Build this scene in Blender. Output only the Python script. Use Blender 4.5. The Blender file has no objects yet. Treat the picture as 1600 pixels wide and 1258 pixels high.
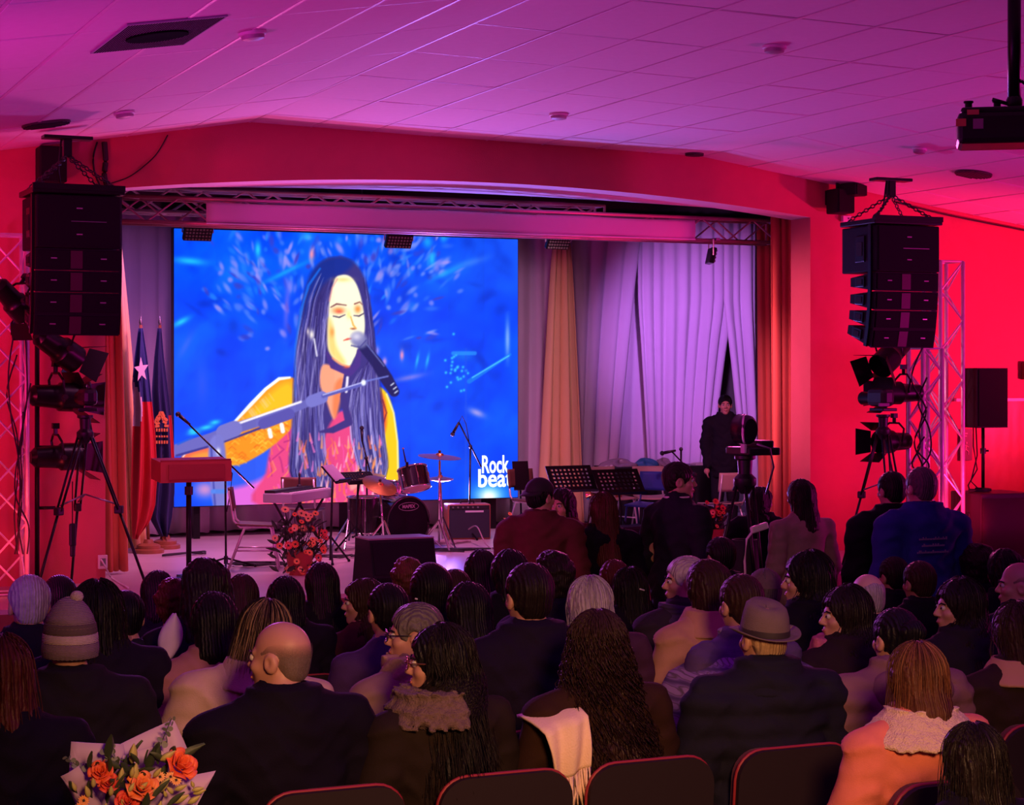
import bpy, bmesh, math, random
import numpy as np
from mathutils import Vector, Matrix, Euler

random.seed(7)
rng = np.random.default_rng(7)
S = bpy.context.scene
COL = S.collection
PI = math.pi

# ------------------------------------------------------------------ camera
# world: X along the stage wall (right), Y towards the stage, Z up; metres
CAMZ, FPX, HY = 2.3, 2981.0, 590.0
TH = math.radians(23.8)
CT, ST = math.cos(TH), math.sin(TH)
cam = bpy.data.cameras.new('camera'); cam_o = bpy.data.objects.new('camera', cam); COL.objects.link(cam_o)
cam_o.location = (0, 0, CAMZ); cam_o.rotation_euler = (PI/2, 0, -TH)
cam.sensor_fit = 'HORIZONTAL'; cam.sensor_width = 36.0; cam.lens = FPX/1600*36
cam.shift_y = (HY-629)/1600.0
cam.clip_start = 0.05; cam.clip_end = 200
S.camera = cam_o

def P(px, py, zc):                       # photo pixel + depth along the view axis -> world point
    u = (px-800)/FPX
    return Vector((zc*(u*CT+ST), zc*(CT-u*ST), CAMZ-(py-HY)/FPX*zc))
def PY(px, py, Y):                       # photo pixel on the plane y = Y
    u = (px-800)/FPX
    return P(px, py, Y/(CT-u*ST))
def PZ(px, py, z):                       # photo pixel on the level z
    return P(px, py, FPX*(CAMZ-z)/(py-HY))
def ZC(px, Y):
    return Y/(CT-(px-800)/FPX*ST)
def proj(p):
    xc = p[0]*CT-p[1]*ST; zc = p[0]*ST+p[1]*CT
    return 800+FPX*xc/zc, HY-FPX*(p[2]-CAMZ)/zc

# ------------------------------------------------------------------ view, world, light
S.view_settings.view_transform = 'Standard'; S.view_settings.look = 'None'
S.view_settings.gamma = 1.0; S.view_settings.use_curve_mapping = False
S.view_settings.exposure = 0.0
S.cycles.use_denoising = True
S.cycles.max_bounces = 6; S.cycles.diffuse_bounces = 4
S.cycles.sample_clamp_indirect = 4.0
W = bpy.data.worlds.new('world'); S.world = W; W.use_nodes = True
W.node_tree.nodes['Background'].inputs[0].default_value = (0.02, 0.004, 0.02, 1)
W.node_tree.nodes['Background'].inputs[1].default_value = 0.3

def spot(name, loc, target, color, power, size=60, blend=0.6, radius=0.15):
    l = bpy.data.lights.new(name, 'SPOT'); l.color = color; l.energy = power
    l.spot_size = math.radians(size); l.spot_blend = blend; l.shadow_soft_size = radius
    o = bpy.data.objects.new(name, l); COL.objects.link(o); o.location = loc
    o.rotation_euler = (Vector(target)-Vector(loc)).to_track_quat('-Z', 'Y').to_euler()
    return o
def point(name, loc, color, power, radius=0.2):
    l = bpy.data.lights.new(name, 'POINT'); l.color = color; l.energy = power; l.shadow_soft_size = radius
    o = bpy.data.objects.new(name, l); COL.objects.link(o); o.location = loc
    return o
RED = (1.0, 0.015, 0.13); MAG = (1.0, 0.015, 0.50); PINK = (1.0, 0.25, 0.6); LAV = (0.62, 0.22, 1.0); WARM = (1.0, 0.6, 0.35)
# red flood lamps at the two lighting towers, washing the front wall beside the stage
spot('flood_lamp_wall_side_near', (0.2, 15.3, 1.9), (1.7, 18.0, 3.3), RED, 500, 95, 1.0)
spot('flood_lamp_pier_near', (2.6, 16.4, 0.6), (2.9, 18.0, 1.4), (1.0, 0.04, 0.05), 60, 100, 1.0)
spot('flood_lamp_wall_side_far', (15.6, 15.4, 1.9), (13.9, 18.0, 3.0), RED, 1050, 100, 1.0)
spot('flood_lamp_pier_far', (12.2, 16.0, 0.6), (12.3, 18.0, 1.9), RED, 130, 100, 1.0)
# added fill spots near the side walls, colouring the ceiling magenta and violet
spot('ceiling_fill_near', (-1.0, 10.0, 1.5), (5.5, 15.0, 4.7), MAG, 580, 115, 1.0, 0.3)
spot('ceiling_fill_far', (16.2, 11.0, 1.5), (9.5, 14.0, 4.7), MAG, 1250, 115, 1.0, 0.5)
spot('ceiling_fill_violet', (-1.2, 6.5, 1.6), (2.2, 10.5, 4.4), (0.45, 0.08, 1.0), 260, 90, 1.0, 0.3)
# uplights on the stage, through the arch to the ceiling
spot('stage_uplight_blue', (8.6, 21.6, 0.9), (7.2, 14.6, 4.75), (0.34, 0.18, 1.0), 1050, 85, 1.0)
spot('stage_uplight_pink', (5.6, 20.2, 0.8), (5.4, 14.8, 4.75), (1.0, 0.10, 0.42), 520, 85, 1.0)
# stage wash from the truss, plus two added fills
spot('truss_wash_far', (10.9, 19.4, 3.7), (13.0, 22.9, 2.6), LAV, 740, 58, 1.0)
spot('drape_fill_middle', (9.2, 19.4, 3.8), (9.4, 22.9, 2.0), (0.95, 0.42, 0.75), 170, 80, 1.0)  # added fill to brighten the cream and lilac drapes
spot('stage_man_fill', (9.3, 16.5, 3.9), (11.6, 19.8, 1.6), PINK, 480, 40, 1.0)  # added from the front to brighten the man on the stage
spot('truss_wash_middle', (8.0, 19.2, 3.8), (7.6, 21.6, 0.4), PINK, 420, 110, 1.0)
spot('truss_wash_near', (5.2, 19.2, 3.8), (5.2, 20.8, 0.4), PINK, 420, 120, 1.0)
spot('truss_wash_drape', (4.6, 20.3, 3.9), (4.9, 22.9, 2.2), LAV, 80, 90, 1.0)
spot('apron_wash', (4.2, 16.4, 3.9), (5.2, 17.6, 0.4), PINK, 120, 100, 1.0)
spot('wing_light', (6.2, 18.75, 3.6), (11.55, 18.2, 2.4), (1.0, 0.22, 0.4), 1500, 34, 0.9)
# back lights on the truss towards the rows
spot('truss_back_light_near', (4.4, 18.7, 3.85), (3.0, 8.0, 1.2), (0.70, 0.12, 1.0), 1200, 36, 0.7, 0.1)
spot('truss_back_light_far', (10.8, 18.7, 3.85), (6.0, 8.0, 0.9), (1.0, 0.10, 0.45), 1000, 36, 0.7, 0.1)
# added violet fill over the rows, and the warm lamp of the entrance behind the last rows
l = bpy.data.lights.new('audience_fill', 'AREA'); l.shape = 'RECTANGLE'; l.size = 6.0; l.size_y = 5.0; l.color = (0.34, 0.02, 0.66); l.energy = 75
o = bpy.data.objects.new('audience_fill', l); COL.objects.link(o); o.location = (4.0, 4.0, 3.85)
spot('entrance_lamp', (1.0, 0.2, 3.1), (2.5, 5.0, 0.85), (1.0, 0.46, 0.19), 1150, 46, 0.9, 0.35)

# ------------------------------------------------------------------ materials
def lin(c):
    return tuple(((v/255.0)/12.92 if v/255.0 <= 0.04045 else ((v/255.0+0.055)/1.055)**2.4) for v in c)
MATS = {}
def mat(name, col, rough=0.6, metal=0.0, noise=0.0, scale=20.0, bump=0.0, bscale=80.0, spec=0.5, sheen=0.0, wave=None, coat=0.0, transm=0.0):
    """col is linear RGB. noise mottles the colour, bump adds fine relief, wave=(scale, dist, axis, strength) adds strands / weave"""
    if name in MATS: return MATS[name]
    m = bpy.data.materials.new(name); m.use_nodes = True
    nt = m.node_tree; b = nt.nodes['Principled BSDF']
    b.inputs['Base Color'].default_value = (*col, 1); b.inputs['Roughness'].default_value = rough
    b.inputs['Metallic'].default_value = metal; b.inputs['Specular IOR Level'].default_value = spec
    if sheen: b.inputs['Sheen Weight'].default_value = sheen
    if coat: b.inputs['Coat Weight'].default_value = coat
    if transm: b.inputs['Transmission Weight'].default_value = transm
    tc = nt.nodes.new('ShaderNodeTexCoord')
    src = tc.outputs['Object']
    if noise > 0:
        n = nt.nodes.new('ShaderNodeTexNoise'); n.inputs['Scale'].default_value = scale; n.inputs['Detail'].default_value = 6
        nt.links.new(src, n.inputs['Vector'])
        mx = nt.nodes.new('ShaderNodeMix'); mx.data_type = 'RGBA'
        mx.inputs['A'].default_value = (*[max(0, c*(1-noise)) for c in col], 1)
        mx.inputs['B'].default_value = (*[min(1, c*(1+noise)) for c in col], 1)
        nt.links.new(n.outputs['Fac'], mx.inputs['Factor']); nt.links.new(mx.outputs['Result'], b.inputs['Base Color'])
    last = None
    if wave:
        w = nt.nodes.new('ShaderNodeTexWave'); w.wave_type = 'BANDS'; w.bands_direction = wave[2]
        w.inputs['Scale'].default_value = wave[0]; w.inputs['Distortion'].default_value = wave[1]; w.inputs['Detail'].default_value = 3
        w.inputs['Detail Scale'].default_value = 1.5
        nt.links.new(src, w.inputs['Vector'])
        bw = nt.nodes.new('ShaderNodeBump'); bw.inputs['Strength'].default_value = wave[3]; bw.inputs['Distance'].default_value = 0.01
        nt.links.new(w.outputs['Fac'], bw.inputs['Height']); last = bw
    if bump > 0:
        n2 = nt.nodes.new('ShaderNodeTexNoise'); n2.inputs['Scale'].default_value = bscale; n2.inputs['Detail'].default_value = 4
        nt.links.new(src, n2.inputs['Vector'])
        bp = nt.nodes.new('ShaderNodeBump'); bp.inputs['Strength'].default_value = bump; bp.inputs['Distance'].default_value = 0.01
        nt.links.new(n2.outputs['Fac'], bp.inputs['Height'])
        if last: nt.links.new(last.outputs['Normal'], bp.inputs['Normal'])
        last = bp
    if last: nt.links.new(last.outputs['Normal'], b.inputs['Normal'])
    MATS[name] = m
    return m
def emis(name, col, strength):
    if name in MATS: return MATS[name]
    m = bpy.data.materials.new(name); m.use_nodes = True; b = m.node_tree.nodes['Principled BSDF']
    b.inputs['Base Color'].default_value = (0, 0, 0, 1); b.inputs['Emission Color'].default_value = (*col, 1)
    b.inputs['Emission Strength'].default_value = strength
    MATS[name] = m
    return m
M_BLACK = mat('black_plastic', (0.012, 0.011, 0.014), 0.45, bump=0.1)
M_BLACKM = mat('black_metal', (0.015, 0.014, 0.016), 0.35, 0.6)
M_SPK = mat('speaker_paint', (0.008, 0.007, 0.012), 0.7, bump=0.25, bscale=300, spec=0.25)
M_GRILLE = mat('speaker_grille', (0.006, 0.005, 0.009), 0.8, bump=0.5, bscale=500, spec=0.2)
M_ALU = mat('aluminium', (0.78, 0.76, 0.78), 0.38, 0.35, noise=0.1)
M_CHROME = mat('chrome', (0.8, 0.8, 0.8), 0.18, 1.0)
M_STEEL = mat('dull_steel', (0.35, 0.34, 0.36), 0.4, 0.9)
M_RUBBER = mat('black_rubber', (0.01, 0.01, 0.01), 0.8)
M_WHITE = mat('white_plastic', (0.75, 0.74, 0.72), 0.5)
M_WOOD = mat('varnished_wood', (0.28, 0.10, 0.04), 0.4, noise=0.4, scale=8, wave=(4, 6, 'X', 0.05))
M_PLY = mat('pale_wood', (0.45, 0.25, 0.13), 0.5, noise=0.25, scale=10)
M_CABLE = mat('black_cable', (0.01, 0.01, 0.012), 0.6)

# ------------------------------------------------------------------ mesh builder
class MB:
    def __init__(s): s.v = []; s.f = []; s.m = []
    def add(s, vs, fs, mi=0):
        o = len(s.v); s.v.extend([tuple(v) for v in vs]); s.f.extend([tuple(i+o for i in f) for f in fs]); s.m.extend([mi]*len(fs)); return s
    def box(s, c, d, R=None, mi=0, taper=None):
        hx, hy, hz = d[0]/2, d[1]/2, d[2]/2; t = taper or 1.0
        vs = [Vector((x*hx*(t if z > 0 else 1), y*hy*(t if z > 0 else 1), z*hz)) for x in (-1, 1) for y in (-1, 1) for z in (-1, 1)]
        if R is not None: vs = [R @ v for v in vs]
        c = Vector(c); vs = [v+c for v in vs]
        return s.add(vs, [(0, 1, 3, 2), (4, 6, 7, 5), (0, 4, 5, 1), (2, 3, 7, 6), (0, 2, 6, 4), (1, 5, 7, 3)], mi)
    def bbox(s, c, d, b=0.01, R=None, mi=0):                      # bevelled box
        bm = bmesh.new(); bmesh.ops.create_cube(bm, size=1)
        for v in bm.verts: v.co = Vector((v.co.x*d[0], v.co.y*d[1], v.co.z*d[2]))
        bmesh.ops.bevel(bm, geom=list(bm.edges), offset=min(b, min(d)*0.45), segments=2, affect='EDGES', profile=0.5)
        bm.verts.index_update(); c = Vector(c)
        vs = [(R @ v.co if R is not None else v.co)+c for v in bm.verts]
        fs = [[v.index for v in f.verts] for f in bm.faces]; bm.free()
        return s.add(vs, fs, mi)
    def tube(s, a, b, r, n=8, r2=None, mi=0, cap=True):
        a = Vector(a); b = Vector(b); d = b-a
        if d.length < 1e-6: return s
        q = d.to_track_quat('Z', 'Y'); r2 = r if r2 is None else r2
        vs = []
        for k, (p, rr) in enumerate(((a, r), (b, r2))):
            for i in range(n):
                t = 2*PI*i/n; vs.append(p+q @ Vector((rr*math.cos(t), rr*math.sin(t), 0)))
        fs = [(i, (i+1) % n, n+(i+1) % n, n+i) for i in range(n)]
        if cap: fs += [tuple(range(n-1, -1, -1)), tuple(range(n, 2*n))]
        return s.add(vs, fs, mi)
    def sweep(s, pts, r, n=6, mi=0):
        pts = [Vector(p) for p in pts]; N = len(pts); vs = []; fs = []
        up = Vector((0, 0, 1))
        for i, p in enumerate(pts):
            d = (pts[min(i+1, N-1)]-pts[max(i-1, 0)])
            if d.length < 1e-9: d = Vector((0, 0, 1))
            d.normalize(); x = d.cross(up)
            if x.length < 0.05: x = d.cross(Vector((1, 0, 0)))
            x.normalize(); y = x.cross(d); rr = r[i] if isinstance(r, (list, tuple)) else r
            for k in range(n):
                t = 2*PI*k/n; vs.append(p+x*rr*math.cos(t)+y*rr*math.sin(t))
        for i in range(N-1):
            for k in range(n):
                fs.append((i*n+k, i*n+(k+1) % n, (i+1)*n+(k+1) % n, (i+1)*n+k))
        fs += [tuple(range(n-1, -1, -1)), tuple((N-1)*n+k for k in range(n))]
        return s.add(vs, fs, mi)
    def lathe(s, prof, c=(0, 0, 0), n=20, R=None, mi=0):          # prof: (radius, z) from bottom to top
        c = Vector(c); vs = []; fs = []; N = len(prof)
        for (r, z) in prof:
            for k in range(n):
                t = 2*PI*k/n; p = Vector((max(r, 1e-4)*math.cos(t), max(r, 1e-4)*math.sin(t), z))
                vs.append((R @ p if R is not None else p)+c)
        for i in range(N-1):
            for k in range(n):
                fs.append((i*n+k, i*n+(k+1) % n, (i+1)*n+(k+1) % n, (i+1)*n+k))
        fs += [tuple(range(n-1, -1, -1)), tuple((N-1)*n+k for k in range(n))]
        return s.add(vs, fs, mi)
    def ball(s, c, r, n=10, m=7, R=None, mi=0):
        rr = r if isinstance(r, (tuple, list)) else (r, r, r); c = Vector(c); vs = []; fs = []
        for i in range(m+1):
            a = PI*i/m
            for k in range(n):
                t = 2*PI*k/n; p = Vector((rr[0]*max(math.sin(a), 1e-3)*math.cos(t), rr[1]*max(math.sin(a), 1e-3)*math.sin(t), -rr[2]*math.cos(a)))
                vs.append((R @ p if R is not None else p)+c)
        for i in range(m):
            for k in range(n):
                fs.append((i*n+k, i*n+(k+1) % n, (i+1)*n+(k+1) % n, (i+1)*n+k))
        return s.add(vs, fs, mi)
    def prism(s, pts, dvec, mi=0):                                  # polygon extruded along dvec
        pts = [Vector(p) for p in pts]; n = len(pts); d = Vector(dvec)
        vs = pts+[p+d for p in pts]
        fs = [tuple(range(n-1, -1, -1)), tuple(range(n, 2*n))]+[(i, (i+1) % n, n+(i+1) % n, n+i) for i in range(n)]
        return s.add(vs, fs, mi)
    def grid(s, nu, nv, fn, mi=0, close_u=False):
        vs = [fn(i/(nu-1), j/(nv-1)) for i in range(nu) for j in range(nv)]
        fs = [(i*nv+j, (i+1)*nv+j, (i+1)*nv+j+1, i*nv+j+1) for i in range(nu-1) for j in range(nv-1)]
        return s.add(vs, fs, mi)
    def mesh(s, name, mats=()):
        me = bpy.data.meshes.new(name); me.from_pydata(s.v, [], s.f); me.validate(verbose=False)
        for m in mats: me.materials.append(m)
        if len(mats) > 1 and len(me.polygons) == len(s.m): me.polygons.foreach_set('material_index', s.m)
        bm = bmesh.new(); bm.from_mesh(me); bmesh.ops.recalc_face_normals(bm, faces=bm.faces); bm.to_mesh(me); bm.free()
        return me
    def build(s, name, m, parent=None, smooth=False, off=None, solid=0.0):
        if off is not None:
            o = Vector(off); s.v = [tuple(Vector(v)-o) for v in s.v]
        me = s.mesh(name, m if isinstance(m, (list, tuple)) else [m])
        return put(name, me, parent, smooth, solid)
def put(name, me, parent=None, smooth=False, solid=0.0):
    o = bpy.data.objects.new(name, me); COL.objects.link(o)
    if parent: o.parent = parent
    if smooth:
        me.polygons.foreach_set('use_smooth', [True]*len(me.polygons))
        if smooth == 'auto':
            try: me.set_sharp_from_angle(angle=math.radians(40))
            except Exception: pass
    if solid:
        md = o.modifiers.new('thickness', 'SOLIDIFY'); md.thickness = solid; md.offset = 0
    return o
def tag(o, label=None, cat=None, group=None, kind=None):
    if label: o['label'] = label
    if cat: o['category'] = cat
    if group: o['group'] = group
    if kind: o['kind'] = kind
    return o
def thing(name, label, cat, loc=(0, 0, 0), rz=0.0, group=None, sc=1.0):
    o = bpy.data.objects.new(name, None); COL.objects.link(o); o.location = loc; o.rotation_euler = (0, 0, rz)
    o.scale = (sc, sc, sc); o.empty_display_size = 0.1
    return tag(o, label, cat, group)
def copy_tree(o, parent=None):
    c = o.copy(); COL.objects.link(c); c.parent = parent
    for ch in o.children: copy_tree(ch, c)
    return c
def RZ(a): return Matrix.Rotation(a, 3, 'Z')
def RX(a): return Matrix.Rotation(a, 3, 'X')
def RY(a): return Matrix.Rotation(a, 3, 'Y')
def text_mesh(body, size, ext=0.002, offset=0.0, sx=1.0, align='CENTER', spacing=1.0):
    cu = bpy.data.curves.new('lettering', 'FONT'); cu.body = body; cu.size = size; cu.extrude = ext; cu.offset = offset
    cu.align_x = align; cu.align_y = 'CENTER'; cu.space_character = spacing; cu.resolution_u = 3
    o = bpy.data.objects.new('lettering', cu); COL.objects.link(o)
    dg = bpy.context.evaluated_depsgraph_get(); me = bpy.data.meshes.new_from_object(o.evaluated_get(dg))
    bpy.data.objects.remove(o); bpy.data.curves.remove(cu)
    for v in me.vertices: v.co.x *= sx
    return me
def jig(n): return [rng.uniform(-1, 1) for _ in range(n)]

# ================================================================== the setting
STZ = 0.37          # stage level
WY, WT = 18.0, 0.4  # front wall plane and thickness
XL, XR = 3.75, 11.55
HX0, HX1, HY0 = -1.6, 16.9, -3.0
FOLDL, FOLDR = 5.15, 10.16
def ceil_z(x):
    if x < FOLDL: return 4.78-(FOLDL-x)*0.165
    if x < FOLDR: return 4.78-(x-FOLDL)*0.02
    return 4.68-(x-FOLDR)*0.141
def floor_z(y): return max(0.0, (9.4-y)*0.055)
M_WALL = mat('orange_painted_wall', (0.52, 0.10, 0.12), 0.75, noise=0.08, scale=6, bump=0.3, bscale=120)
M_TILE = mat('mineral_ceiling_tile', (0.78, 0.74, 0.76), 0.8, noise=0.05, scale=12, bump=0.25, bscale=150)
M_RAIL = mat('white_ceiling_rail', (0.74, 0.70, 0.72), 0.42)
M_FLOOR = mat('hall_floor', (0.10, 0.05, 0.05), 0.6, noise=0.3, scale=5)
M_STAGE = mat('stage_floor', (0.55, 0.46, 0.46), 0.35, noise=0.15, scale=3, bump=0.05, bscale=20)
M_DARK = mat('stage_black', (0.02, 0.016, 0.025), 0.8)
M_SIDE = mat('side_wall_paint', (0.5, 0.2, 0.15), 0.8)

mb = MB()     # hall floor: level in front, rising gently to the back rows
pts = [(HX0, HY0, floor_z(HY0)), (HX1, HY0, floor_z(HY0)), (HX1, 9.4, 0), (HX0, 9.4, 0), (HX0, 18, 0), (HX1, 18, 0)]
mb.add(pts, [(0, 1, 2, 3), (3, 2, 5, 4)])
mb.add([(x, y, -0.2) for x, y, z in pts], [(3, 2, 1, 0), (4, 5, 2, 3)])
tag(mb.build('floor', M_FLOOR), kind='structure')
mb = MB()
mb.box(((HX0+HX1)/2, (16.2+18.4)/2, STZ/2), (HX1-HX0, 2.2, STZ)); mb.box((8.5, 21.1, STZ/2), (14.0, 5.4, STZ))
tag(mb.build('floor_stage', M_STAGE), kind='structure')
mb = MB(); mb.box(((HX0+HX1)/2, 16.19, STZ/2-0.02), (HX1-HX0, 0.02, STZ-0.04))
tag(mb.build('trim_1', mat('stage_front_board', (0.22, 0.06, 0.05), 0.5, noise=0.2)), kind='structure')

def arch_z(x): return 4.30-0.225*((x-7.65)/3.9)**2
mb = MB()     # front wall with the shallow-arched stage opening
xs = sorted(set([HX0, XL, FOLDL, FOLDR, XR, HX1]+list(np.linspace(XL, XR, 33))))
for a, b in zip(xs[:-1], xs[1:]):
    inside = a >= XL-1e-6 and b <= XR+1e-6
    za, zb = (arch_z(a), arch_z(b)) if inside else (0, 0)
    v = [(a, WY, za), (b, WY, zb), (b, WY, ceil_z(b)+0.05), (a, WY, ceil_z(a)+0.05)]
    v += [(x, y+WT, z) for x, y, z in v]
    f = [(0, 1, 2, 3), (7, 6, 5, 4), (3, 2, 6, 7)]
    mb.add(v, f)
    if inside: mb.add([v[4], v[5], v[1], v[0]], [(0, 1, 2, 3)], 1)
for x in (XL, XR):
    mb.add([(x, WY, 0), (x, WY+WT, 0), (x, WY+WT, arch_z(x)), (x, WY, arch_z(x))], [(0, 1, 2, 3)])
M_SOFFIT = mat('white_soffit', (0.75, 0.68, 0.72), 0.7)
wf = mb.build('wall_front', [M_WALL, M_SOFFIT]); tag(wf, kind='structure')
mb = MB(); mb.grid(33, 4, lambda u, v: (4.6+6.0*u, WY+WT+0.75*v*(1-(2*u-1)**2), arch_z(4.6+6.0*u)+0.012))
tag(mb.build('trim_4', M_SOFFIT, None, True, solid=0.02), kind='structure')
mb = MB(); mb.box((HX0-0.1, 7.5, 2.3), (0.2, 21, 4.8)); tag(mb.build('wall_left', M_SIDE), kind='structure')
mb = MB(); mb.box((HX1+0.1, 7.5, 2.3), (0.2, 21, 4.8)); tag(mb.build('wall_right', M_SIDE), kind='structure')
mb = MB(); mb.box((7.65, HY0-0.1, 2.5), (18.9, 0.2, 5)); tag(mb.build('wall_back', M_SIDE), kind='structure')
# stage house
mb = MB(); mb.box((8.5, 23.75, 2.8), (14.4, 0.2, 5.4)); tag(mb.build('wall_stage_back', mat('stage_back_paint', (0.12, 0.11, 0.10), 0.8)), kind='structure')
mb = MB(); mb.box((1.5, 21.1, 2.8), (0.2, 5.4, 5.4)); tag(mb.build('wall_stage_left', M_DARK), kind='structure')
mb = MB(); mb.box((15.5, 21.1, 2.8), (0.2, 5.4, 5.4)); tag(mb.build('wall_stage_right', M_DARK), kind='structure')
mb = MB(); mb.box((8.5, 21.1, 5.5), (14.4, 5.4, 0.1)); tag(mb.build('ceiling_stage', M_DARK), kind='structure')

# ceiling: a backing shell, tiles and rails that can be told apart are pieces of it
mb = MB()
cx = [HX0, FOLDL, FOLDR, HX1]
for a, b in zip(cx[:-1], cx[1:]):
    v = [(a, HY0, ceil_z(a)+0.02), (b, HY0, ceil_z(b)+0.02), (b, WY+WT, ceil_z(b)+0.02), (a, WY+WT, ceil_z(a)+0.02)]
    v += [(x, y, z+0.15) for x, y, z in v]
    mb.add(v, [(0, 1, 2, 3), (7, 6, 5, 4), (0, 4, 5, 1), (2, 6, 7, 3)])
ceiling = tag(mb.build('ceiling', M_TILE), kind='structure')
cols = [FOLDL-0.6*k for k in range(11, 0, -1)]+[FOLDL+(FOLDR-FOLDL)/8*k for k in range(9)]+[FOLDR+0.6*k for k in range(1, 11)]
rows = [8.6, 9.85, 11.1, 12.35, 13.6, 14.85, 16.1, 17.35, 18.0]
VENT_CELLS = []
tile_me = {}
for i, (a, b) in enumerate(zip(cols[:-1], cols[1:])):
    for j, (c, d) in enumerate(zip(rows[:-1], rows[1:])):
        xm, ym = (a+b)/2, (c+d)/2
        pr = [proj((x, y, ceil_z(x))) for x in (a, b) for y in (c, d)]
        if max(p[0] for p in pr) < -60 or min(p[0] for p in pr) > 1660 or max(p[1] for p in pr) < -90: continue
        w, l = round(b-a, 3), round(d-c, 3)
        ang = math.atan2(ceil_z(b-1e-4)-ceil_z(a+1e-4), b-a); w2 = w/math.cos(ang)
        key = (w, l, round(ang, 3))
        if key not in tile_me:
            t = MB(); e = 0.008
            hx, hy = w2/2-0.010, l/2-0.010
            t.add([(-hx, -hy, 0.015), (hx, -hy, 0.015), (hx, hy, 0.015), (-hx, hy, 0.015), (-hx+e, -hy+e, 0), (hx-e, -hy+e, 0), (hx-e, hy-e, 0), (-hx+e, hy-e, 0)],
                  [(0, 1, 2, 3), (7, 6, 5, 4), (0, 4, 5, 1), (1, 5, 6, 2), (2, 6, 7, 3), (3, 7, 4, 0)])
            tile_me[key] = t.mesh('ceiling_tile', [M_TILE])
        o = put('ceiling_tile', tile_me[key], ceiling)
        o.location = (xm, ym, (ceil_z(a+1e-4)+ceil_z(b-1e-4))/2+0.002+random.uniform(-0.0015, 0.0015))
        o.rotation_euler = (random.uniform(-0.004, 0.004), -ang+random.uniform(-0.004, 0.004), 0)
for x in cols:
    if not (-0.5 < x < 16): continue
    t = MB(); t.box((x, (8.6+18)/2, ceil_z(x)+0.002), (0.018, 9.4, 0.006)); t.build('ceiling_rail', M_RAIL, ceiling)
for y in rows[:-1]:
    t = MB()
    for a, b in ((-1.4, FOLDL), (FOLDL, FOLDR), (FOLDR, 16.1)):
        za, zb = ceil_z(a+1e-4)-0.001, ceil_z(b-1e-4)-0.001
        v = [(a, y-0.006, za+0.003), (b, y-0.006, zb+0.003), (b, y+0.006, zb+0.003), (a, y+0.006, za+0.003)]
        v += [(p[0], p[1], p[2]+0.012) for p in v]
        t.add(v, [(3, 2, 1, 0), (4, 5, 6, 7), (0, 1, 5, 4), (2, 3, 7, 6)])
    t.build('ceiling_cross_rail', M_RAIL, ceiling)

# wainscot, strip and dado on the wall right of the stage
def on_wall(px, py, d=0.0): return PY(px, py, WY-d)
mb = MB(); a = on_wall(1536, 626); b = on_wall(1700, 1000)
mb.box(((a.x+b.x)/2, WY-0.012, (a.z+0)/2+0.2), (b.x-a.x, 0.02, a.z-0.4)); tag(mb.build('trim_2', mat('wainscot_board', (0.33, 0.06, 0.03), 0.4, noise=0.3, scale=4, wave=(2, 4, 'X', 0.1))), kind='structure')
mb = MB(); a = on_wall(1490, 625); b = on_wall(1720, 625)
mb.box(((a.x+b.x)/2, WY-0.03, a.z), (b.x-a.x, 0.05, 0.035)); tag(mb.build('trim_3', M_WHITE), kind='structure')

# ================================================================== LED screen with its picture
SY = 22.3
NXS, NZS = 431, 321
sx0, sx1 = PY(272, 500, SY).x, PY(809, 500, SY).x
sz1, sz0 = PY(272, 357, SY).z, PY(272, 792, SY).z
gx, gz = np.meshgrid(np.linspace(sx0, sx1, NXS), np.linspace(sz0, sz1, NZS), indexing='ij')
zc_ = gx*ST+SY*CT; U = 800+FPX*(gx*CT-SY*ST)/zc_; V = HY-FPX*(gz-CAMZ)/zc_
IMG = np.zeros((NXS, NZS, 3))
def vnoise(x, y, seed=0):
    r = np.random.default_rng(seed).random((64, 64))
    xi = np.floor(x).astype(int); yi = np.floor(y).astype(int); fx = x-xi; fy = y-yi
    fx = fx*fx*(3-2*fx); fy = fy*fy*(3-2*fy)
    g = lambda a, b: r[a % 64, b % 64]
    return (g(xi, yi)*(1-fx)+g(xi+1, yi)*fx)*(1-fy)+(g(xi, yi+1)*(1-fx)+g(xi+1, yi+1)*fx)*fy
def fbm(x, y, seed=0): return (vnoise(x, y, seed)+0.5*vnoise(2*x, 2*y, seed+1)+0.25*vnoise(4*x, 4*y, seed+2))/1.75
def box_of(pts, pad):
    p = np.array(pts); x0, y0 = p.min(0)-pad; x1, y1 = p.max(0)+pad
    return (U > x0) & (U < x1) & (V > y0) & (V < y1)
def blend(mask, a, col):
    c = np.array(col, float); a = a[:, None]
    IMG[mask] = IMG[mask]*(1-a)+c*a
def smooth(pts, n=5):
    P_ = [np.array(p, float) for p in pts]; N = len(P_); out = []
    for i in range(N):
        a, b, c, d = P_[i-1], P_[i], P_[(i+1) % N], P_[(i+2) % N]
        for k in range(n):
            t = k/n; out.append(tuple(0.5*((2*b)+(c-a)*t+(2*a-5*b+4*c-d)*t*t+(3*b-a-3*c+d)*t**3)))
    return out
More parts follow.
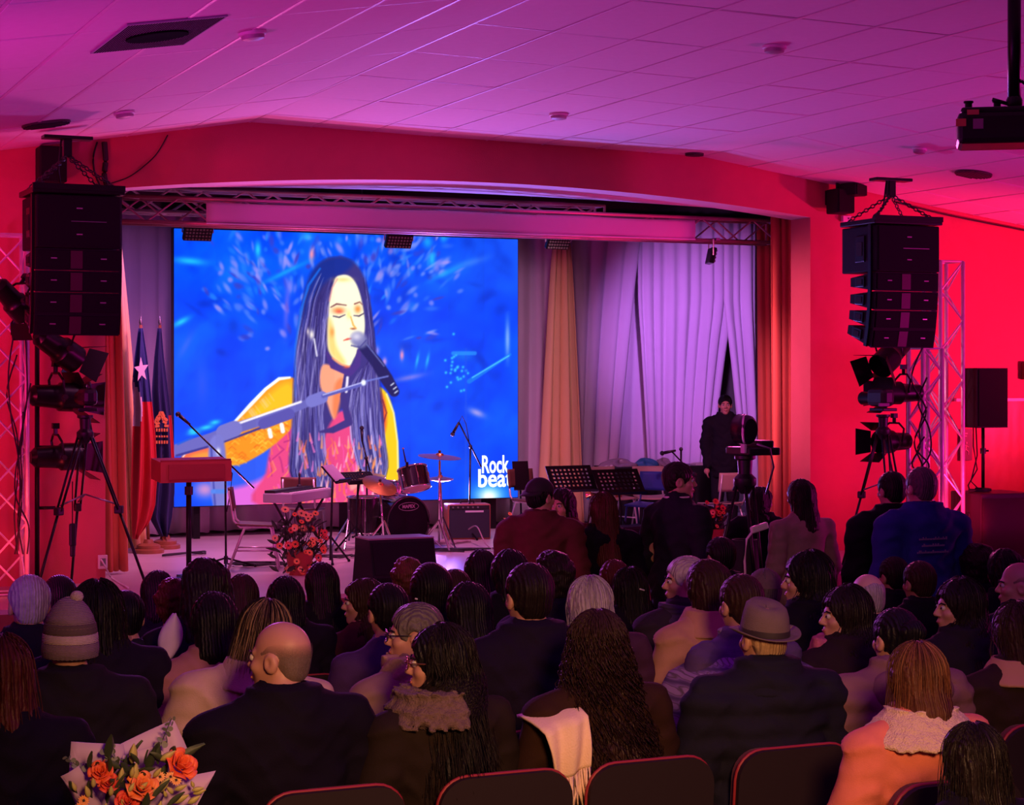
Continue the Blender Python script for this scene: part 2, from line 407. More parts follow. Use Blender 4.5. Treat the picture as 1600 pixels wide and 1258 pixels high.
def poly(pts, col, soft=1.5, alpha=1.0, curve=True):
    if curve: pts = smooth(pts)
    m = box_of(pts, 4*soft)
    x, y = U[m], V[m]; n = len(pts); d = np.full(x.shape, 1e9); s = np.ones(x.shape)
    for i in range(n):
        ax, ay = pts[i]; bx, by = pts[i-1]; ex, ey = bx-ax, by-ay; wx, wy = x-ax, y-ay
        t = np.clip((wx*ex+wy*ey)/(ex*ex+ey*ey+1e-9), 0, 1)
        d = np.minimum(d, (wx-ex*t)**2+(wy-ey*t)**2)
        c1 = y >= ay; c2 = y < by; c3 = ex*wy > ey*wx
        s = np.where((c1 & c2 & c3) | (~c1 & ~c2 & ~c3), -s, s)
    sd = s*np.sqrt(d)
    blend(m, np.clip(0.5-sd/(2*soft), 0, 1)*alpha, col)
def stroke(pts, w, col, alpha=1.0, soft=1.0):
    ws = w if isinstance(w, (list, tuple)) else [w]*len(pts)
    m = box_of(pts, max(ws)+4*soft); x, y = U[m], V[m]; best = np.full(x.shape, 1e9)
    for i in range(len(pts)-1):
        ax, ay = pts[i]; bx, by = pts[i+1]; ex, ey = bx-ax, by-ay
        t = np.clip(((x-ax)*ex+(y-ay)*ey)/(ex*ex+ey*ey+1e-9), 0, 1)
        d = np.hypot(x-ax-ex*t, y-ay-ey*t)-0.5*(ws[i]+(ws[i+1]-ws[i])*t)
        best = np.minimum(best, d)
    blend(m, np.clip(0.5-best/(2*soft), 0, 1)*alpha, col)
def blob(x, y, rx, ry, col, alpha=1.0, ang=0.0, pw=2.0):
    m = box_of([(x-rx-ry, y-rx-ry), (x+rx+ry, y+rx+ry)], 8); c, s = math.cos(ang), math.sin(ang)
    dx, dy = U[m]-x, V[m]-y; q = ((dx*c+dy*s)/rx)**2+((-dx*s+dy*c)/ry)**2
    blend(m, np.exp(-q**(pw/2)*1.2)*alpha, col)
R2 = np.random.default_rng(21)
n1 = fbm(U/60, V/60, 3); n2 = fbm(U/22+0.4*V/22, V/40, 9)
IMG[...] = np.array([0, 82, 255]); IMG += (n1[..., None]-0.5)*np.array([20, 60, 40])
low = np.clip((V-520)/200, 0, 1)[..., None]; IMG[...] = IMG*(1-0.5*low)+np.array([0, 66, 235])*0.5*low
tr = (np.clip((U-640)/160, 0, 1)*np.clip((520-V)/150, 0, 1))[..., None]; IMG[...] = IMG*(1-0.6*tr)+np.array([40, 95, 235])*0.6*tr
dk = np.clip((n2-0.5)*3, 0, 1)[..., None]; IMG[...] = IMG*(1-0.3*dk)+np.array([5, 48, 205])*0.3*dk
# blurred leaves behind the singer
for k in range(70):
    blob(R2.uniform(290, 790), R2.uniform(365, 640), R2.uniform(8, 26), R2.uniform(4, 11), (0, 42, 190), R2.uniform(0.25, 0.55), R2.uniform(0, 3.1))
for k in range(360):
    cx, cy = (R2.normal(400, 48), R2.normal(435, 48)) if k % 5 < 2 else ((R2.normal(622, 42), R2.normal(425, 50)) if k % 5 < 4 else (R2.uniform(470, 700), R2.uniform(365, 430)))
    if not (285 < cx < 770 and 362 < cy < 560): continue
    ax, ay = (470, 560) if cx < 500 else (560, 560)
    ang = math.atan2(cy-ay, cx-ax)+R2.normal(0, 0.35); L = R2.uniform(4, 13)
    cc = [(70, 120, 245), (120, 140, 240), (30, 120, 250), (150, 140, 235), (60, 60, 190)][R2.integers(0, 5)]
    blob(cx, cy, L, R2.uniform(2.2, 5.0), cc, R2.uniform(0.4, 0.9), ang, 3.0)
for (x, y, rx, ry, c, a, an) in [(297, 408, 26, 6, (30, 190, 255), 0.9, 0.1), (283, 503, 15, 5, (40, 200, 255), 0.9, -0.5), (479, 370, 10, 7, (40, 170, 255), 0.8, 0), (403, 390, 5, 13, (40, 200, 255), 0.9, 0),
    (487, 398, 4, 11, (255, 150, 170), 0.9, 0), (447, 425, 40, 4, (20, 160, 255), 0.8, -0.45), (448, 480, 5, 45, (110, 100, 225), 0.7, 0.06), (675, 405, 6, 12, (40, 190, 255), 0.8, 0), (700, 425, 34, 5, (20, 160, 255), 0.7, -0.45),
    (693, 370, 6, 9, (40, 190, 255), 0.7, 0), (668, 378, 8, 10, (30, 180, 255), 0.7, 0), (737, 410, 26, 6, (70, 130, 245), 0.6, -0.3), (290, 540, 6, 24, (60, 100, 235), 0.7, 0.5), (316, 600, 10, 34, (50, 85, 225), 0.6, 0),
    (628, 555, 3.5, 9, (255, 150, 190), 0.9, 0), (601, 565, 4, 7, (240, 160, 220), 0.8, 0), (589, 548, 5, 8, (190, 150, 240), 0.7, 0), (640, 590, 26, 5, (150, 130, 225), 0.7, -0.2), (652, 563, 2.5, 12, (40, 170, 255), 0.9, 0.2), (668, 563, 2.5, 12, (40, 170, 255), 0.9, 0.2),
    (745, 645, 14, 6, (190, 170, 235), 0.8, 0.4), (793, 530, 4, 32, (140, 180, 250), 0.8, 0), (724, 556, 16, 9, (10, 110, 235), 0.8, 0)]:
    blob(x, y, rx, ry, c, a, an)
for k in range(26):
    blob(R2.normal(712, 12), R2.normal(582, 14), 2.2, 2.2, (60, 200, 255), 0.9)
stroke([(733, 596), (765, 575), (797, 554)], [7, 6, 4], (20, 120, 235), 0.9); stroke([(738, 590), (795, 556)], 1.6, (90, 210, 255), 0.9)
stroke([(728, 545), (728, 780)], 3, (30, 80, 235), 0.6); stroke([(708, 552), (742, 552)], 6, (40, 150, 250), 0.7)
# lower left: pink drum skin, blue stand
poly([(352, 760), (380, 735), (430, 730), (452, 745), (455, 800), (345, 800)], (225, 105, 220), 5)
poly([(352, 700), (430, 690), (430, 735), (352, 762)], (40, 90, 240), 5); blob(320, 765, 18, 14, (240, 150, 190), 0.8); blob(300, 740, 14, 7, (235, 190, 220), 0.9)
stroke([(432, 680), (437, 730)], 9, (50, 90, 215)); stroke([(428, 690), (432, 735)], 2, (120, 190, 255))
# torso
poly([(428, 690), (470, 655), (560, 640), (600, 660), (610, 790), (405, 790), (415, 740)], (228, 70, 130), 3)
for k in range(130):
    x, y = R2.uniform(420, 600), R2.uniform(670, 785)
    pts = [(x, y), (x+R2.normal(4, 3), y+R2.uniform(6, 16)), (x+R2.normal(0, 5), y+R2.uniform(17, 28))]
    stroke(pts, R2.uniform(1, 2.6), [(250, 110, 70), (250, 90, 190), (170, 40, 120), (255, 150, 90)][R2.integers(0, 4)], 0.7)
# sleeve and hand on the left
sl = [(462, 596), (452, 590), (436, 592), (415, 610), (392, 634), (366, 662), (352, 682), (345, 700), (350, 722), (372, 727), (404, 712), (432, 692), (456, 668), (470, 640)]
poly(sl, (250, 150, 30), 1.6); poly([(455, 600), (438, 602), (410, 626), (385, 655), (440, 640), (466, 630)], (255, 190, 30), 6)
for k in range(70):
    t = R2.random(); x = 352+t*95; y = 715-t*62+R2.uniform(-26, 22); stroke([(x, y), (x+5, y-4), (x+11, y+1)], 1.4, [(215, 90, 30), (255, 205, 70), (240, 110, 20)][R2.integers(0, 3)], 0.65)
stroke([(366, 660), (392, 632), (415, 608), (436, 592), (453, 590)], [4, 6, 5, 5, 3], (255, 250, 245))
for k in range(26):
    t = R2.random(); x = 356+t*70; y = 672-t*62; stroke([(x, y), (x+8, y+11)], 1.5, (255, 200, 120), 0.7)
poly([(284, 722), (288, 708), (300, 700), (326, 697), (332, 720), (326, 724)], (250, 110, 70), 2); poly([(300, 712), (330, 706), (330, 722), (300, 724)], (255, 150, 60), 3); stroke([(286, 714), (295, 702), (312, 698)], 2, (255, 215, 220))
# sleeve on the right
poly([(590, 606), (604, 614), (614, 640), (621, 684), (623, 735), (618, 790), (598, 790), (592, 730), (586, 690), (588, 640)], (250, 205, 25), 1.6)
poly([(588, 612), (600, 622), (604, 660), (596, 690), (588, 690)], (240, 90, 40), 3); stroke([(604, 616), (615, 645), (621, 690), (622, 740)], 2.4, (255, 245, 170)); stroke([(598, 625), (604, 645), (598, 665), (592, 690)], 2, (130, 40, 60))
# hair: mass, then strands
hair = [(500, 411), (525, 401), (548, 406), (566, 426), (576, 460), (582, 505), (588, 560), (596, 620), (600, 680), (606, 730), (588, 762), (556, 700), (545, 640), (520, 655), (505, 700), (520, 770), (474, 772), (452, 735), (455, 680), (458, 620), (461, 560), (467, 500), (480, 445)]
poly(hair, (58, 52, 128), 2.5)
poly([(480, 440), (500, 411), (530, 402), (552, 410), (540, 425), (510, 440), (490, 470), (470, 520)], (15, 45, 150), 4, 0.8)
stroke([(462, 620), (462, 540), (470, 490), (482, 446), (500, 420)], [3, 4, 5, 4, 3], (20, 110, 240), 0.8)
def lock(yk, lk, rk, n, dark):
    for k in range(n):
        t = R2.random(); y0 = R2.uniform(yk[0], yk[-1]-40); L = R2.uniform(40, 170); ys_ = np.linspace(y0, min(yk[-1], y0+L), 9); ph = R2.uniform(0, 6); am = R2.uniform(0.3, 2.2)
        t2 = np.clip(t+0.06*np.sin(ys_/38+ph), 0, 1); xs_ = np.interp(ys_, yk, lk)*(1-t2)+np.interp(ys_, yk, rk)*t2+am*np.sin(ys_/17+ph)
        c = [(150, 140, 222), (104, 100, 190), (38, 34, 98), (28, 25, 84), (46, 42, 112), (80, 76, 165), (185, 175, 235)][R2.integers(0, 7)]
        ww = R2.uniform(0.6, 2.4); stroke(list(zip(xs_, ys_)), [0.3]+[ww]*7+[0.3], c, R2.uniform(0.25, 0.7), 0.8)
lock([425, 470, 520, 580, 640, 700, 740, 772], [490, 473, 464, 460, 457, 453, 452, 470], [530, 517, 512, 508, 505, 508, 514, 524], 260, True)
lock([560, 600, 640, 690, 730, 765], [572, 552, 545, 548, 560, 580], [590, 594, 598, 602, 605, 596], 190, True)
lock([430, 470, 520, 570], [566, 572, 576, 578], [570, 578, 584, 589], 40, True)
for k in range(90):
    x, y = R2.uniform(466, 596), R2.uniform(675, 765); stroke([(x, y), (x+R2.normal(0, 3), y+R2.uniform(8, 20))], [1, 3.4], [(255, 150, 90), (250, 110, 60), (255, 190, 210), (245, 120, 200)][R2.integers(0, 4)], 0.75)
# throat and neckline
poly([(505, 570), (532, 578), (541, 590), (533, 615), (524, 652), (518, 650), (508, 620), (500, 600)], (255, 165, 130), 2); poly([(524, 600), (536, 595), (526, 650), (520, 640)], (240, 120, 70), 3, 0.8)
stroke([(541, 585), (536, 620), (545, 660), (520, 672), (500, 675)], [7, 9, 12, 10, 3], (60, 50, 125))
stroke([(543, 590), (541, 612)], 4, (235, 225, 245))
# face
poly([(523, 437), (533, 430), (545, 431), (555, 441), (562, 458), (567, 480), (570, 503), (569, 522), (564, 540), (553, 560), (546, 572), (534, 570), (521, 560), (513, 545), (512, 525), (513, 500), (515, 470)], (255, 250, 215), 1.4)
poly([(513, 500), (519, 505), (526, 540), (540, 566), (530, 567), (514, 546)], (255, 215, 120), 3.5, 0.9); blob(519, 519, 4, 8, (250, 150, 70), 0.8); stroke([(520, 560), (534, 570), (546, 573)], 3.5, (250, 150, 110), 0.8)
blob(536, 437, 14, 4, (255, 215, 130), 0.8); stroke([(515, 470), (519, 450), (527, 436)], 2.4, (240, 150, 150), 0.7)
blob(529, 485, 11, 6, (250, 140, 70), 0.95); blob(530, 487, 6, 3, (225, 90, 80), 0.8); blob(559, 483, 6, 7, (250, 140, 60), 0.95); blob(545, 492, 4, 7, (255, 225, 120), 0.7)
stroke([(517, 480), (526, 475), (541, 477)], [1.5, 2.6, 1.6], (120, 60, 70)); stroke([(554, 475), (562, 472), (566, 476)], [2.2, 2, 1.2], (130, 70, 70))
stroke([(521, 494), (530, 496), (539, 492)], [1.8, 2.2, 1.2], (50, 35, 80)); stroke([(553, 493), (561, 494), (568, 490)], [1.4, 2.2, 1.6], (50, 35, 80))
stroke([(548, 495), (552, 508), (556, 513), (548, 513)], [2, 3, 2.6, 1.6], (245, 170, 70), 0.9); blob(552, 514, 4.5, 1.6, (150, 70, 60), 0.9)
stroke([(537, 532), (543, 530), (549, 529)], [1.4, 3.2, 2], (225, 80, 70))
stroke([(511, 552), (520, 572), (546, 582), (558, 570), (561, 548)], [5, 9, 12, 10, 7], (72, 50, 135)); blob(541, 574, 5, 2, (235, 90, 60), 0.7)
blob(487, 523, 4, 8, (255, 245, 235), 0.95); stroke([(491, 530), (495, 556)], 2.4, (225, 220, 245)); blob(481, 518, 2, 6, (250, 230, 230), 0.8)
# held microphone
stroke([(566, 540), (588, 566), (604, 592), (616, 612)], [15, 18, 20, 16], (28, 32, 92)); stroke([(573, 538), (600, 572)], 1.6, (130, 140, 220), 0.8)
for (x, y) in [(611, 602), (615, 608), (617, 614)]: stroke([(x, y), (x+4, y-3)], 1.8, (220, 225, 255))
blob(561, 531, 15, 13, (120, 120, 175), 1.0, 0.7, 6); blob(557, 526, 9, 7, (215, 210, 230), 0.9); stroke([(549, 540), (562, 543), (572, 532)], 2, (70, 70, 140))
# boom arm across
stroke([(276, 704), (330, 686), (372, 668), (420, 653), (480, 630), (505, 622)], [20, 19, 17, 17, 12, 12], (104, 102, 186)); stroke([(372, 662), (420, 645), (470, 628)], 3.4, (245, 240, 255)); stroke([(276, 712), (340, 694), (420, 664), (455, 652)], 3.5, (56, 54, 140))
stroke([(350, 676), (366, 670)], 25, (120, 118, 200)); stroke([(412, 662), (452, 647)], 17, (86, 82, 170)); stroke([(487, 627), (503, 621)], 19, (120, 120, 205)); stroke([(505, 619), (570, 599)], 6, (90, 92, 180)); stroke([(505, 617), (568, 597)], 1.6, (200, 200, 250))
stroke([(566, 597), (606, 588)], 2.4, (110, 120, 210)); blob(568, 598, 4, 5, (245, 250, 255), 1, 0, 4)
for (x, y) in [(421, 672), (440, 664)]: stroke([(x, y), (x+2, y+10)], 6.5, (255, 245, 250))
for (x, y, r) in [(303, 676, 10), (322, 668, 12), (336, 660, 9), (300, 673, 6)]: blob(x, y, r, 4, (40, 195, 250), 1, -0.2)
stroke([(278, 694), (300, 684)], 3, (30, 90, 215))
poly([(326, 696), (350, 688), (353, 795), (334, 795)], (120, 120, 205), 2); stroke([(330, 700), (336, 790)], 3, (70, 75, 170)); blob(341, 706, 3.5, 6, (250, 250, 255), 1); stroke([(333, 768), (352, 768)], 7, (80, 130, 230))
# guitarist's hand low in the picture
poly([(548, 744), (560, 735), (580, 742), (582, 752), (564, 758), (548, 766)], (250, 150, 150), 2)
for k in range(5): stroke([(556+k*3, 740+k*3), (577, 748+k*2)], 1.3, (200, 70, 60), 0.8)
# glow under the logo
blob(764, 772, 30, 20, (60, 190, 255), 1.0); blob(764, 776, 17, 13, (255, 255, 255), 1.0)
grid_tex = 1.0-0.03*((np.floor((gx-sx0)/0.5).astype(int) % 2)[..., None])
IMG = np.clip(IMG*grid_tex, 0, 255)/255.0
IMG = np.where(IMG <= 0.04045, IMG/12.92, ((IMG+0.055)/1.055)**2.4)
led = thing('led_screen', 'large glowing blue video wall showing a long-haired singer at a microphone', 'screen', (0.5*(sx0+sx1), SY, STZ))
o_ = led.location
vv = np.stack([gx-o_.x, np.zeros_like(gx), gz-o_.z], -1).reshape(-1, 3)
I, J = np.meshgrid(np.arange(NXS-1), np.arange(NZS-1), indexing='ij'); q = (I*NZS+J).ravel()
ff = np.stack([q, q+NZS, q+NZS+1, q+1], -1)
me = bpy.data.meshes.new('display'); me.from_pydata(vv.tolist(), [], ff.tolist())
at = me.color_attributes.new('picture', 'FLOAT_COLOR', 'POINT')
at.data.foreach_set('color', np.concatenate([IMG.reshape(-1, 3), np.ones((NXS*NZS, 1))], 1).ravel().astype(np.float32))
m = bpy.data.materials.new('video_picture'); m.use_nodes = True; nt = m.node_tree; b = nt.nodes['Principled BSDF']
an = nt.nodes.new('ShaderNodeAttribute'); an.attribute_name = 'picture'; nt.links.new(an.outputs['Color'], b.inputs['Emission Color'])
b.inputs['Emission Strength'].default_value = 1.18; b.inputs['Base Color'].default_value = (0.01, 0.01, 0.012, 1); b.inputs['Roughness'].default_value = 0.6; b.inputs['Specular IOR Level'].default_value = 0.05
me.materials.append(m); put('display', me, led)
mb = MB(); w, h = sx1-sx0, sz1-sz0
zc0 = (sz0+sz1)/2-STZ
mb.box((0, 0.06, zc0), (w+0.02, 0.1, h+0.02)); mb.build('cabinet', M_BLACK, led)
mb = MB()
for x in (-w/2+0.3, 0, w/2-0.3): MB().box((x, 0.25, (sz0-STZ)/2), (0.08, 0.3, sz0-STZ)).build('support_leg', M_BLACKM, led)
for txt, px0, px1, py0, py1 in (('Rock', 753, 795, 711, 740), ('beat', 747, 801, 732, 762)):
    a, b_ = PY(px0, py1, SY), PY(px1, py0, SY)
    me = text_mesh(txt, 1.0, 0.004, 0.018)
    xs_ = [v.co.x for v in me.vertices]; ys_ = [v.co.y for v in me.vertices]
    for v in me.vertices:
        tx = (v.co.x-min(xs_))/(max(xs_)-min(xs_)); ty = (v.co.y-min(ys_))/(max(ys_)-min(ys_))
        v.co = Vector((a.x+(b_.x-a.x)*tx-o_.x, -0.006+v.co.z, a.z+(b_.z-a.z)*ty-o_.z))
    me.materials.append(emis('logo_light', (0.85, 0.95, 1.0), 1.3)); put('logo_lettering', me, led)

# ================================================================== curtains
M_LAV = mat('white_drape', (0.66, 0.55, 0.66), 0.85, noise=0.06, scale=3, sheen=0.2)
M_CREAM = mat('cream_drape', (0.85, 0.56, 0.24), 0.8, noise=0.05, scale=3, sheen=0.2)
M_ORANGE = mat('orange_drape', (0.80, 0.18, 0.09), 0.8, noise=0.06, scale=3, sheen=0.2)
def curtain(label, m, Y, top, bot, ytop, ybot=None, folds=6, amp=0.06, seed=0, hold=0.0, cat='curtain', group=None):
    """top / bot: photo x of the left and right edge at the heading and at the hem (edges may slant); hangs on plane y = Y"""
    r = np.random.default_rng(seed)
    tl, tr = PY(top[0], ytop, Y), PY(top[-1], ytop, Y)
    zt = PY(0.5*(top[0]+top[-1]), ytop, Y).z; zb = STZ+0.03 if ybot is None else PY(0.5*(bot[0]+bot[-1]), ybot, Y).z
    bl, br = PY(bot[0], 700, Y), PY(bot[-1], 700, Y)
    ph = r.uniform(0, 2*PI, 4); nu, nv = folds*9+1, 16
    base = Vector(((bl.x+br.x)/2, Y, zb))
    kx = r.uniform(0.7, 1.3, 3)
    def fn(u, v):                                       # v: 0 hem .. 1 heading
        s = (1-v); e = max(0.0, (s-hold)/(1-hold))**0.8
        x = (tl.x*(1-u)+tr.x*u)*(1-e)+(bl.x*(1-u)+br.x*u)*e
        a = amp*(0.45+0.75*s)
        d = math.sin(2*PI*folds*u+ph[0]+0.5*math.sin(3*u*PI+ph[1]))*0.6+math.sin(2*PI*folds*0.47*kx[0]*u+ph[2]+0.6*s)*0.55+math.sin(2*PI*folds*1.9*u+ph[3])*0.13
        x += 0.25*a*math.cos(2*PI*folds*u+ph[0])
        return (x-base.x, d*a, zt*(v)+zb*(1-v)-base.z+0.01*math.sin(2*PI*folds*u))
    mb = MB(); mb.grid(nu, nv, fn)
    o = mb.build('stage_curtain', m, None, True, solid=0.006); o.location = base
    return tag(o, label, cat, group)
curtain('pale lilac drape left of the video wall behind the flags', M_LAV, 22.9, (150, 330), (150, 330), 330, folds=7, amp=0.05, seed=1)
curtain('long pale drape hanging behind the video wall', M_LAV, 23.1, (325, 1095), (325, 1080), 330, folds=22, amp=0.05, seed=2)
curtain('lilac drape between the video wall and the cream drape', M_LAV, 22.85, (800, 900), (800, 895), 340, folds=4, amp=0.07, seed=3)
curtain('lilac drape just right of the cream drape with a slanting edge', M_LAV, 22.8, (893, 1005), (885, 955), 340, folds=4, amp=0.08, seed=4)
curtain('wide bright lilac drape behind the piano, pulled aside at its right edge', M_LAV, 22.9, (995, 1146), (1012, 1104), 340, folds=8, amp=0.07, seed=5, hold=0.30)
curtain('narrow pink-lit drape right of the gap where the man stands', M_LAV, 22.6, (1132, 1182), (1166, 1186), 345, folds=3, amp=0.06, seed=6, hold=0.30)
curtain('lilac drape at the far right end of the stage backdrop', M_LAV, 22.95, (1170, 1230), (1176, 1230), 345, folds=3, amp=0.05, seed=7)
curtain('cream drape gathered at the top beside the video wall', M_CREAM, 22.25, (866, 892), (842, 914), 378, folds=4, amp=0.07, seed=8)
curtain('cream drape at the left wing behind the red white and blue flag', M_CREAM, 21.2, (176, 184), (188, 228), 345, folds=3, amp=0.06, seed=9)
curtain('orange wing drape at the left edge of the stage opening', M_ORANGE, 18.75, (140, 182), (150, 196), 330, folds=4, amp=0.05, seed=10)
curtain('orange wing drape at the right edge of the stage opening', M_ORANGE, 18.7, (1204, 1262), (1206, 1262), 325, folds=4, amp=0.05, seed=11)
curtain('bright orange inner drape behind the right wing drape', M_ORANGE, 19.9, (1184, 1215), (1190, 1215), 350, folds=3, amp=0.05, seed=12)

# ================================================================== trusses
def truss(label, a, b, size, up=(0, 0, 1), name='lighting_truss', step=None, faces=(0, 1, 2, 3), m=M_ALU, rc=0.022, rb=0.010, group=None, plate=True):
    a, b = Vector(a), Vector(b); d = b-a; L = d.length; d.normalize(); up = Vector(up); x = d.cross(up).normalized(); y = x.cross(d).normalized()
    root = thing(name, label, 'truss', a, group=group); h = size/2
    cor = [x*sx*h+y*sy*h for sx, sy in ((-1, -1), (1, -1), (1, 1), (-1, 1))]
    ch = MB(); ch.tube((0, 0, 0), d*L, rc, 8); cme = ch.mesh('chord', [m]); cme.polygons.foreach_set('use_smooth', [True]*len(cme.polygons))
    for c in cor:
        o = put('chord', cme, root); o.location = c
    n = max(2, int(round(L/(step or size*1.05)))); st = L/n; bme = {}
    for fi in faces:
        c0, c1 = cor[fi], cor[(fi+1) % 4]
        for k in range(n):
            p, q = (c0, c1) if (k+fi) % 2 == 0 else (c1, c0)
            key = (fi, (k+fi) % 2)
            if key not in bme:
                t = MB(); t.tube(p, q+d*st, rb, 6); bme[key] = t.mesh('brace', [m])
            o = put('brace', bme[key], root); o.location = d*(st*k)
        for e in (0.0, L):
            t = MB(); t.tube(c0+d*e, c1+d*e, rb*1.2, 6); t.build('end_bar', m, root)
    return root
def tower(label, px, zc, ztop, size=0.29, rz=0.0, zb=STZ):
    p = P(px, HY, zc); t = truss(label, (p.x, p.y, zb+0.02), (p.x, p.y, ztop), size, up=(math.sin(rz), math.cos(rz), 0), name='truss_tower')
    mb = MB(); mb.box((0, 0, -0.01), (size+0.25, size+0.25, 0.02)); mb.build('base_plate', M_STEEL, t)
    return t
tower('silver truss tower at the far left, strung with cables and lamps', 12, 16.9, 3.56)
tower('tall silver truss tower right of the hanging loudspeakers', 1474, 20.3, 3.53)
tower('short silver truss tower in front of the taller right one', 1446, 19.7, 2.60, 0.24)
p0, p1 = PY(172, 330, 18.9), PY(1206, 360, 18.9)
M_TRED = mat('painted_truss', (0.55, 0.35, 0.38), 0.4, 0.5)
truss('front truss beam across the top of the stage opening', (p0.x, 18.9, 3.97), (p1.x, 18.9, 3.97), 0.25, step=0.33, m=M_TRED)
p2, p3 = PY(150, 310, 20.6), PY(937, 330, 20.6)
truss('thin silver truss beam behind and above the front beam', (p2.x, 20.6, 4.23), (p3.x, 20.6, 4.23), 0.26, step=0.4, m=mat('painted_alu', (0.78, 0.74, 0.8), 0.5, 0.1), rb=0.014)
_t = bpy.data.objects['lighting_truss.001']
for _f in (0.15, 0.5, 0.85): MB().tube(((p3.x-p2.x)*_f, 0, 0.1), ((p3.x-p2.x)*_f, 0, 5.46-4.23), 0.006, 6).build('hanger_rod', M_STEEL, _t)
# cloth cover around the middle of the front beam
q0, q1 = PY(322, 335, 18.75), PY(1086, 355, 18.75)
cov = thing('truss_banner', 'long white cloth cover wrapped around the middle of the front truss beam', 'banner', ((q0.x+q1.x)/2, 18.75, 3.86))
L = q1.x-q0.x
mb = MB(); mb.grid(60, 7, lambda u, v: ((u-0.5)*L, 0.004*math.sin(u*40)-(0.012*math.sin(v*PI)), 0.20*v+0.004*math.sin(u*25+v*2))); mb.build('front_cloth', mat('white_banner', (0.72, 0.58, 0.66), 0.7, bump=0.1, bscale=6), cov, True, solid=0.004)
mb = MB(); mb.box((0, 0.0, -0.012), (L, 0.03, 0.015)); mb.build('hem_highlight', M_ALU, cov)  # bright bar standing in for the highlight along the lower edge
mb = MB(); mb.box((0, 0.13, 0.0), (L, 0.20, 0.03)); mb.build('bottom_cloth', M_BLACK, cov)

# ================================================================== hanging loudspeakers
def chain(pts, r=0.010, link=0.055):
    mb = MB(); pts = [Vector(p) for p in pts]
    for a, b in zip(pts[:-1], pts[1:]):
        d = b-a; n = max(1, int(d.length/(link*0.72))); q = d.to_track_quat('Z', 'Y').to_matrix()
        for i in range(n):
            c = a+d*((i+0.5)/n); Rm = q @ RZ(PI/2*(i % 2)+0.3)
            loop = [c+Rm @ Vector((0.017*math.cos(t), 0, (link/2-0.004)*math.sin(t))) for t in np.linspace(0, 2*PI, 9)]
            mb.sweep(loop, r*0.6, 4)
    return mb
def array(label, px, pytop, zc, anchor, rz, sub_d=0.62):
    c = P(px, pytop, zc); root = thing('line_array_speaker', label, 'loudspeaker', c, rz)
    w = 0.72
    mb = MB(); mb.bbox((0, 0.0, 0.0), (w+0.06, 0.62, 0.05), 0.008); mb.box((0, -0.3, 0.03), (w+0.06, 0.04, 0.05)); mb.build('rigging_frame', M_BLACKM, root)
    z = -0.03; y = 0.0
    bad = MB(); bad.box((0, 0, 0), (0.05, 0.006, 0.010)); badge = bad.mesh('badge', [mat('grey_badge', (0.5, 0.45, 0.5), 0.3, 0.5)])
    hs = [(0.46, 0, sub_d), (0.185, 1, 0.46), (0.185, 4, 0.46), (0.185, 8, 0.46), (0.185, 13, 0.46)]
    for k, (h, tilt, dep) in enumerate(hs):
        R = RX(math.radians(tilt)); yh = -0.285; cc = Vector((0, y+yh, z)) + R @ Vector((0, -yh, -h/2))
        cab = MB()
        if k == 0: cab.bbox((0, dep/2-0.30, 0), (w, dep, h-0.012), 0.012)
        else:
            cab.prism([(-w/2, -0.28, -h/2+0.001), (-w/2, -0.28, h/2-0.001), (-w/2, 0.16, h/2-0.05), (-w/2, 0.16, -h/2+0.05)], (w, 0, 0))
        o = cab.build('sub_cabinet' if k == 0 else 'speaker_cabinet', M_SPK, root); o.location = cc; o.rotation_euler = (math.radians(tilt), 0, 0)
        yf = -0.305 if k == 0 else -0.285
        g = MB(); g.bbox((0, yf, 0), (w-0.03, 0.014, h-0.03), 0.004); g.build('grille', M_GRILLE, o)
        if k:
            g = MB(); g.box((-0.02, yf-0.006, 0), (0.10, 0.012, h-0.035)); g.build('horn_slot', mat('horn_slot', (0.06, 0.015, 0.03), 0.5), o)
            for sx in (-0.21, 0.21):
                bo = put('badge', badge, o); bo.location = (sx, yf-0.012, 0.01)
        else:
            for sz in (-0.11, 0.11):
                bo = put('badge', badge, o); bo.location = (0.0, yf-0.012, sz)
            g = MB(); g.box((0.08, yf-0.009, 0.0), (0.3, 0.006, 0.006)); g.build('seam_strip', M_STEEL, o)
        # side handles and rails
        for sx in (-1, 1):
            g = MB(); g.bbox((sx*(w/2+0.006), -0.02, 0), (0.018, 0.16, h*0.55), 0.006); g.box((sx*(w/2+0.012), -0.2, 0), (0.02, 0.05, h)); g.build('side_plate', M_BLACKM, o)
            g = MB(); g.bbox((sx*(w/2+0.014), -0.02, 0), (0.014, 0.10, h*0.3), 0.004); g.build('handle', M_RUBBER, o)
        z_next = Vector((0, y+yh, z))+R @ Vector((0, 0, -h)); y, z = z_next.y-yh, z_next.z
    M3 = Matrix.Rotation(-rz, 3, 'Z'); A = M3 @ (Vector(anchor)-c)
    mb = MB(); mb.bbox(A+Vector((0, 0, -0.02)), (0.42, 0.14, 0.03), 0.004); mb.box(A+Vector((0, 0, -0.10)), (0.07, 0.07, 0.16)); mb.build('ceiling_plate', M_BLACKM, root)
    for sx in (-0.34, 0.34):
        for sy in (-0.24, 0.24):
            chain([A+Vector((0, 0, -0.17)), Vector((sx, sy, 0.03))]).build('chain', mat('dark_chain', (0.06, 0.05, 0.06), 0.5, 0.7), root)
    mb = MB(); mb.sweep([A+Vector((-0.05, 0, -0.03)), A+Vector((-0.07, 0.03, -0.3)), Vector((-0.05, 0.22, 0.1)), Vector((-0.2, 0.33, -0.3))], 0.009, 6); mb.build('cable', M_CABLE, root, True)
    return root
array('black hanging loudspeaker stack at the left of the stage', 112, 303, 16.4, P(105, 212, 16.5), 0.02)
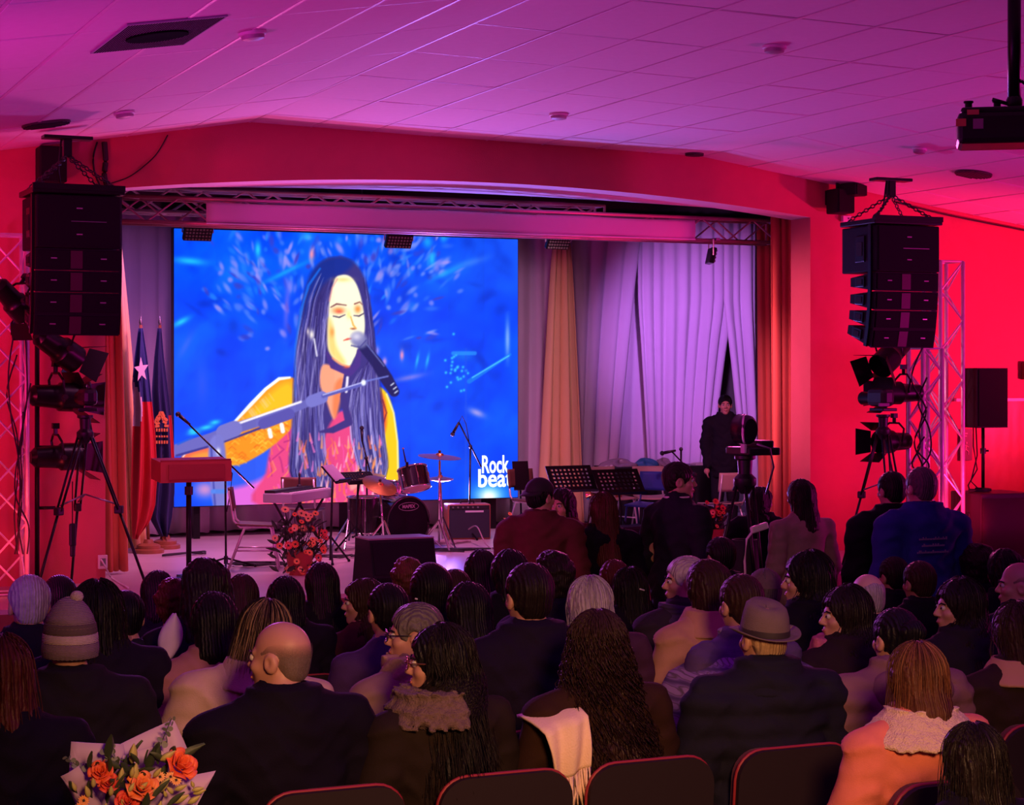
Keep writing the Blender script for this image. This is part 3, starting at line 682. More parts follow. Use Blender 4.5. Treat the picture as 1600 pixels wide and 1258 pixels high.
array('black curved hanging loudspeaker stack at the right of the stage', 1392, 350, 18.75, P(1392, 278, 18.9), -0.02)

# small wall loudspeakers near the ceiling
def wall_speaker(label, px, py, w, h, dep=0.24, Y=WY, rz=0.0, bracket=True):
    p = PY(px, py, Y-dep/2-0.08); t = thing('wall_speaker', label, 'loudspeaker', p, rz)
    mb = MB(); mb.bbox((0, 0, 0), (w, dep, h), 0.015); mb.build('cabinet', M_SPK, t)
    mb = MB(); mb.bbox((0, -dep/2-0.006, 0), (w*0.9, 0.012, h*0.93), 0.004); mb.build('grille', M_GRILLE, t)
    mb = MB(); mb.box((0, dep/2+0.04, h*0.2), (0.06, 0.09, 0.05)); mb.box((0, dep/2+0.07, h*0.2), (0.14, 0.015, 0.16)); mb.build('bracket', M_BLACKM, t)
wall_speaker('small black wall loudspeaker above the left hanging stack', 80, 258, 0.25, 0.33)
wall_speaker('small black wall loudspeaker beside the right hanging stack', 1313, 315, 0.22, 0.27)
wall_speaker('second small black box above the right wall loudspeaker, tilted', 1333, 297, 0.26, 0.13, 0.2, WY-0.1, 0.5)

# cables hanging on the front wall
def cable(label, pts, r=0.008, cat='cable', m=M_CABLE, group=None, sub=6):
    P3 = [Vector(p) for p in pts]; out = []
    for i in range(len(P3)-1):
        a, b = P3[max(i-1, 0)], P3[i]; c, d = P3[i+1], P3[min(i+2, len(P3)-1)]
        for k in range(sub):
            t = k/sub; out.append(0.5*((2*b)+(c-a)*t+(2*a-5*b+4*c-d)*t*t+(3*b-a-3*c+d)*t*t*t))
    out.append(P3[-1]); base = min(out, key=lambda v: v.z).copy()
    mb = MB(); mb.sweep([v-base for v in out], r, 6); o = mb.build('cable', m, None, True); o.location = base
    return tag(o, label, cat, group)
W_ = lambda px, py: PY(px, py, WY-0.012)
cable('thin cable swooping across the wall above the left stage corner', [W_(262, 211), W_(245, 240), W_(222, 262), W_(198, 278), W_(168, 288)], 0.006)
cable('thick black cable dropping from the ceiling corner to the truss', [W_(163, 222), W_(165, 250), W_(163, 275), W_(168, 292)], 0.028)
cable('thinner looping cable beside the thick black one', [W_(152, 222), W_(146, 245), W_(148, 270), W_(157, 292)], 0.009)
cable('cable running along the ceiling edge to the right wall', [PY(1400, 316, WY-0.02), PY(1480, 336, WY-0.02), PY(1600, 360, WY-0.02), PY(1690, 378, WY-0.02)], 0.010)

# ================================================================== ceiling fittings
def ceil_pt(px, py):
    lo, hi = 6.0, 24.0
    for _ in range(40):
        mid = 0.5*(lo+hi); p = P(px, py, mid)
        if p.z < ceil_z(p.x): lo = mid
        else: hi = mid
    return P(px, py, lo)
def slope(x): return -math.atan2(ceil_z(x+0.05)-ceil_z(x-0.05), 0.1)
for (px, py, lb) in ((394, 50, 'white smoke detector beside the perforated ceiling panel'), (194, 175, 'white smoke detector near the left hanging stack'), (873, 178, 'white smoke detector above the middle of the stage arch'),
                     (1210, 72, 'white smoke detector high on the right of the ceiling'), (1437, 232, 'small white smoke detector near the projector')):
    p = ceil_pt(px, py); t = thing('smoke_detector', lb, 'smoke detector', p); t.rotation_euler = (0, slope(p.x), 0)
    k = 0.8 if px > 1400 else 1.0
    mb = MB(); mb.lathe([(0.09*k, 0.0), (0.09*k, -0.018), (0.085*k, -0.022)], n=20); mb.build('base', M_WHITE, t, 'auto')
    mb = MB(); mb.lathe([(0.075*k, -0.02), (0.072*k, -0.045), (0.04*k, -0.055), (0.001, -0.056)], n=20); mb.build('cap', mat('grey_cap', (0.4, 0.36, 0.38), 0.5), t, 'auto')
for (px, py, r, lb) in ((1521, 271, 0.19, 'round dark ceiling grille at the right by the wall'), (1085, 240, 0.10, 'small flush round plate by the arch fold'), (72, 193, 0.20, 'thin dark ceiling slot at the far left')):
    p = ceil_pt(px, py); t = thing('ceiling_grille', lb, 'ceiling grille', p); t.rotation_euler = (0, slope(p.x), 0)
    mb = MB(); mb.lathe([(r, 0.004), (r, -0.012), (r*0.9, -0.016)], n=28); mb.build('rim', mat('dark_rim', (0.05, 0.03, 0.04), 0.5), t, 'auto')
    mb = MB()
    for k in range(-4, 5): mb.box((0, k*r*0.2, -0.018), (2*r*math.sqrt(max(0.02, 0.9-(k*0.2)**2)), 0.012, 0.012))
    mb.build('louver', M_BLACK, t)
# perforated air panel with its round grille
p = ceil_pt(245, 53); t = thing('air_vent_panel', 'perforated metal ceiling panel with a round dark air outlet', 'air vent', p); t.rotation_euler = (0, slope(p.x), 0)
mb = MB(); mb.box((0, 0, -0.006), (0.60, 1.05, 0.010)); mb.build('panel', mat('perforated_panel', (0.30, 0.24, 0.36), 0.7), t)
mb = MB(); mb.box((0, 0, 0), (0.008, 0.008, 0.004)); hm = mb.mesh('perforation', [M_BLACK])
mb = MB()
for i in range(-17, 18):
    for j in range(-30, 31):
        if (i*0.0165)**2+((j)*0.0165)**2 > 0.035: mb.box((i*0.0165, j*0.0165, -0.0115), (0.011, 0.011, 0.002))
tag(mb.build('perforation', mat('hole_dark', (0.02, 0.015, 0.03), 0.95, spec=0.02), t), kind='stuff')
mb = MB(); mb.lathe([(0.19, -0.01), (0.19, -0.022), (0.17, -0.024), (0.1, -0.018)], n=28); mb.build('outlet', mat('vent_dark', (0.004, 0.003, 0.005), 0.95, spec=0.02), t, 'auto')

# projector on its pole
p = P(1545, 205, 11.6); t = thing('projector', 'black ceiling projector hanging from a pole at the top right', 'projector', p, -0.62)
mb = MB(); mb.bbox((0.12, 0, 0), (0.62, 0.42, 0.19), 0.03); mb.build('housing', mat('projector_black', (0.012, 0.009, 0.012), 0.4), t)
mb = MB(); mb.bbox((0.12, 0, 0.105), (0.58, 0.38, 0.04), 0.015); mb.build('lid', M_BLACK, t)
mb = MB(); mb.lathe([(0.06, 0), (0.06, 0.03), (0.045, 0.03), (0.04, 0.01)], n=18, R=RX(PI/2)); o = mb.build('lens', M_BLACKM, t, 'auto'); o.location = (0.3, -0.2, 0.0)
for (x, z, w, h, c) in ((-0.12, 0.03, 0.06, 0.045, (0.75, 0.22, 0.1)), (-0.05, 0.09, 0.07, 0.03, (0.7, 0.25, 0.12)), (-0.02, 0.02, 0.06, 0.06, (0.35, 0.2, 0.3))):
    mb = MB(); mb.box((x-0.05, -0.212, z), (w, 0.004, h)); mb.build('sticker', mat('sticker_%d' % int(c[0]*100), c, 0.6), t)
for x in (-0.12, 0.05):
    mb = MB(); mb.lathe([(0.022, 0), (0.022, 0.05), (0.03, 0.055), (0.03, 0.065)], (x, 0.0, 0.12), 12); mb.build('mount_knob', M_BLACKM, t)
top = ceil_pt(1574, -300 if False else 20).z+0.12
mb = MB(); mb.tube((0.15, 0, 0.20), (0.15, 0, 4.6-p.z+0.2), 0.04, 14); mb.build('pole', M_BLACKM, t, True)
mb = MB(); mb.ball((0.15, 0, 0.17), (0.05, 0.05, 0.06)); mb.tube((0.15, 0, 0.15), (0.02, -0.02, 0.19), 0.012, 6); mb.build('pole_joint', M_BLACK, t, True)
mb = MB(); mb.sweep([(0.19, 0, 0.30), (0.24, 0, 0.26), (0.36, 0.02, 0.22), (0.6, 0.05, 0.2)], 0.010, 6); mb.build('cable', M_CABLE, t, True)

# ================================================================== exit sign, boxes on the right wall
p = PY(1509, 695, WY-0.02); t = thing('exit_sign', 'dark evacuation sign with a running figure beside the truss tower', 'sign', p)
w, h = 0.17, 0.36
mb = MB(); mb.box((0, 0, 0), (w, 0.012, h)); mb.build('board', mat('sign_board', (0.10, 0.02, 0.03), 0.5), t)
mb = MB()
mb.ball((0.005, -0.009, 0.02), (0.012, 0.004, 0.012), 8, 5)
for a, b, wd in (((0.0, 0.0), (-0.008, -0.05), 0.02), ((-0.008, -0.05), (0.03, -0.08), 0.013), ((0.03, -0.08), (0.03, -0.115), 0.011), ((-0.008, -0.05), (-0.03, -0.085), 0.013), ((-0.03, -0.085), (-0.06, -0.09), 0.011), ((0.0, -0.008), (0.035, -0.03), 0.009), ((0.0, -0.008), (-0.035, -0.015), 0.009), ((-0.035, -0.015), (-0.04, -0.04), 0.009)):
    mb.tube((a[0], -0.008, a[1]), (b[0], -0.008, b[1]), wd/2, 6)
mb.build('running_figure', mat('sign_pale', (0.7, 0.4, 0.38), 0.5), t)
mb = MB(); mb.box((-0.02, -0.008, 0.13), (0.08, 0.004, 0.012)); mb.box((-0.02, -0.008, 0.10), (0.06, 0.004, 0.010)); mb.build('sign_line', MATS['sign_pale'], t)
p = PY(1606, 580, WY-0.05); t = thing('wall_box', 'small dark box mounted on the right wall at the frame edge', 'wall box', p)
mb = MB(); mb.bbox((0.03, 0, 0), (0.2, 0.09, 0.2), 0.01); mb.build('housing', mat('wall_box', (0.08, 0.015, 0.02), 0.6), t); mb = MB(); mb.bbox((0.03, -0.05, 0), (0.14, 0.012, 0.14), 0.004); mb.build('cover', M_BLACK, t)
p = PY(1313, 362, WY-0.03); t = thing('junction_box', 'small pale junction box under the right wall loudspeaker', 'wall box', PY(1322, 342, WY-0.03))
mb = MB(); mb.bbox((0, 0, 0), (0.11, 0.05, 0.07), 0.006); mb.build('housing', M_WHITE, t); mb = MB(); mb.ball((0.02, -0.03, 0), (0.012, 0.008, 0.012)); mb.build('screw_cap', M_STEEL, t)

# ================================================================== floor loudspeakers right
p = P(1549, 872, 20.4); p.z = STZ; t = thing('subwoofer', 'large dark subwoofer at the right under the pole loudspeaker', 'loudspeaker', p, -0.1)
mb = MB(); mb.bbox((0, 0, 0.36), (0.64, 0.6, 0.70), 0.015); mb.build('cabinet', mat('sub_brown', (0.035, 0.012, 0.016), 0.55, bump=0.2, bscale=200), t); mb = MB()
mb.grid(14, 2, lambda u, v: (-0.30+0.6*u, -0.302-0.05*math.sin(PI*u), 0.04+0.62*v)); mb.build('grille', mat('sub_grille', (0.06, 0.02, 0.025), 0.6, bump=0.4, bscale=400), t, True, solid=0.01)
for sx in (-1, 1):
    mb = MB(); mb.bbox((sx*0.323, 0, 0.45), (0.012, 0.18, 0.09), 0.004); mb.build('handle', M_BLACK, t)
p = P(1536, 668, 20.4); t = thing('pole_speaker', 'black loudspeaker on a pole standing on the right subwoofer', 'loudspeaker', (p.x, p.y, STZ+0.72))
zb = p.z-STZ-0.72
mb = MB(); mb.tube((0, 0, 0), (0, 0, zb+0.05), 0.018, 10); mb.build('pole', M_BLACKM, t, True)
mb = MB(); mb.tube((0, 0, zb-0.28), (0, 0, zb-0.22), 0.03, 10); mb.tube((0.0, 0, zb-0.25), (0.07, 0, zb-0.25), 0.012, 6); mb.build('clamp_knob', M_BLACK, t)
mb = MB(); mb.prism([(-0.2, -0.16, zb), (0.2, -0.16, zb), (0.13, 0.2, zb), (-0.13, 0.2, zb)], (0, 0, 0.635)); mb.build('cabinet', M_SPK, t)
mb = MB(); mb.bbox((0, -0.166, zb+0.318), (0.37, 0.014, 0.6), 0.005); mb.build('grille', M_GRILLE, t)
mb = MB(); mb.sweep([(-0.05, 0.1, zb+0.1), (-0.09, 0.05, zb-0.2), (-0.03, 0.06, zb-0.45), (-0.18, 0.02, 0.06), (-0.25, -0.1, 0.01)], 0.008, 6); mb.sweep([(-0.02, 0.1, zb+0.1), (-0.03, 0.06, zb-0.3), (-0.12, 0.05, 0.1), (-0.05, 0.0, 0.012)], 0.008, 6); mb.build('cable', M_CABLE, t, True)
cable('coiled black cable lying on top of the right subwoofer', [Vector((p.x-0.12+0.1*math.cos(a)*1.2, p.y-0.1+0.1*math.sin(a), STZ+0.72+0.012*(a/6))) for a in np.linspace(0, 14, 22)], 0.010, sub=2)

# ================================================================== stage lamps with barn doors
def lamp(label, px, py, zc, yaw, pitch, size=1.0, doors=True, glow=None, hang=None):
    p = P(px, py, zc); t = thing('stage_lamp', label, 'stage light', p); R = RZ(yaw) @ RX(pitch); k = size
    t.rotation_euler = R.to_euler()
    mb = MB(); mb.lathe([(0.05*k, -0.26*k), (0.09*k, -0.22*k), (0.10*k, -0.05*k), (0.105*k, 0.0), (0.125*k, 0.02*k), (0.125*k, 0.20*k), (0.118*k, 0.20*k), (0.112*k, 0.05*k)], n=22, R=RX(-PI/2)); mb.build('can', M_BLACKM, t, 'auto')
    mb = MB(); mb.lathe([(0.108*k, 0.04*k), (0.10*k, 0.055*k), (0.05*k, 0.065*k), (0.001, 0.068*k)], n=20, R=RX(-PI/2)); mb.build('lens', glow or mat('dark_lens', (0.02, 0.02, 0.03), 0.1), t, 'auto')
    mb = MB(); mb.sweep([(0.15*k, 0.0, 0), (0.155*k, -0.02*k, 0.14*k), (0.07*k, -0.03*k, 0.2*k), (-0.07*k, -0.03*k, 0.2*k), (-0.155*k, -0.02*k, 0.14*k), (-0.15*k, 0, 0)], 0.012*k, 6); mb.build('yoke', M_BLACKM, t)
    mb = MB(); mb.tube((0, -0.03*k, 0.2*k), (0, -0.03*k, 0.27*k), 0.02*k, 8); mb.box((0, -0.03*k, 0.28*k), (0.05*k, 0.06*k, 0.05*k)); mb.build('clamp', M_BLACKM, t)
    mb = MB(); mb.tube((0.135*k, 0, 0), (0.175*k, 0, 0), 0.025*k, 8); mb.build('knob', M_RUBBER, t)
    if doors:
        for a in range(4):
            Rm = RY(a*PI/2); w = 0.115*k
            q = [Rm @ Vector(v) for v in ((-w, 0.2*k, 0.12*k), (w, 0.2*k, 0.12*k), (w*1.25, 0.34*k, 0.21*k), (-w*1.25, 0.34*k, 0.21*k))]
            mb = MB(); n_ = (q[1]-q[0]).cross(q[2]-q[0]).normalized()*0.004; mb.prism(q, n_); mb.build('barn_door', M_BLACKM, t)
    return t
lamp('black stage lamp with barn doors level beside the left video camera', 90, 620, 17.2, -1.35, -0.05, 1.05)
lamp('black stage lamp below the left video camera behind the tripod', 92, 714, 17.2, -1.45, 0.0, 1.0)
lamp('black stage lamp tilted down under the left hanging loudspeaker', 92, 545, 17.15, -1.1, -0.5, 1.05)
lamp('black stage lamp at the far left high on the truss tower', 20, 470, 16.6, -1.0, -0.7, 0.9)
lamp('black stage lamp under the right hanging loudspeaker, doors open wide', 1392, 556, 19.3, 1.9, -0.55, 1.05)
lamp('black stage lamp level with the right video camera', 1408, 614, 19.5, 1.5, 0.0, 0.95)
lamp('black stage lamp between the legs of the right tripod', 1394, 690, 19.6, 1.75, 0.0, 0.95)
for lb, px, zc_p, zt_ in (('black upright pole carrying the stage lamps beside the left tower', 58, 17.25, 2.75), ('black upright pole carrying the stage lamps beside the right tower', 1419, 19.9, 2.55)):
    pp = P(px, 0, zc_p); t = thing('lamp_pole', lb, 'lamp stand', (pp.x, pp.y, STZ))
    MB().tube((0, 0, 0.02), (0, 0, zt_-STZ), 0.022, 10).build('pole', M_BLACKM, t, True); MB().lathe([(0.2, 0), (0.2, 0.02), (0.05, 0.05), (0.03, 0.09)], n=18).build('base', M_BLACKM, t, 'auto')
    for z_ in (0.75, 1.3, 1.85): MB().tube((0, 0, z_), (0.16 if px < 500 else -0.12, -0.02, z_), 0.015, 8).build('side_arm', M_BLACKM, t, True)
# flat flood lamps under the truss
def flood(label, px, py, Y, w=0.32, tilt=0.6, yaw=0.0, hang=4.11):
    p = PY(px, py, Y); t = thing('flood_lamp', label, 'stage light', p)
    Rm = RZ(yaw) @ RX(tilt)
    mb = MB(); mb.bbox((0, 0, 0), (w, 0.06, 0.18), 0.01, Rm); mb.build('housing', M_BLACKM, t)
    mb = MB(); [mb.box(Rm @ Vector((x, -0.035, z)), (0.02, 0.012, 0.02), Rm) for x in np.linspace(-w/2+0.03, w/2-0.03, 8) for z in (-0.06, -0.02, 0.02, 0.06)]; mb.build('led_grid', mat('led_lens', (0.25, 0.27, 0.2), 0.2), t)
    for sx in (-1, 1):
        mb = MB(); mb.tube((sx*(w/2+0.012)*math.cos(yaw), sx*(w/2+0.012)*math.sin(yaw), 0), (sx*(w/2+0.012)*math.cos(yaw), sx*(w/2+0.012)*math.sin(yaw), hang-p.z), 0.008, 6); mb.build('bracket', M_ALU, t)
    MB().box((0, 0, hang-p.z), (0.05, 0.32, 0.03)).build('hook_clamp', M_STEEL, t)
flood('flat flood lamp above the left corner of the video wall', 309, 364, 20.6)
flood('flat flood lamp above the middle of the video wall', 623, 376, 20.6)
flood('flat flood lamp in front of the cream drape', 872, 378, 20.6, 0.3)
flood('long black bar lamp hanging tilted under the right end of the truss', 1111, 400, 18.9, 0.34, 0.2, 1.2, 3.86)

# ================================================================== flags
def flag(label, base, px_c, py_top, shape, rows_, kind):
    """shape: list of (py, px_left, px_right) giving the drooping outline; built as folded cloth at the pole's own distance"""
    b = PZ(*base, STZ); zc = FPX*(CAMZ-STZ)/(base[1]-HY); t = thing('flag_on_pole', label, 'flag', b)
    mb = MB(); mb.lathe([(0.17, 0), (0.17, 0.04), (0.15, 0.05), (0.13, 0.05), (0.13, 0.085), (0.10, 0.10), (0.06, 0.11), (0.045, 0.15)], n=24); mb.build('base', M_WOOD, t, 'auto')
    top = P(px_c, py_top, zc)-b
    mb = MB(); mb.tube((0, 0, 0.1), top, 0.018, 10); mb.build('pole', M_WOOD, t, True)
    mb = MB(); mb.lathe([(0.012, 0), (0.022, 0.03), (0.004, 0.10)], top, 10); mb.build('finial', M_STEEL, t, 'auto')
    ys = [s[0] for s in shape]
    def fn(u, v):
        py = ys[0]+(ys[-1]-ys[0])*v
        l = np.interp(py, ys, [s[1] for s in shape]); r = np.interp(py, ys, [s[2] for s in shape])
        p = P(l+(r-l)*u, py, zc-0.06)-b
        amp = 0.05*min(1, v*2+0.15)
        p.y += amp*math.sin(u*2*PI*2.3+v*1.2)+0.03*math.sin(u*9+v*4)-0.02
        return p
    mb = MB(); nu, nv = 34, 44; mb.grid(nu, nv, fn)
    k = 0
    for i in range(nu-1):
        for j in range(nv-1):
            mb.m[k] = rows_((i+0.5)/(nu-1), (j+0.5)/(nv-1)); k += 1
    mats = {'chile': [mat('flag_blue', (0.02, 0.035, 0.16), 0.8), mat('flag_white', (0.62, 0.55, 0.62), 0.8), mat('flag_red', (0.55, 0.02, 0.03), 0.8)],
            'navy': [mat('flag_navy', (0.02, 0.025, 0.11), 0.8), MATS.get('flag_red') or mat('flag_red', (0.55, 0.02, 0.03), 0.8)]}[kind]
    mb.build('cloth', mats, t, True, solid=0.004)
    return t, b, zc, fn
t, b, zc, fn = flag('red white and blue flag with a white star drooping on a wooden pole', (232, 864), 220, 508,
    [(513, 216, 223), (560, 210, 230), (600, 207, 234), (640, 210, 238), (680, 208, 242), (740, 206, 245), (790, 205, 242), (815, 206, 234), (842, 207, 214)], lambda u, v: (0 if (v < 0.36 and v < 0.10+0.30*u+0.12) or (v < 0.20) else (1 if v < 0.36 and u < 0.62-1.2*(v-0.22) or (v < 0.46 and u < 0.45-1.6*(v-0.33)) else 2)), 'chile')
star = MB(); c = P(221, 578, zc-0.17)-b; pts = []
for k in range(10):
    a = PI/2+k*PI/5+0.1; r = 0.11 if k % 2 == 0 else 0.045; pts.append((c.x+r*0.75*math.cos(a), c.y, c.z+r*math.sin(a)*1.3))
star.prism(pts, (0, 0.006, 0)); star.build('star', MATS['flag_white'], t)
t, b, zc, fn = flag('dark blue flag with a gold emblem drooping beside the red one', (258, 857), 250, 508,
    [(513, 246, 252), (560, 241, 256), (610, 238, 262), (660, 240, 268), (720, 240, 272), (770, 236, 272), (810, 234, 268), (838, 250, 262)], lambda u, v: 1 if (u > 0.86 and 0.42 < v < 0.72) else 0, 'navy')
g = MB(); R3 = random.Random(3)
for k in range(26):
    a = R3.uniform(0, PI); rr = R3.choice([0.13, 0.17]); c = P(252+6*math.cos(a)*rr*8, 668-16*math.sin(a)*rr*8, zc-0.17)-b; g.box(c, (0.028, 0.006, 0.05), RY(a-PI/2))
for j, y in enumerate((672, 682, 691)):
    for k in range(5): c = P(245+k*4, y, zc-0.17)-b; g.box(c, (0.018, 0.006, 0.035 if j != 1 else 0.02))
g.build('gold_emblem', mat('gold_thread', (0.62, 0.22, 0.05), 0.5), t)

# ================================================================== lectern, monitor, amplifier
b = PZ(295, 906, STZ); s = FPX/(FPX*(CAMZ-STZ)/(906-HY)); t = thing('lectern', 'red wooden slab lectern on a single black pole', 'lectern', b, 0.12)
zt = (906-752)/s
mb = MB(); mb.tube((0, 0, 0.02), (0, 0, zt+0.03), 0.026, 12); mb.build('pole', M_BLACKM, t, True)
mb = MB(); mb.tube((0, 0, zt-0.13), (0, 0, zt-0.05), 0.04, 12); mb.build('collar', M_BLACK, t)
for a in (0, PI/2): 
    mb = MB(); mb.box((0, 0, 0.015), (0.5, 0.06, 0.03), RZ(a)); mb.build('foot_bar', M_BLACKM, t)
mb = MB(); mb.prism([(-0.355, -0.20, zt), (-0.355, -0.20, zt+0.195), (-0.355, 0.06, zt+0.225), (-0.355, 0.06, zt+0.03)], (0.71, 0, 0)); mb.build('desk', mat('red_wood', (0.42, 0.07, 0.05), 0.45, noise=0.25, scale=5), t)
mb = MB(); mb.box((0, -0.21, zt+0.10), (0.56, 0.012, 0.14)); mb.build('front_panel', mat('red_wood_dark', (0.33, 0.05, 0.04), 0.4, noise=0.2, scale=4), t)
mb = MB(); mb.box((0, -0.19, zt+0.205), (0.7, 0.02, 0.02), RX(0.1)); mb.build('page_ledge', MATS['red_wood_dark'], t)

b = PZ(620, 915, STZ); t = thing('stage_monitor', 'black wedge floor monitor at the stage front before the bass drum', 'loudspeaker', b, 0.03)
mb = MB(); mb.prism([(-0.32, -0.05, 0), (-0.32, -0.22, 0.10), (-0.32, -0.12, 0.44), (-0.32, 0.22, 0.44), (-0.32, 0.32, 0)], (0.64, 0, 0)); mb.build('cabinet', M_SPK, t)
mb = MB(); mb.box((0, -0.178, 0.27), (0.6, 0.012, 0.30), RX(-0.286)); mb.build('grille', M_GRILLE, t)
mb = MB(); mb.box((0, 0.05, 0.446), (0.645, 0.345, 0.014)); mb.build('top_edge', mat('grey_edge', (0.30, 0.25, 0.27), 0.5), t)
b = PZ(985, 872, STZ); t = thing('stage_monitor', 'black floor monitor behind the standing red-haired woman', 'loudspeaker', b, 0.1)
mb = MB(); mb.prism([(-0.25, -0.05, 0), (-0.25, -0.18, 0.08), (-0.25, -0.10, 0.34), (-0.25, 0.18, 0.34), (-0.25, 0.26, 0)], (0.5, 0, 0)); mb.build('cabinet', M_SPK, t)
mb = MB(); mb.box((0, -0.145, 0.21), (0.46, 0.012, 0.23), RX(-0.3)); mb.build('grille', M_GRILLE, t)
b = PZ(731, 842, STZ); t = thing('guitar_amplifier', 'brown-sided guitar amplifier with a black front under the logo on the screen', 'amplifier', b, -0.22)
mb = MB(); mb.bbox((0, 0.05, 0.21), (0.52, 0.30, 0.42), 0.015); mb.build('cabinet', mat('amp_brown', (0.36, 0.10, 0.06), 0.6, bump=0.2), t)
mb = MB(); mb.bbox((0.0, -0.105, 0.19), (0.49, 0.02, 0.34), 0.004); mb.build('grille', mat('amp_cloth', (0.02, 0.02, 0.035), 0.8, bump=0.4, bscale=300), t)
mb = MB(); mb.box((0.0, -0.11, 0.385), (0.48, 0.015, 0.045)); mb.build('control_panel', M_BLACK, t)
mb = MB(); mb.box((0.06, -0.118, 0.335), (0.22, 0.006, 0.022)); mb.build('name_plate', M_ALU, t)
for k in range(6):
    mb = MB(); mb.tube((-0.2+k*0.06, -0.118, 0.385), (-0.2+k*0.06, -0.135, 0.385), 0.011, 8); mb.build('knob', M_STEEL, t)
mb = MB(); mb.sweep([(-0.08, 0.05, 0.42), (-0.08, 0.05, 0.45), (0.08, 0.05, 0.45), (0.08, 0.05, 0.42)], 0.012, 6); mb.build('carry_handle', M_RUBBER, t)

# ================================================================== stands
def tripod_feet(t, r, h, n=3, a0=0.4, m=M_BLACKM, rad=0.011):
    for k in range(n):
        a = a0+2*PI*k/n; e = Vector((r*math.cos(a), r*math.sin(a), 0.012))
        mb = MB(); mb.tube((0, 0, h), e, rad, 6); mb.ball(e, 0.018, 6, 4); mb.build('leg', m, t)
def mic_stand(label, base, pole_top, boom=None, mic=None, a0=0.4, feet=0.30):
    """base: pixel of the foot on the stage; pole_top pixel; boom=(px,py,px,py) at the same distance; mic pixel end -> direction"""
    b = PZ(*base, STZ); zc = FPX*(CAMZ-STZ)/(base[1]-HY); t = thing('microphone_stand', label, 'microphone stand', b)
    q = lambda px, py, d=0: P(px, py, zc+d)-b
    tp = q(*pole_top); tp.x = tp.x if abs(tp.x) < 0.12 else tp.x
    mb = MB(); mb.tube((0, 0, 0.05), tp, 0.011, 8); mb.build('pole', M_BLACKM, t, True)
    mb = MB(); mb.tube((0, 0, 0.05), (0, 0, 0.13), 0.022, 8); mb.ball(tp, 0.024, 8, 6); mb.build('clutch', M_BLACK, t)
    tripod_feet(t, feet, 0.11, a0=a0)
    if boom:
        mb = MB(); mb.tube(q(*boom[:2]), q(*boom[2:]), 0.009, 8); mb.build('boom', M_BLACKM, t, True)
    if mic:
        a, c = q(*mic[:2]), q(*mic[2:]); d = (c-a); d.normalize(); L = 0.19 if len(mic) < 5 else mic[4]
        mb = MB(); mb.tube(a, a+d*L*0.72, 0.012, 8, 0.02); mb.build('microphone_body', M_BLACK, t, True)
        mb = MB(); mb.ball(a+d*L*0.85, 0.028, 10, 7); mb.build('microphone_head', mat('mic_mesh', (0.05, 0.05, 0.06), 0.4, 0.7, bump=0.6, bscale=500), t, True)
    return t, b, q
t, b, q = mic_stand('boom microphone stand left of the keyboard, its microphone by the flag', (353, 889), (352, 724), (397, 763, 296, 664), (297, 664, 288, 656), 0.25, 0.34)
mb = MB(); mb.sweep([q(352, 724), q(363, 740), q(360, 770), q(354, 800)], 0.006, 5); mb.build('cable', M_CABLE, t, True)
mic_stand('thin microphone stand rising in front of the drum cymbals', (575, 842), (572, 716), (578, 736, 566, 690), (566, 690, 565, 662), 0.1, 0.22)
t, b, q = mic_stand('microphone stand with a gooseneck right of the drums', (733, 842), (735, 698), (752, 730, 717, 660), (717, 660, 708, 677), 0.5, 0.26)
mb = MB(); mb.sweep([q(717, 660), q(722, 650), q(728, 662), q(733, 690)], 0.005, 5); mb.build('cable', M_CABLE, t, True)
mic_stand('microphone stand by the black table with a level microphone', (1064, 850), (1064, 702), (1070, 727, 1050, 706), (1056, 704, 1036, 708), 0.2, 0.25)
mic_stand('straight microphone stand right of the man in the suit', (1085, 858), (1085, 764), None, (1085, 764, 1085, 745), 0.6, 0.2)

def music_stand(label, base, desk_c, w, h, yaw=0.0, tilt=0.5, holes=False, m=M_BLACKM, paper=None, cat='music stand'):
    b = PZ(*base, STZ); zc = FPX*(CAMZ-STZ)/(base[1]-HY); t = thing('music_stand', label, cat, b)
    c = P(*desk_c, zc)-b; R = RZ(yaw) @ RX(-tilt)
    mb = MB(); mb.tube((0, 0, 0.03), (c.x, 0.03, c.z), 0.012, 8); mb.build('pole', m, t, True)
    tripod_feet(t, 0.24, 0.28, a0=0.3, m=m)
    if not holes:
        mb = MB(); mb.bbox(c, (w, 0.012, h), 0.004, R); mb.build('desk', m, t)
    else:                                               # perforated desk: bars between rows of square holes
        mb = MB(); nx, nz = 9, 5; hw, hh = w*0.86/nx, h*0.75/nz
        mb.box(c+R @ Vector((0, 0, -h/2+h*0.07)), (w, 0.010, h*0.14), R); mb.box(c+R @ Vector((0, 0, h/2-h*0.03)), (w, 0.010, h*0.06), R)
        for i in range(nx+1): mb.box(c+R @ Vector((-w*0.43+i*hw, 0, h*0.05)), (hw*0.5, 0.010, h*0.84), R)
        for j in range(nz+1): mb.box(c+R @ Vector((0, 0, -h*0.34+j*hh)), (w*0.9, 0.0101, hh*0.48), R)
        for sx in (-1, 1): mb.box(c+R @ Vector((sx*w*0.48, 0, 0)), (w*0.05, 0.010, h), R)
        mb.build('desk', m, t)
    mb = MB(); mb.box(c+R @ Vector((0, -0.03, -h/2)), (w, 0.06, 0.012), R); mb.build('ledge', m, t)
    if paper:
        mb = MB(); mb.box(c+R @ Vector((0, -0.012, 0.01)), (w*0.92, 0.006, h*0.9), R); mb.build('sheet_music', paper, t)
    return t
M_PAPER = mat('paper', (0.75, 0.70, 0.74), 0.7)
music_stand('black music stand with slotted desk in front of the drum cymbals', (556, 862), (562, 747), 0.40, 0.20, 0.3, 0.9, True)
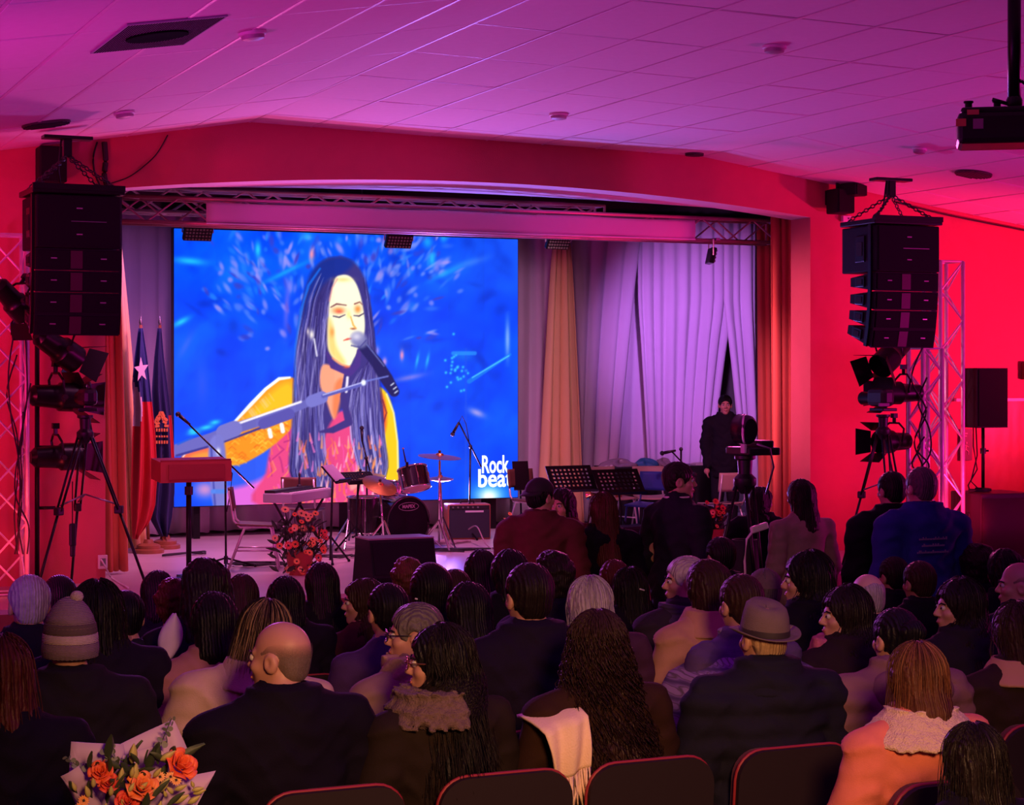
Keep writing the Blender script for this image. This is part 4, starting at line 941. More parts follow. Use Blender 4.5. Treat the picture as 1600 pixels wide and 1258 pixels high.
music_stand('music stand holding pink-lit sheet music beside the keyboard', (516, 880), (522, 741), 0.34, 0.24, 0.9, 0.75, False, M_BLACKM, M_PAPER)
music_stand('small plain black music stand right of the logo on the screen', (815, 838), (814, 743), 0.22, 0.35, 0.1, 0.15)
music_stand('perforated black music stand before the cream drape', (899, 852), (893, 748), 0.60, 0.34, 0.1, 0.55, True)
music_stand('perforated black music stand with a lit rim before the black table', (973, 850), (967, 753), 0.62, 0.34, 0.1, 0.6, True)

# ================================================================== chairs on the stage
def tube_chair(label, base, yaw, m_frame, m_board, group='chairs on the stage', name='tube_chair'):
    b = PZ(*base, STZ); t = thing(name, label, 'chair', b, yaw, group)
    for sx in (-1, 1):
        mb = MB(); mb.sweep([(sx*0.21, -0.24, 0.0), (sx*0.19, -0.17, 0.42), (sx*0.18, -0.13, 0.44)], 0.012, 8); mb.build('leg', m_frame, t, True)
        mb = MB(); mb.sweep([(sx*0.21, 0.26, 0.0), (sx*0.18, 0.10, 0.42), (sx*0.18, 0.0, 0.44)], 0.012, 8); mb.build('leg', m_frame, t, True)
        mb = MB(); mb.sweep([(sx*0.18, -0.16, 0.435), (sx*0.18, 0.14, 0.435), (sx*0.18, 0.2, 0.5), (sx*0.175, 0.25, 0.80)], 0.012, 8); mb.build('back_post', m_frame, t, True)
        mb = MB(); mb.tube((sx*0.2, -0.20, 0.2), (sx*0.195, 0.19, 0.2), 0.009, 6); mb.build('side_bar', m_frame, t, True)
    mb = MB(); mb.grid(9, 9, lambda u, v: ((u-0.5)*0.40, (v-0.5)*0.40-0.02, 0.455-0.012*math.sin(PI*u)+(0.02*(v-0.5)))); mb.build('seat', m_board, t, True, solid=0.016)
    mb = MB(); mb.grid(9, 7, lambda u, v: ((u-0.5)*0.40, 0.235+0.03*v-0.035*(2*u-1)**2, 0.60+0.22*v)); mb.build('backrest', m_board, t, True, solid=0.014)
    return t
M_CHB = mat('brown_ply', (0.13, 0.05, 0.035), 0.45, noise=0.2, scale=8); M_CHF = mat('pale_frame', (0.62, 0.56, 0.58), 0.35, 0.4); M_CHW = mat('light_ply', (0.52, 0.36, 0.27), 0.45)
tube_chair('brown chair with pale tube legs left of the keyboard', (398, 889), 1.25, M_CHF, M_CHB)
tube_chair('brown chair tucked behind the keyboard', (474, 858), 2.6, M_CHF, M_CHB)
tube_chair('light chair with red-lit tube legs behind the second perforated music stand', (958, 834), 0.2, M_CHF, M_CHW)
tube_chair('light chair between the table and the man in the suit', (1018, 833), -0.3, M_CHF, M_CHW)
tube_chair('brown-backed chair right of the black table in front of the man', (1128, 846), PI+0.1, M_CHF, M_CHW)
tube_chair('chair just right of the amplifier with thin pale legs', (832, 840), 0.3, M_CHF, M_CHB)
# blue folded chair
tube_chair('blue chair between the perforated music stand and the table', (1012, 848), -0.9, mat('blue_frame', (0.03, 0.05, 0.2), 0.4), mat('blue_shell', (0.03, 0.07, 0.30), 0.5))

# ================================================================== keyboard on a stand
b = PZ(462, 872, STZ); t = thing('keyboard_piano', 'electronic keyboard on a folding stand, corner towards the hall', 'keyboard', b, 0.85)
zk = 0.60
mb = MB(); mb.bbox((0.30, 0.10, zk+0.05), (1.1, 0.34, 0.10), 0.01); mb.build('body', mat('grey_keyboard', (0.36, 0.30, 0.38), 0.4), t)
mb = MB(); mb.box((0.30, 0.20, zk+0.115), (1.05, 0.12, 0.03)); mb.build('control_panel', M_BLACK, t)
kw = MB(); kw.box((0, 0, 0), (0.0195, 0.13, 0.012)); kme = kw.mesh('white_key', [M_WHITE]); kb = MB(); kb.box((0, 0, 0), (0.011, 0.08, 0.012)); bme = kb.mesh('black_key', [M_BLACK])
for k in range(48):
    o = put('white_key', kme, t); o.location = (-0.21+k*0.0212, 0.005, zk+0.104)
    if k % 7 not in (2, 6): o = put('black_key', bme, t); o.location = (-0.21+(k+0.5)*0.0212, 0.03, zk+0.112)
for sx in (0.0, 0.6):
    for sgn in (-1, 1):
        mb = MB(); mb.tube((sx, 0.1-sgn*0.2, 0.02), (sx, 0.1+sgn*0.16, zk), 0.014, 8); mb.build('stand_leg', M_BLACKM, t, True)
mb = MB(); mb.tube((0, 0.1, 0.32), (0.6, 0.1, 0.32), 0.012, 8); mb.build('stand_bar', M_BLACKM, t, True)
mb = MB(); mb.tube((0.55, 0.2, zk+0.10), (0.55, 0.2, zk+0.25), 0.012, 8); mb.ball((0.55, 0.2, zk+0.13), 0.03, 8, 6); mb.ball((0.55, 0.2, zk+0.26), (0.014, 0.014, 0.03)); mb.build('pen_microphone', M_BLACK, t)

# ================================================================== drums
def drum(name, label, c, r, d, axis, shell, head, cat='drum', lugs=8, hoop=M_CHROME, stand=None):
    """c centre of the visible head, axis points from that head into the drum"""
    root = thing(name, label, cat, (c.x, c.y, STZ)); ax = Vector(axis).normalized(); q = ax.to_track_quat('Z', 'Y').to_matrix(); o = Vector((0, 0, c.z-STZ))
    mb = MB(); mb.lathe([(r*0.98, 0.015), (r*0.98, d-0.015)], o, 32, q); mb.build('shell', shell, root, 'auto')
    mb = MB(); mb.lathe([(r*0.96, 0.004), (r*0.5, 0.0), (0.001, 0.0)], o, 32, q); mb.build('front_head', head, root, 'auto')
    mb = MB(); mb.lathe([(r*0.96, d-0.004), (0.001, d)], o, 32, q); mb.build('back_head', mat('drum_skin', (0.62, 0.5, 0.52), 0.5), root, 'auto')
    for z in (0.0, d):
        loop = [o+q @ Vector((r*math.cos(a), r*math.sin(a), z)) for a in np.linspace(0, 2*PI, 33)]
        mb = MB(); mb.sweep(loop, r*0.028+0.006, 6); mb.build('hoop', hoop, root, True)
    for k in range(lugs):
        a = 2*PI*k/lugs+0.2; e = Vector((r*1.02*math.cos(a), r*1.02*math.sin(a), 0))
        mb = MB(); mb.tube(o+q @ (e+Vector((0, 0, 0))), o+q @ (e+Vector((0, 0, d))), 0.005, 5); mb.bbox(o+q @ (e+Vector((0, 0, d/2))), (0.02, 0.02, d*0.3), 0.004, q); mb.build('lug', M_CHROME, root)
    return root, o, q
M_SHELL = mat('black_shell', (0.02, 0.012, 0.016), 0.25, coat=0.5); M_HEADB = mat('black_head', (0.008, 0.006, 0.012), 0.7, spec=0.15); M_HEADW = mat('pink_lit_skin', (0.78, 0.42, 0.42), 0.5)  # pink stage light is put into the colour of the pale drum skin
zd = 21.4; s = FPX/zd
c = P(638, 816, zd); toC = Vector((-c.x, -c.y, 0)).normalized(); axb = Vector((-0.25, 1, 0))
bd, o, q = drum('bass_drum', 'big black bass drum with an oval maker badge', c, 0.285, 0.40, axb, M_SHELL, M_HEADB, lugs=8, hoop=M_SHELL)
right = Vector((1, 0.25, 0)).normalized(); fr = -Vector(axb).normalized()
me = text_mesh('MAPEX', 0.055, 0.001, 0.0012, 1.0)
for v in me.vertices: v.co = o+right*v.co.x+Vector((0, 0, v.co.y+0.175))+fr*(0.008+v.co.z)
me.materials.append(mat('badge_print', (0.5, 0.45, 0.5), 0.4)); put('badge_lettering', me, bd)
mb = MB(); mb.sweep([o+right*0.135*math.cos(a)+Vector((0, 0, 0.175+0.045*math.sin(a)))+fr*0.008 for a in np.linspace(0, 2*PI, 29)], 0.003, 4); mb.build('badge_oval', MATS['badge_print'], bd)
for sx in (-1, 1):
    mb = MB(); mb.tube(o+right*sx*0.26+Vector(axb)*0.1+Vector((0, 0, -0.1)), Vector((sx*0.42, 0.0, 0.01))+Vector((0, 0.05, 0)), 0.009, 6); mb.build('spur', M_CHROME, bd)
c = P(650, 764, zd-0.1); drum('tom_drum', 'tilted black tom with a pink-lit underside above the bass drum', c, 0.165, 0.24, (-0.08, 0.35, 1.0), M_SHELL, M_HEADW, lugs=6)
c = P(570, 832, zd+0.1); drum('floor_tom', 'black floor tom left of the bass drum', c, 0.2, 0.40, (0, 0, 1), M_SHELL, M_HEADB, lugs=6)
c = P(610, 772, zd+0.5); drum('snare_drum', 'shallow snare drum half hidden behind the bass drum', c, 0.18, 0.14, (0.1, 0.1, 1), M_CHROME, M_HEADW, lugs=8)
M_CYM = mat('cymbal_bronze', (0.62, 0.26, 0.08), 0.28, 0.9, wave=(30, 0.3, 'Z', 0.1)); 
def cymbal(label, px, py, zc, r, tilt, yaw, base_px, group='cymbals of the drum kit', hat=False):
    c = P(px, py, zc); t = thing('cymbal_stand', label, 'cymbal', (P(base_px, py, zc).x, P(base_px, py, zc).y, STZ), 0, group)
    k = c-t.location; R = RZ(yaw) @ RX(tilt)
    mb = MB(); mb.lathe([(0.008, 0.03), (r*0.14, 0.028), (r*0.2, 0.010), (r*0.6, 0.0), (r, -0.014), (r, -0.017), (r*0.6, -0.004), (r*0.18, 0.006), (0.008, 0.02)], k, 32, R); mb.build('cymbal', M_CYM, t, 'auto')
    if hat:
        mb = MB(); mb.lathe([(0.008, -0.03), (r*0.2, -0.04), (r, -0.022), (r, -0.026), (r*0.2, -0.05)], k, 32, R); mb.build('lower_cymbal', M_CYM, t, 'auto')
    mb = MB(); mb.tube((0, 0, 0.1), Vector((k.x, k.y, k.z-0.06)), 0.012, 8); mb.tube(Vector((k.x, k.y, k.z-0.06)), k+Vector((0, 0, 0.06)), 0.006, 6); mb.build('pole', M_CHROME, t, True)
    mb = MB(); mb.ball(k+Vector((0, 0, 0.045)), 0.018, 8, 5); mb.build('wing_nut', M_BLACK, t)
    tripod_feet(t, 0.26, 0.35, a0=random.uniform(0, 2), m=M_CHROME)
cymbal('crash cymbal tilted high right of the tom', 687, 712, zd-0.2, 0.24, 0.12, 0.4, 686)
cymbal('small cymbal pair low right of the tom', 688, 746, zd+0.25, 0.15, 0.05, 0, 692, hat=True)
cymbal('wide cymbal glowing orange in front of the singer picture', 563, 741, zd, 0.29, 0.10, 0.2, 545)
cymbal('lower orange cymbal left of the tom', 594, 757, zd-0.35, 0.20, 0.55, 0.3, 600)
p = P(634, 722, zd-0.25); t = thing('clip_microphone', 'small microphone clipped to the rim of the tom', 'microphone', p)
mb = MB(); mb.tube((0, 0, 0), (-0.03, 0, 0.14), 0.010, 8, 0.006); mb.build('body', M_BLACK, t); mb = MB(); mb.bbox((0.015, 0, -0.03), (0.03, 0.02, 0.06), 0.004); mb.build('clip', M_BLACKM, t); mb = MB(); mb.ball((-0.032, 0, 0.15), 0.012, 8, 5); mb.build('head', M_STEEL, t)

# ================================================================== black-draped table with bags, trumpet on a chair
a, b2 = PY(944, 735, 22.1), PY(1112, 742, 22.1); cx = (a.x+b2.x)/2; w = b2.x-a.x; ht = 0.78
t = thing('draped_table', 'long table under a black cloth in front of the lilac drape', 'table', (cx, 22.1, STZ))
mb = MB(); mb.bbox((0, 0, ht-0.02), (w, 0.6, 0.04), 0.006); mb.build('tabletop', M_BLACK, t)
mb = MB(); mb.grid(60, 6, lambda u, v: ((u-0.5)*w, -0.31-0.02*(1-v)*math.sin(u*60)-0.005, 0.02+(ht-0.02)*v)); mb.build('cloth', mat('black_cloth', (0.012, 0.011, 0.018), 0.8), t, True, solid=0.004)
for sx in (-1, 1):
    for sy in (-1, 1):
        mb = MB(); mb.tube((sx*(w/2-0.06), sy*0.24, 0), (sx*(w/2-0.06), sy*0.24, ht-0.03), 0.02, 8); mb.build('leg', M_BLACKM, t)
def crumple(seed, sx, sy, sz):
    r = np.random.default_rng(seed); ph = r.uniform(0, 6, 8); mb = MB()
    def fn(u, v):
        th = u*2*PI; f = PI*0.5*v; k = 1+0.18*math.sin(3*th+ph[0])+0.14*math.sin(5*th+ph[1]+4*v)+0.08*math.sin(9*th+ph[2]*v*3)
        return (sx*k*math.cos(th)*math.cos(f), sy*k*math.sin(th)*math.cos(f), sz*(0.75+0.35*math.sin(2*th+ph[3])+0.15*math.sin(7*th+ph[4]))*math.sin(f))
    return mb.grid(41, 9, fn)
for k, (px, nm, lb, m_, sx) in enumerate(((968, 'plastic_bag', 'crumpled clear plastic bag at the left end of the black table', mat('clear_bag', (0.35, 0.28, 0.36), 0.25), 0.22), (1008, 'blue_bag', 'crumpled light blue bag on the black table', mat('blue_bag', (0.05, 0.25, 0.5), 0.4), 0.15), (1036, 'paper_bundle', 'pale bundle of papers right of the blue bag', mat('bundle', (0.4, 0.34, 0.4), 0.6), 0.12))):
    p = PY(px, 733, 22.05); mb = crumple(k+5, sx, 0.15, 0.085); o = mb.build(nm, m_, None, True); o.location = (p.x, 22.05, STZ+ht+0.002); tag(o, lb, 'bag' if 'bag' in nm else 'papers')
p = PY(1094, 741, 21.95); o = MB().box((0, 0, 0.01), (0.22, 0.16, 0.02)).box((0.02, 0.01, 0.028), (0.20, 0.15, 0.012), RZ(0.2)).build('folder_stack', M_PAPER); o.location = (p.x, 21.95, STZ+ht+0.001); tag(o, 'white folders lying at the right end of the black table', 'papers')
p = PZ(958, 834, STZ); t = thing('trumpet', 'brass trumpet lying across the light chair behind the music stands', 'trumpet', (p.x, p.y-0.05, STZ+0.50), 0.15)
M_BRASS = mat('brass', (0.75, 0.35, 0.16), 0.2, 1.0)
mb = MB(); mb.lathe([(0.012, 0), (0.014, 0.2), (0.025, 0.27), (0.06, 0.32), (0.063, 0.322), (0.058, 0.318), (0.02, 0.27)], (-0.08, 0, 0), 18, RY(-PI/2)); mb.build('bell', M_BRASS, t, 'auto')
mb = MB(); mb.sweep([(-0.08, 0, 0), (0.22, 0, 0), (0.26, 0, -0.02), (0.26, 0, -0.05), (0.22, 0, -0.07), (-0.1, 0, -0.07)], 0.009, 8); mb.sweep([(0.0, 0.02, -0.02), (0.3, 0.02, -0.02), (0.36, 0.02, -0.02)], 0.007, 8); mb.build('tubing', M_BRASS, t, True)
for k in range(3):
    mb = MB(); mb.tube((0.02+0.035*k, 0.0, -0.09), (0.02+0.035*k, 0.0, 0.05), 0.014, 10); mb.tube((0.02+0.035*k, 0, 0.05), (0.02+0.035*k, 0, 0.075), 0.006, 6); mb.build('valve', M_BRASS, t)

# ================================================================== cables on the stage floor
R4 = random.Random(5)
def floor_tangle(label, cxp, cyp, r, n, seed, m=M_CABLE):
    rr = random.Random(seed); c = PZ(cxp, cyp, STZ); pts = [c+Vector((r*rr.uniform(-1, 1), 0.5*r*rr.uniform(-1, 1), 0.012+0.02*rr.random())) for _ in range(n)]
    cable(label, pts, 0.009, m=m, sub=7)
floor_tangle('tangle of black cable under the brown chair left of the keyboard', 410, 884, 0.35, 16, 1)
floor_tangle('tangle of pinkish cable left of the amplifier', 705, 850, 0.25, 18, 2, mat('grey_cable', (0.35, 0.22, 0.25), 0.5))
floor_tangle('black cable spread on the floor right of the monitor', 740, 862, 0.55, 9, 3)
floor_tangle('cable tangle by the flag bases', 285, 868, 0.3, 9, 4)
floor_tangle('cable heap beneath the music stands by the keyboard', 530, 872, 0.3, 12, 6)
cable('cable looping from the amplifier to the floor', [PZ(722, 845, STZ)+Vector((0, -0.2, 0.15)), PZ(740, 852, STZ)+Vector((0, -0.1, 0.22)), PZ(760, 858, STZ)+Vector((0, 0, 0.05)), PZ(785, 868, STZ)+Vector((0, 0, 0.012))], 0.008, m=MATS['grey_cable'])
cable('cable trailing along the left pier to the stage floor', [W_(155, 870), W_(163, 885)+Vector((0, -0.05, 0)), PZ(175, 906, STZ)+Vector((0, 0, 0.015)), PZ(200, 921, STZ)+Vector((0, 0, 0.015))], 0.009, m=M_WHITE)
p = W_(160, 878); t = thing('wall_socket', 'pale wall socket low on the left pier', 'socket', p+Vector((0, -0.01, 0))); MB().bbox((0, 0, 0), (0.09, 0.03, 0.13), 0.006).build('plate', M_WHITE, t); MB().box((0, -0.018, 0), (0.05, 0.008, 0.07)).build('cover', M_STEEL, t)
for k in range(5):
    pp = P(24+R4.uniform(-8, 14), 0, 16.75); pts = [Vector((pp.x+R4.uniform(-0.05, 0.07), pp.y+R4.uniform(-0.04, 0.04), z)) for z in np.linspace(3.0-0.25*k, 0.75, 6)]
    cable(['thick cable hanging down the left truss tower', 'looped cable on the left truss tower by the lamps', 'thin cable down the left truss tower to the floor', 'slack cable across the left truss tower', 'short cable low on the left truss tower'][k], pts, 0.007)
for k in range(4):
    pp = P(1430+4*k, 0, 19.4); pts = [Vector((pp.x+R4.uniform(-0.1, 0.1), pp.y+R4.uniform(-0.1, 0.1), z)) for z in np.linspace(2.6-0.3*k, 1.0, 6)]
    cable(['cable hanging from the right hanging loudspeaker to its lamps', 'looped cable on the short right truss tower', 'slack cable behind the right tripod', 'short cable between the right stage lamps'][k], pts, 0.009)

# ================================================================== video cameras on tripods
def video_tripod(label, px, py_head, zc, zf, spread, a0, cam_w=0.16, yaw=0.0, style=0):
    p = P(px, py_head, zc); t = thing('tripod_camera', label, 'camera', (p.x, p.y, zf), yaw); H = p.z-zf
    for k in range(3):
        a = a0+2*PI*k/3; d = Vector((math.cos(a), math.sin(a), 0)); n = Vector((-d.y, d.x, 0))
        top = d*0.05+Vector((0, 0, H-0.22)); mid = d*(spread*0.52)+Vector((0, 0, H*0.47)); e = d*spread+Vector((0, 0, 0.02))
        for sg in (-1, 1):
            mb = MB(); mb.tube(top+n*0.03*sg, mid+n*0.025*sg, 0.011, 6); mb.build('leg', M_BLACKM, t, True)
        mb = MB(); mb.tube(mid, e, 0.013, 6); mb.ball(e, 0.022, 6, 4); mb.build('lower_leg', M_BLACKM, t, True)
        mb = MB(); mb.bbox(mid, (0.075, 0.06, 0.07), 0.01, RZ(a)); mb.build('leg_lock', M_BLACK, t)
        mb = MB(); mb.tube(d*(spread*0.48)+Vector((0, 0, H*0.5)), (0, 0, H*0.55), 0.008, 6); mb.build('spreader', M_STEEL if style == 0 else M_BLACKM, t, True)
    mb = MB(); mb.lathe([(0.03, H-0.30), (0.075, H-0.24), (0.075, H-0.20), (0.045, H-0.17), (0.05, H-0.08), (0.07, H-0.07), (0.07, H-0.05)], n=16); mb.build('fluid_head', M_BLACK, t, 'auto')
    mb = MB(); mb.tube((0.05, 0.06, H-0.1), (0.16, 0.42, H-0.3), 0.010, 8); mb.build('pan_handle', M_BLACKM, t, True)
    return t, H
t, H = video_tripod('video camera on a tall tripod at the left by the stage lamps', 133, 640, 16.7, STZ, 0.58, -0.5)
mb = MB(); mb.bbox((0, 0, H+0.0), (0.17, 0.24, 0.03), 0.008); mb.bbox((0.02, 0, H+0.11), (0.13, 0.30, 0.15), 0.04); mb.build('camera_body', M_BLACK, t)
mb = MB(); mb.lathe([(0.05, 0), (0.055, 0.1), (0.065, 0.14), (0.06, 0.14), (0.05, 0.1)], (0.02, 0.14, H+0.10), 16, RX(-PI/2)); mb.build('lens', M_BLACKM, t, 'auto')
mb = MB(); mb.sweep([(0.02, 0.1, H+0.18), (0.02, 0.08, H+0.23), (0.02, -0.1, H+0.23), (0.02, -0.12, H+0.18)], 0.014, 6); mb.build('top_handle', M_BLACK, t, True)
mb = MB(); mb.tube((-0.11, 0.0, H*0.62), (-0.11, 0.0, H*0.34), 0.005, 6); mb.bbox((-0.12, -0.06, H*0.34), (0.06, 0.05, 0.2), 0.015); mb.bbox((-0.12, -0.06, H*0.26), (0.045, 0.04, 0.12), 0.015); mb.build('hanging_battery', M_BLACK, t)
t, H = video_tripod('video camera on a tripod at the right under the stage lamps', 1380, 640, 19.0, STZ, 0.42, 0.2)
mb = MB(); mb.bbox((0, 0, H+0.0), (0.17, 0.24, 0.03), 0.008); mb.bbox((-0.03, 0, H+0.12), (0.15, 0.30, 0.18), 0.045); mb.build('camera_body', M_BLACK, t)
mb = MB(); mb.lathe([(0.06, 0), (0.065, 0.12), (0.07, 0.16), (0.06, 0.16), (0.05, 0.1)], (-0.03, 0.14, H+0.11), 16, RX(-PI/2)); mb.build('lens', M_BLACKM, t, 'auto')
mb = MB(); mb.box((-0.1, -0.155, H+0.05), (0.12, 0.02, 0.03)); mb.build('rear_plate', mat('grey_plate', (0.2, 0.15, 0.2), 0.5), t)
t, H = video_tripod('large video camera on a heavy tripod in the hall before the stage', 1164, 700, 12.5, 0.0, 0.40, 0.5, style=1)
mb = MB(); mb.bbox((0.06, 0, H-0.02), (0.24, 0.30, 0.05), 0.01); mb.bbox((0.10, -0.02, H+0.02), (0.10, 0.2, 0.06), 0.01); mb.build('camera_plate', M_BLACK, t)
mb = MB(); mb.lathe([(0.02, -0.16), (0.06, -0.155), (0.078, -0.10), (0.082, 0.0), (0.08, 0.10), (0.085, 0.14), (0.078, 0.15), (0.07, 0.11)], (0.0, 0.0, H+0.12), 22, RX(-PI/2) @ Matrix.Diagonal((0.85, 1.2, 0.5))); mb.build('camera_body', mat('camera_black', (0.012, 0.011, 0.02), 0.25), t, 'auto')
mb = MB(); mb.sweep([(-0.07+0.02*math.cos(a), -0.12, H+0.13+0.10*math.sin(a)) for a in np.linspace(PI*0.6, PI*1.4, 9)], 0.006, 6); mb.build('bright_rim', M_ALU, t, True)
mb = MB(); mb.bbox((-0.07, -0.1, H+0.0), (0.02, 0.05, 0.06), 0.005); mb.build('side_knob', M_WHITE, t)
mb = MB(); mb.sweep([(0.0, -0.15, H+0.03), (0.08, -0.18, H), (0.12, -0.16, H-0.12), (0.10, -0.1, H-0.3)], 0.008, 6); mb.build('cable', M_STEEL, t, True)
mb = MB(); mb.bbox((0.0, -0.18, H-0.51), (0.13, 0.03, 0.045), 0.01, RY(-0.25)); mb.build('power_strip', M_WHITE, t)
mb = MB(); mb.sweep([(-0.05, -0.18, H-0.53), (-0.1, -0.19, H-0.58), (-0.11, -0.18, H-0.72), (-0.09, -0.17, H-0.95), (-0.1, -0.17, H-1.2)], 0.007, 6); mb.build('power_cable', M_WHITE, t, True)
mb = MB(); mb.grid(21, 9, lambda u, v: (0.115*math.cos(u*2*PI)*(1-0.25*v), 0.10*math.sin(u*2*PI)*(1-0.25*v), H-1.45+0.85*v)); mb.build('equipment_bag', mat('bag_black', (0.01, 0.009, 0.014), 0.8, bump=0.4, bscale=12), t, True, solid=0.01)

# ================================================================== flower arrangements on the stage
M_LEAF = mat('dark_leaf', (0.03, 0.05, 0.025), 0.6, noise=0.3); M_PETALS = [mat('petal_%d' % i, c, 0.6, noise=0.15) for i, c in enumerate([(0.85, 0.16, 0.04), (0.90, 0.34, 0.08), (0.75, 0.07, 0.05), (0.92, 0.45, 0.18)])]
def gerbera(r, m):
    mb = MB()
    for ring, (n, rr, lift, wd) in enumerate(((14, 1.0, 0.10, 0.16), (10, 0.72, 0.2, 0.15))):
        for k in range(n):
            a = 2*PI*k/n+ring*0.2; d = Vector((math.cos(a), math.sin(a), 0)); s_ = Vector((-d.y, d.x, 0)); rad = r*rr
            mb.add([d*0.2*rad+Vector((0, 0, 0.1*rad)), d*0.65*rad+s_*wd*rad+Vector((0, 0, lift*rad)), d*rad+Vector((0, 0, lift*rad*1.8)), d*0.65*rad-s_*wd*rad+Vector((0, 0, lift*rad))], [(0, 1, 2, 3)])
    mb.ball((0, 0, 0.1*r), (0.24*r, 0.24*r, 0.12*r), 8, 5, mi=1)
    return mb.mesh('flower', [m, mat('flower_eye', (0.04, 0.02, 0.015), 0.8)])
GER = [gerbera(1.0, m) for m in M_PETALS]
def leaf_mesh():
    mb = MB(); mb.grid(5, 7, lambda u, v: ((u-0.5)*0.36*math.sin(PI*min(0.98, v*0.93+0.05)), 0.08*(2*u-1)**2-0.10*v*v, v)); return mb.mesh('leaf', [M_LEAF])
LEAF = leaf_mesh(); LEAF.polygons.foreach_set('use_smooth', [True]*len(LEAF.polygons))
def arrangement(label, base, w, h, nfl, seed, pot=True, zlow=0.05, fr_=(0.028, 0.05)):
    rr = random.Random(seed); b = PZ(*base, STZ); t = thing('flower_arrangement', label, 'flowers', b)
    if pot:
        mb = MB(); mb.lathe([(0.10, 0), (0.14, 0.22), (0.145, 0.23), (0.13, 0.23)], n=18); mb.build('pot', mat('red_pot', (0.4, 0.06, 0.04), 0.5), t, 'auto')
    for k in range(nfl):
        a = rr.uniform(0, 2*PI); z = rr.uniform(zlow, h); rad = w*math.sqrt(rr.random())*(0.55+0.45*math.sin(PI*min(1, z/h)))
        p = Vector((rad*math.cos(a), -abs(rad*math.sin(a))*0.9, z)); o = put('flower', GER[rr.randrange(4)], t); s_ = rr.uniform(*fr_)
        o.location = p; o.scale = (s_,)*3; dirv = Vector((p.x*0.6+rr.uniform(-0.2, 0.2), -0.6, 0.35+rr.uniform(-0.2, 0.3))); o.rotation_euler = dirv.to_track_quat('Z', 'Y').to_euler()
        mb = MB(); mb.sweep([(0, 0, 0.15), (p.x*0.5, p.y*0.3, max(0.2, z*0.6)), p+Vector((0, 0.02, -0.01))], 0.004, 4); mb.build('stem', M_LEAF, t)
    for k in range(int(nfl*3.0)):
        a = rr.uniform(0, 2*PI); z = rr.uniform(zlow, h*0.92); rad = w*0.8*math.sqrt(rr.random()); o = put('leaf', LEAF, t)
        o.location = (rad*math.cos(a), rad*math.sin(a)*0.7, z*0.9); s_ = rr.uniform(0.06, 0.13); o.scale = (s_,)*3; o.rotation_euler = (rr.uniform(-1.1, 1.1), rr.uniform(-1.1, 1.1), rr.uniform(0, 6.3))
arrangement('tall arrangement of orange and red gerberas in front of the keyboard', (468, 898), 0.30, 0.64, 48, 11, True, 0.03)
arrangement('arrangement of orange gerberas right of the man in the suit', (1112, 858), 0.22, 0.55, 28, 12, True, 0.12)
arrangement('small orange flowers low beside the amplifier', (797, 862), 0.10, 0.42, 8, 13, True, 0.1)

# ================================================================== organic shapes: distance fields turned into one continuous surface
def surface_nets(F, ax, ay, az):
    ins = F < 0
    c = ins[:-1, :-1, :-1].astype(np.int8)
    tot = np.zeros_like(c)
    for dx in (0, 1):
        for dy in (0, 1):
            for dz in (0, 1):
                tot += ins[dx:dx+c.shape[0], dy:dy+c.shape[1], dz:dz+c.shape[2]]
    act = (tot > 0) & (tot < 8); I, J, K = np.nonzero(act)
    idx = -np.ones(c.shape, np.int64); idx[I, J, K] = np.arange(len(I))
    acc = np.zeros((len(I), 3)); cnt = np.zeros(len(I))
    cor = [(0, 0, 0), (1, 0, 0), (0, 1, 0), (1, 1, 0), (0, 0, 1), (1, 0, 1), (0, 1, 1), (1, 1, 1)]
    vals = [F[I+a, J+b, K+d] for a, b, d in cor]
    for i in range(8):
        for j in range(i+1, 8):
            df = [cor[j][k]-cor[i][k] for k in range(3)]
            if sum(abs(x) for x in df) != 1: continue
            m = (vals[i] < 0) != (vals[j] < 0)
            t = np.where(m, vals[i]/np.where(m, vals[i]-vals[j], 1), 0)
            for k in range(3): acc[:, k] += np.where(m, cor[i][k]+df[k]*t, 0)
            cnt += m
    acc /= np.maximum(cnt, 1)[:, None]
    fi = lambda axs, base, fr: axs[base]+(axs[base+1]-axs[base])*fr
    V_ = np.stack([fi(ax, I, acc[:, 0]), fi(ay, J, acc[:, 1]), fi(az, K, acc[:, 2])], 1)
    faces = []
    for axis in range(3):
        sl0 = [slice(None)]*3; sl1 = [slice(None)]*3; sl0[axis] = slice(0, -1); sl1[axis] = slice(1, None)
        a = ins[tuple(sl0)]; b = ins[tuple(sl1)]; x, y, z = np.nonzero(a != b); s = a[x, y, z]
        n1, n2 = (axis+1) % 3, (axis+2) % 3; p = np.stack([x, y, z], 1)
        ok = (p[:, n1] > 0) & (p[:, n2] > 0) & (p[:, n1] < idx.shape[n1]) & (p[:, n2] < idx.shape[n2]) & (p[:, axis] < idx.shape[axis])
        p = p[ok]; s = s[ok]
        def g(d1, d2):
            r = p.copy(); r[:, n1] += d1; r[:, n2] += d2; return idx[r[:, 0], r[:, 1], r[:, 2]]
        q = np.stack([g(-1, -1), g(0, -1), g(0, 0), g(-1, 0)], 1); q[~s] = q[~s][:, ::-1]
        faces.append(q)
    faces = np.concatenate(faces); faces = faces[(faces >= 0).all(1)]
    return V_, faces
def AX(*segs):
    out = []
    for a, b, st in segs:
        n = max(1, int(round((b-a)/st))); out.extend(np.linspace(a, b, n, endpoint=False))
    out.append(segs[-1][1]); return np.array(out)
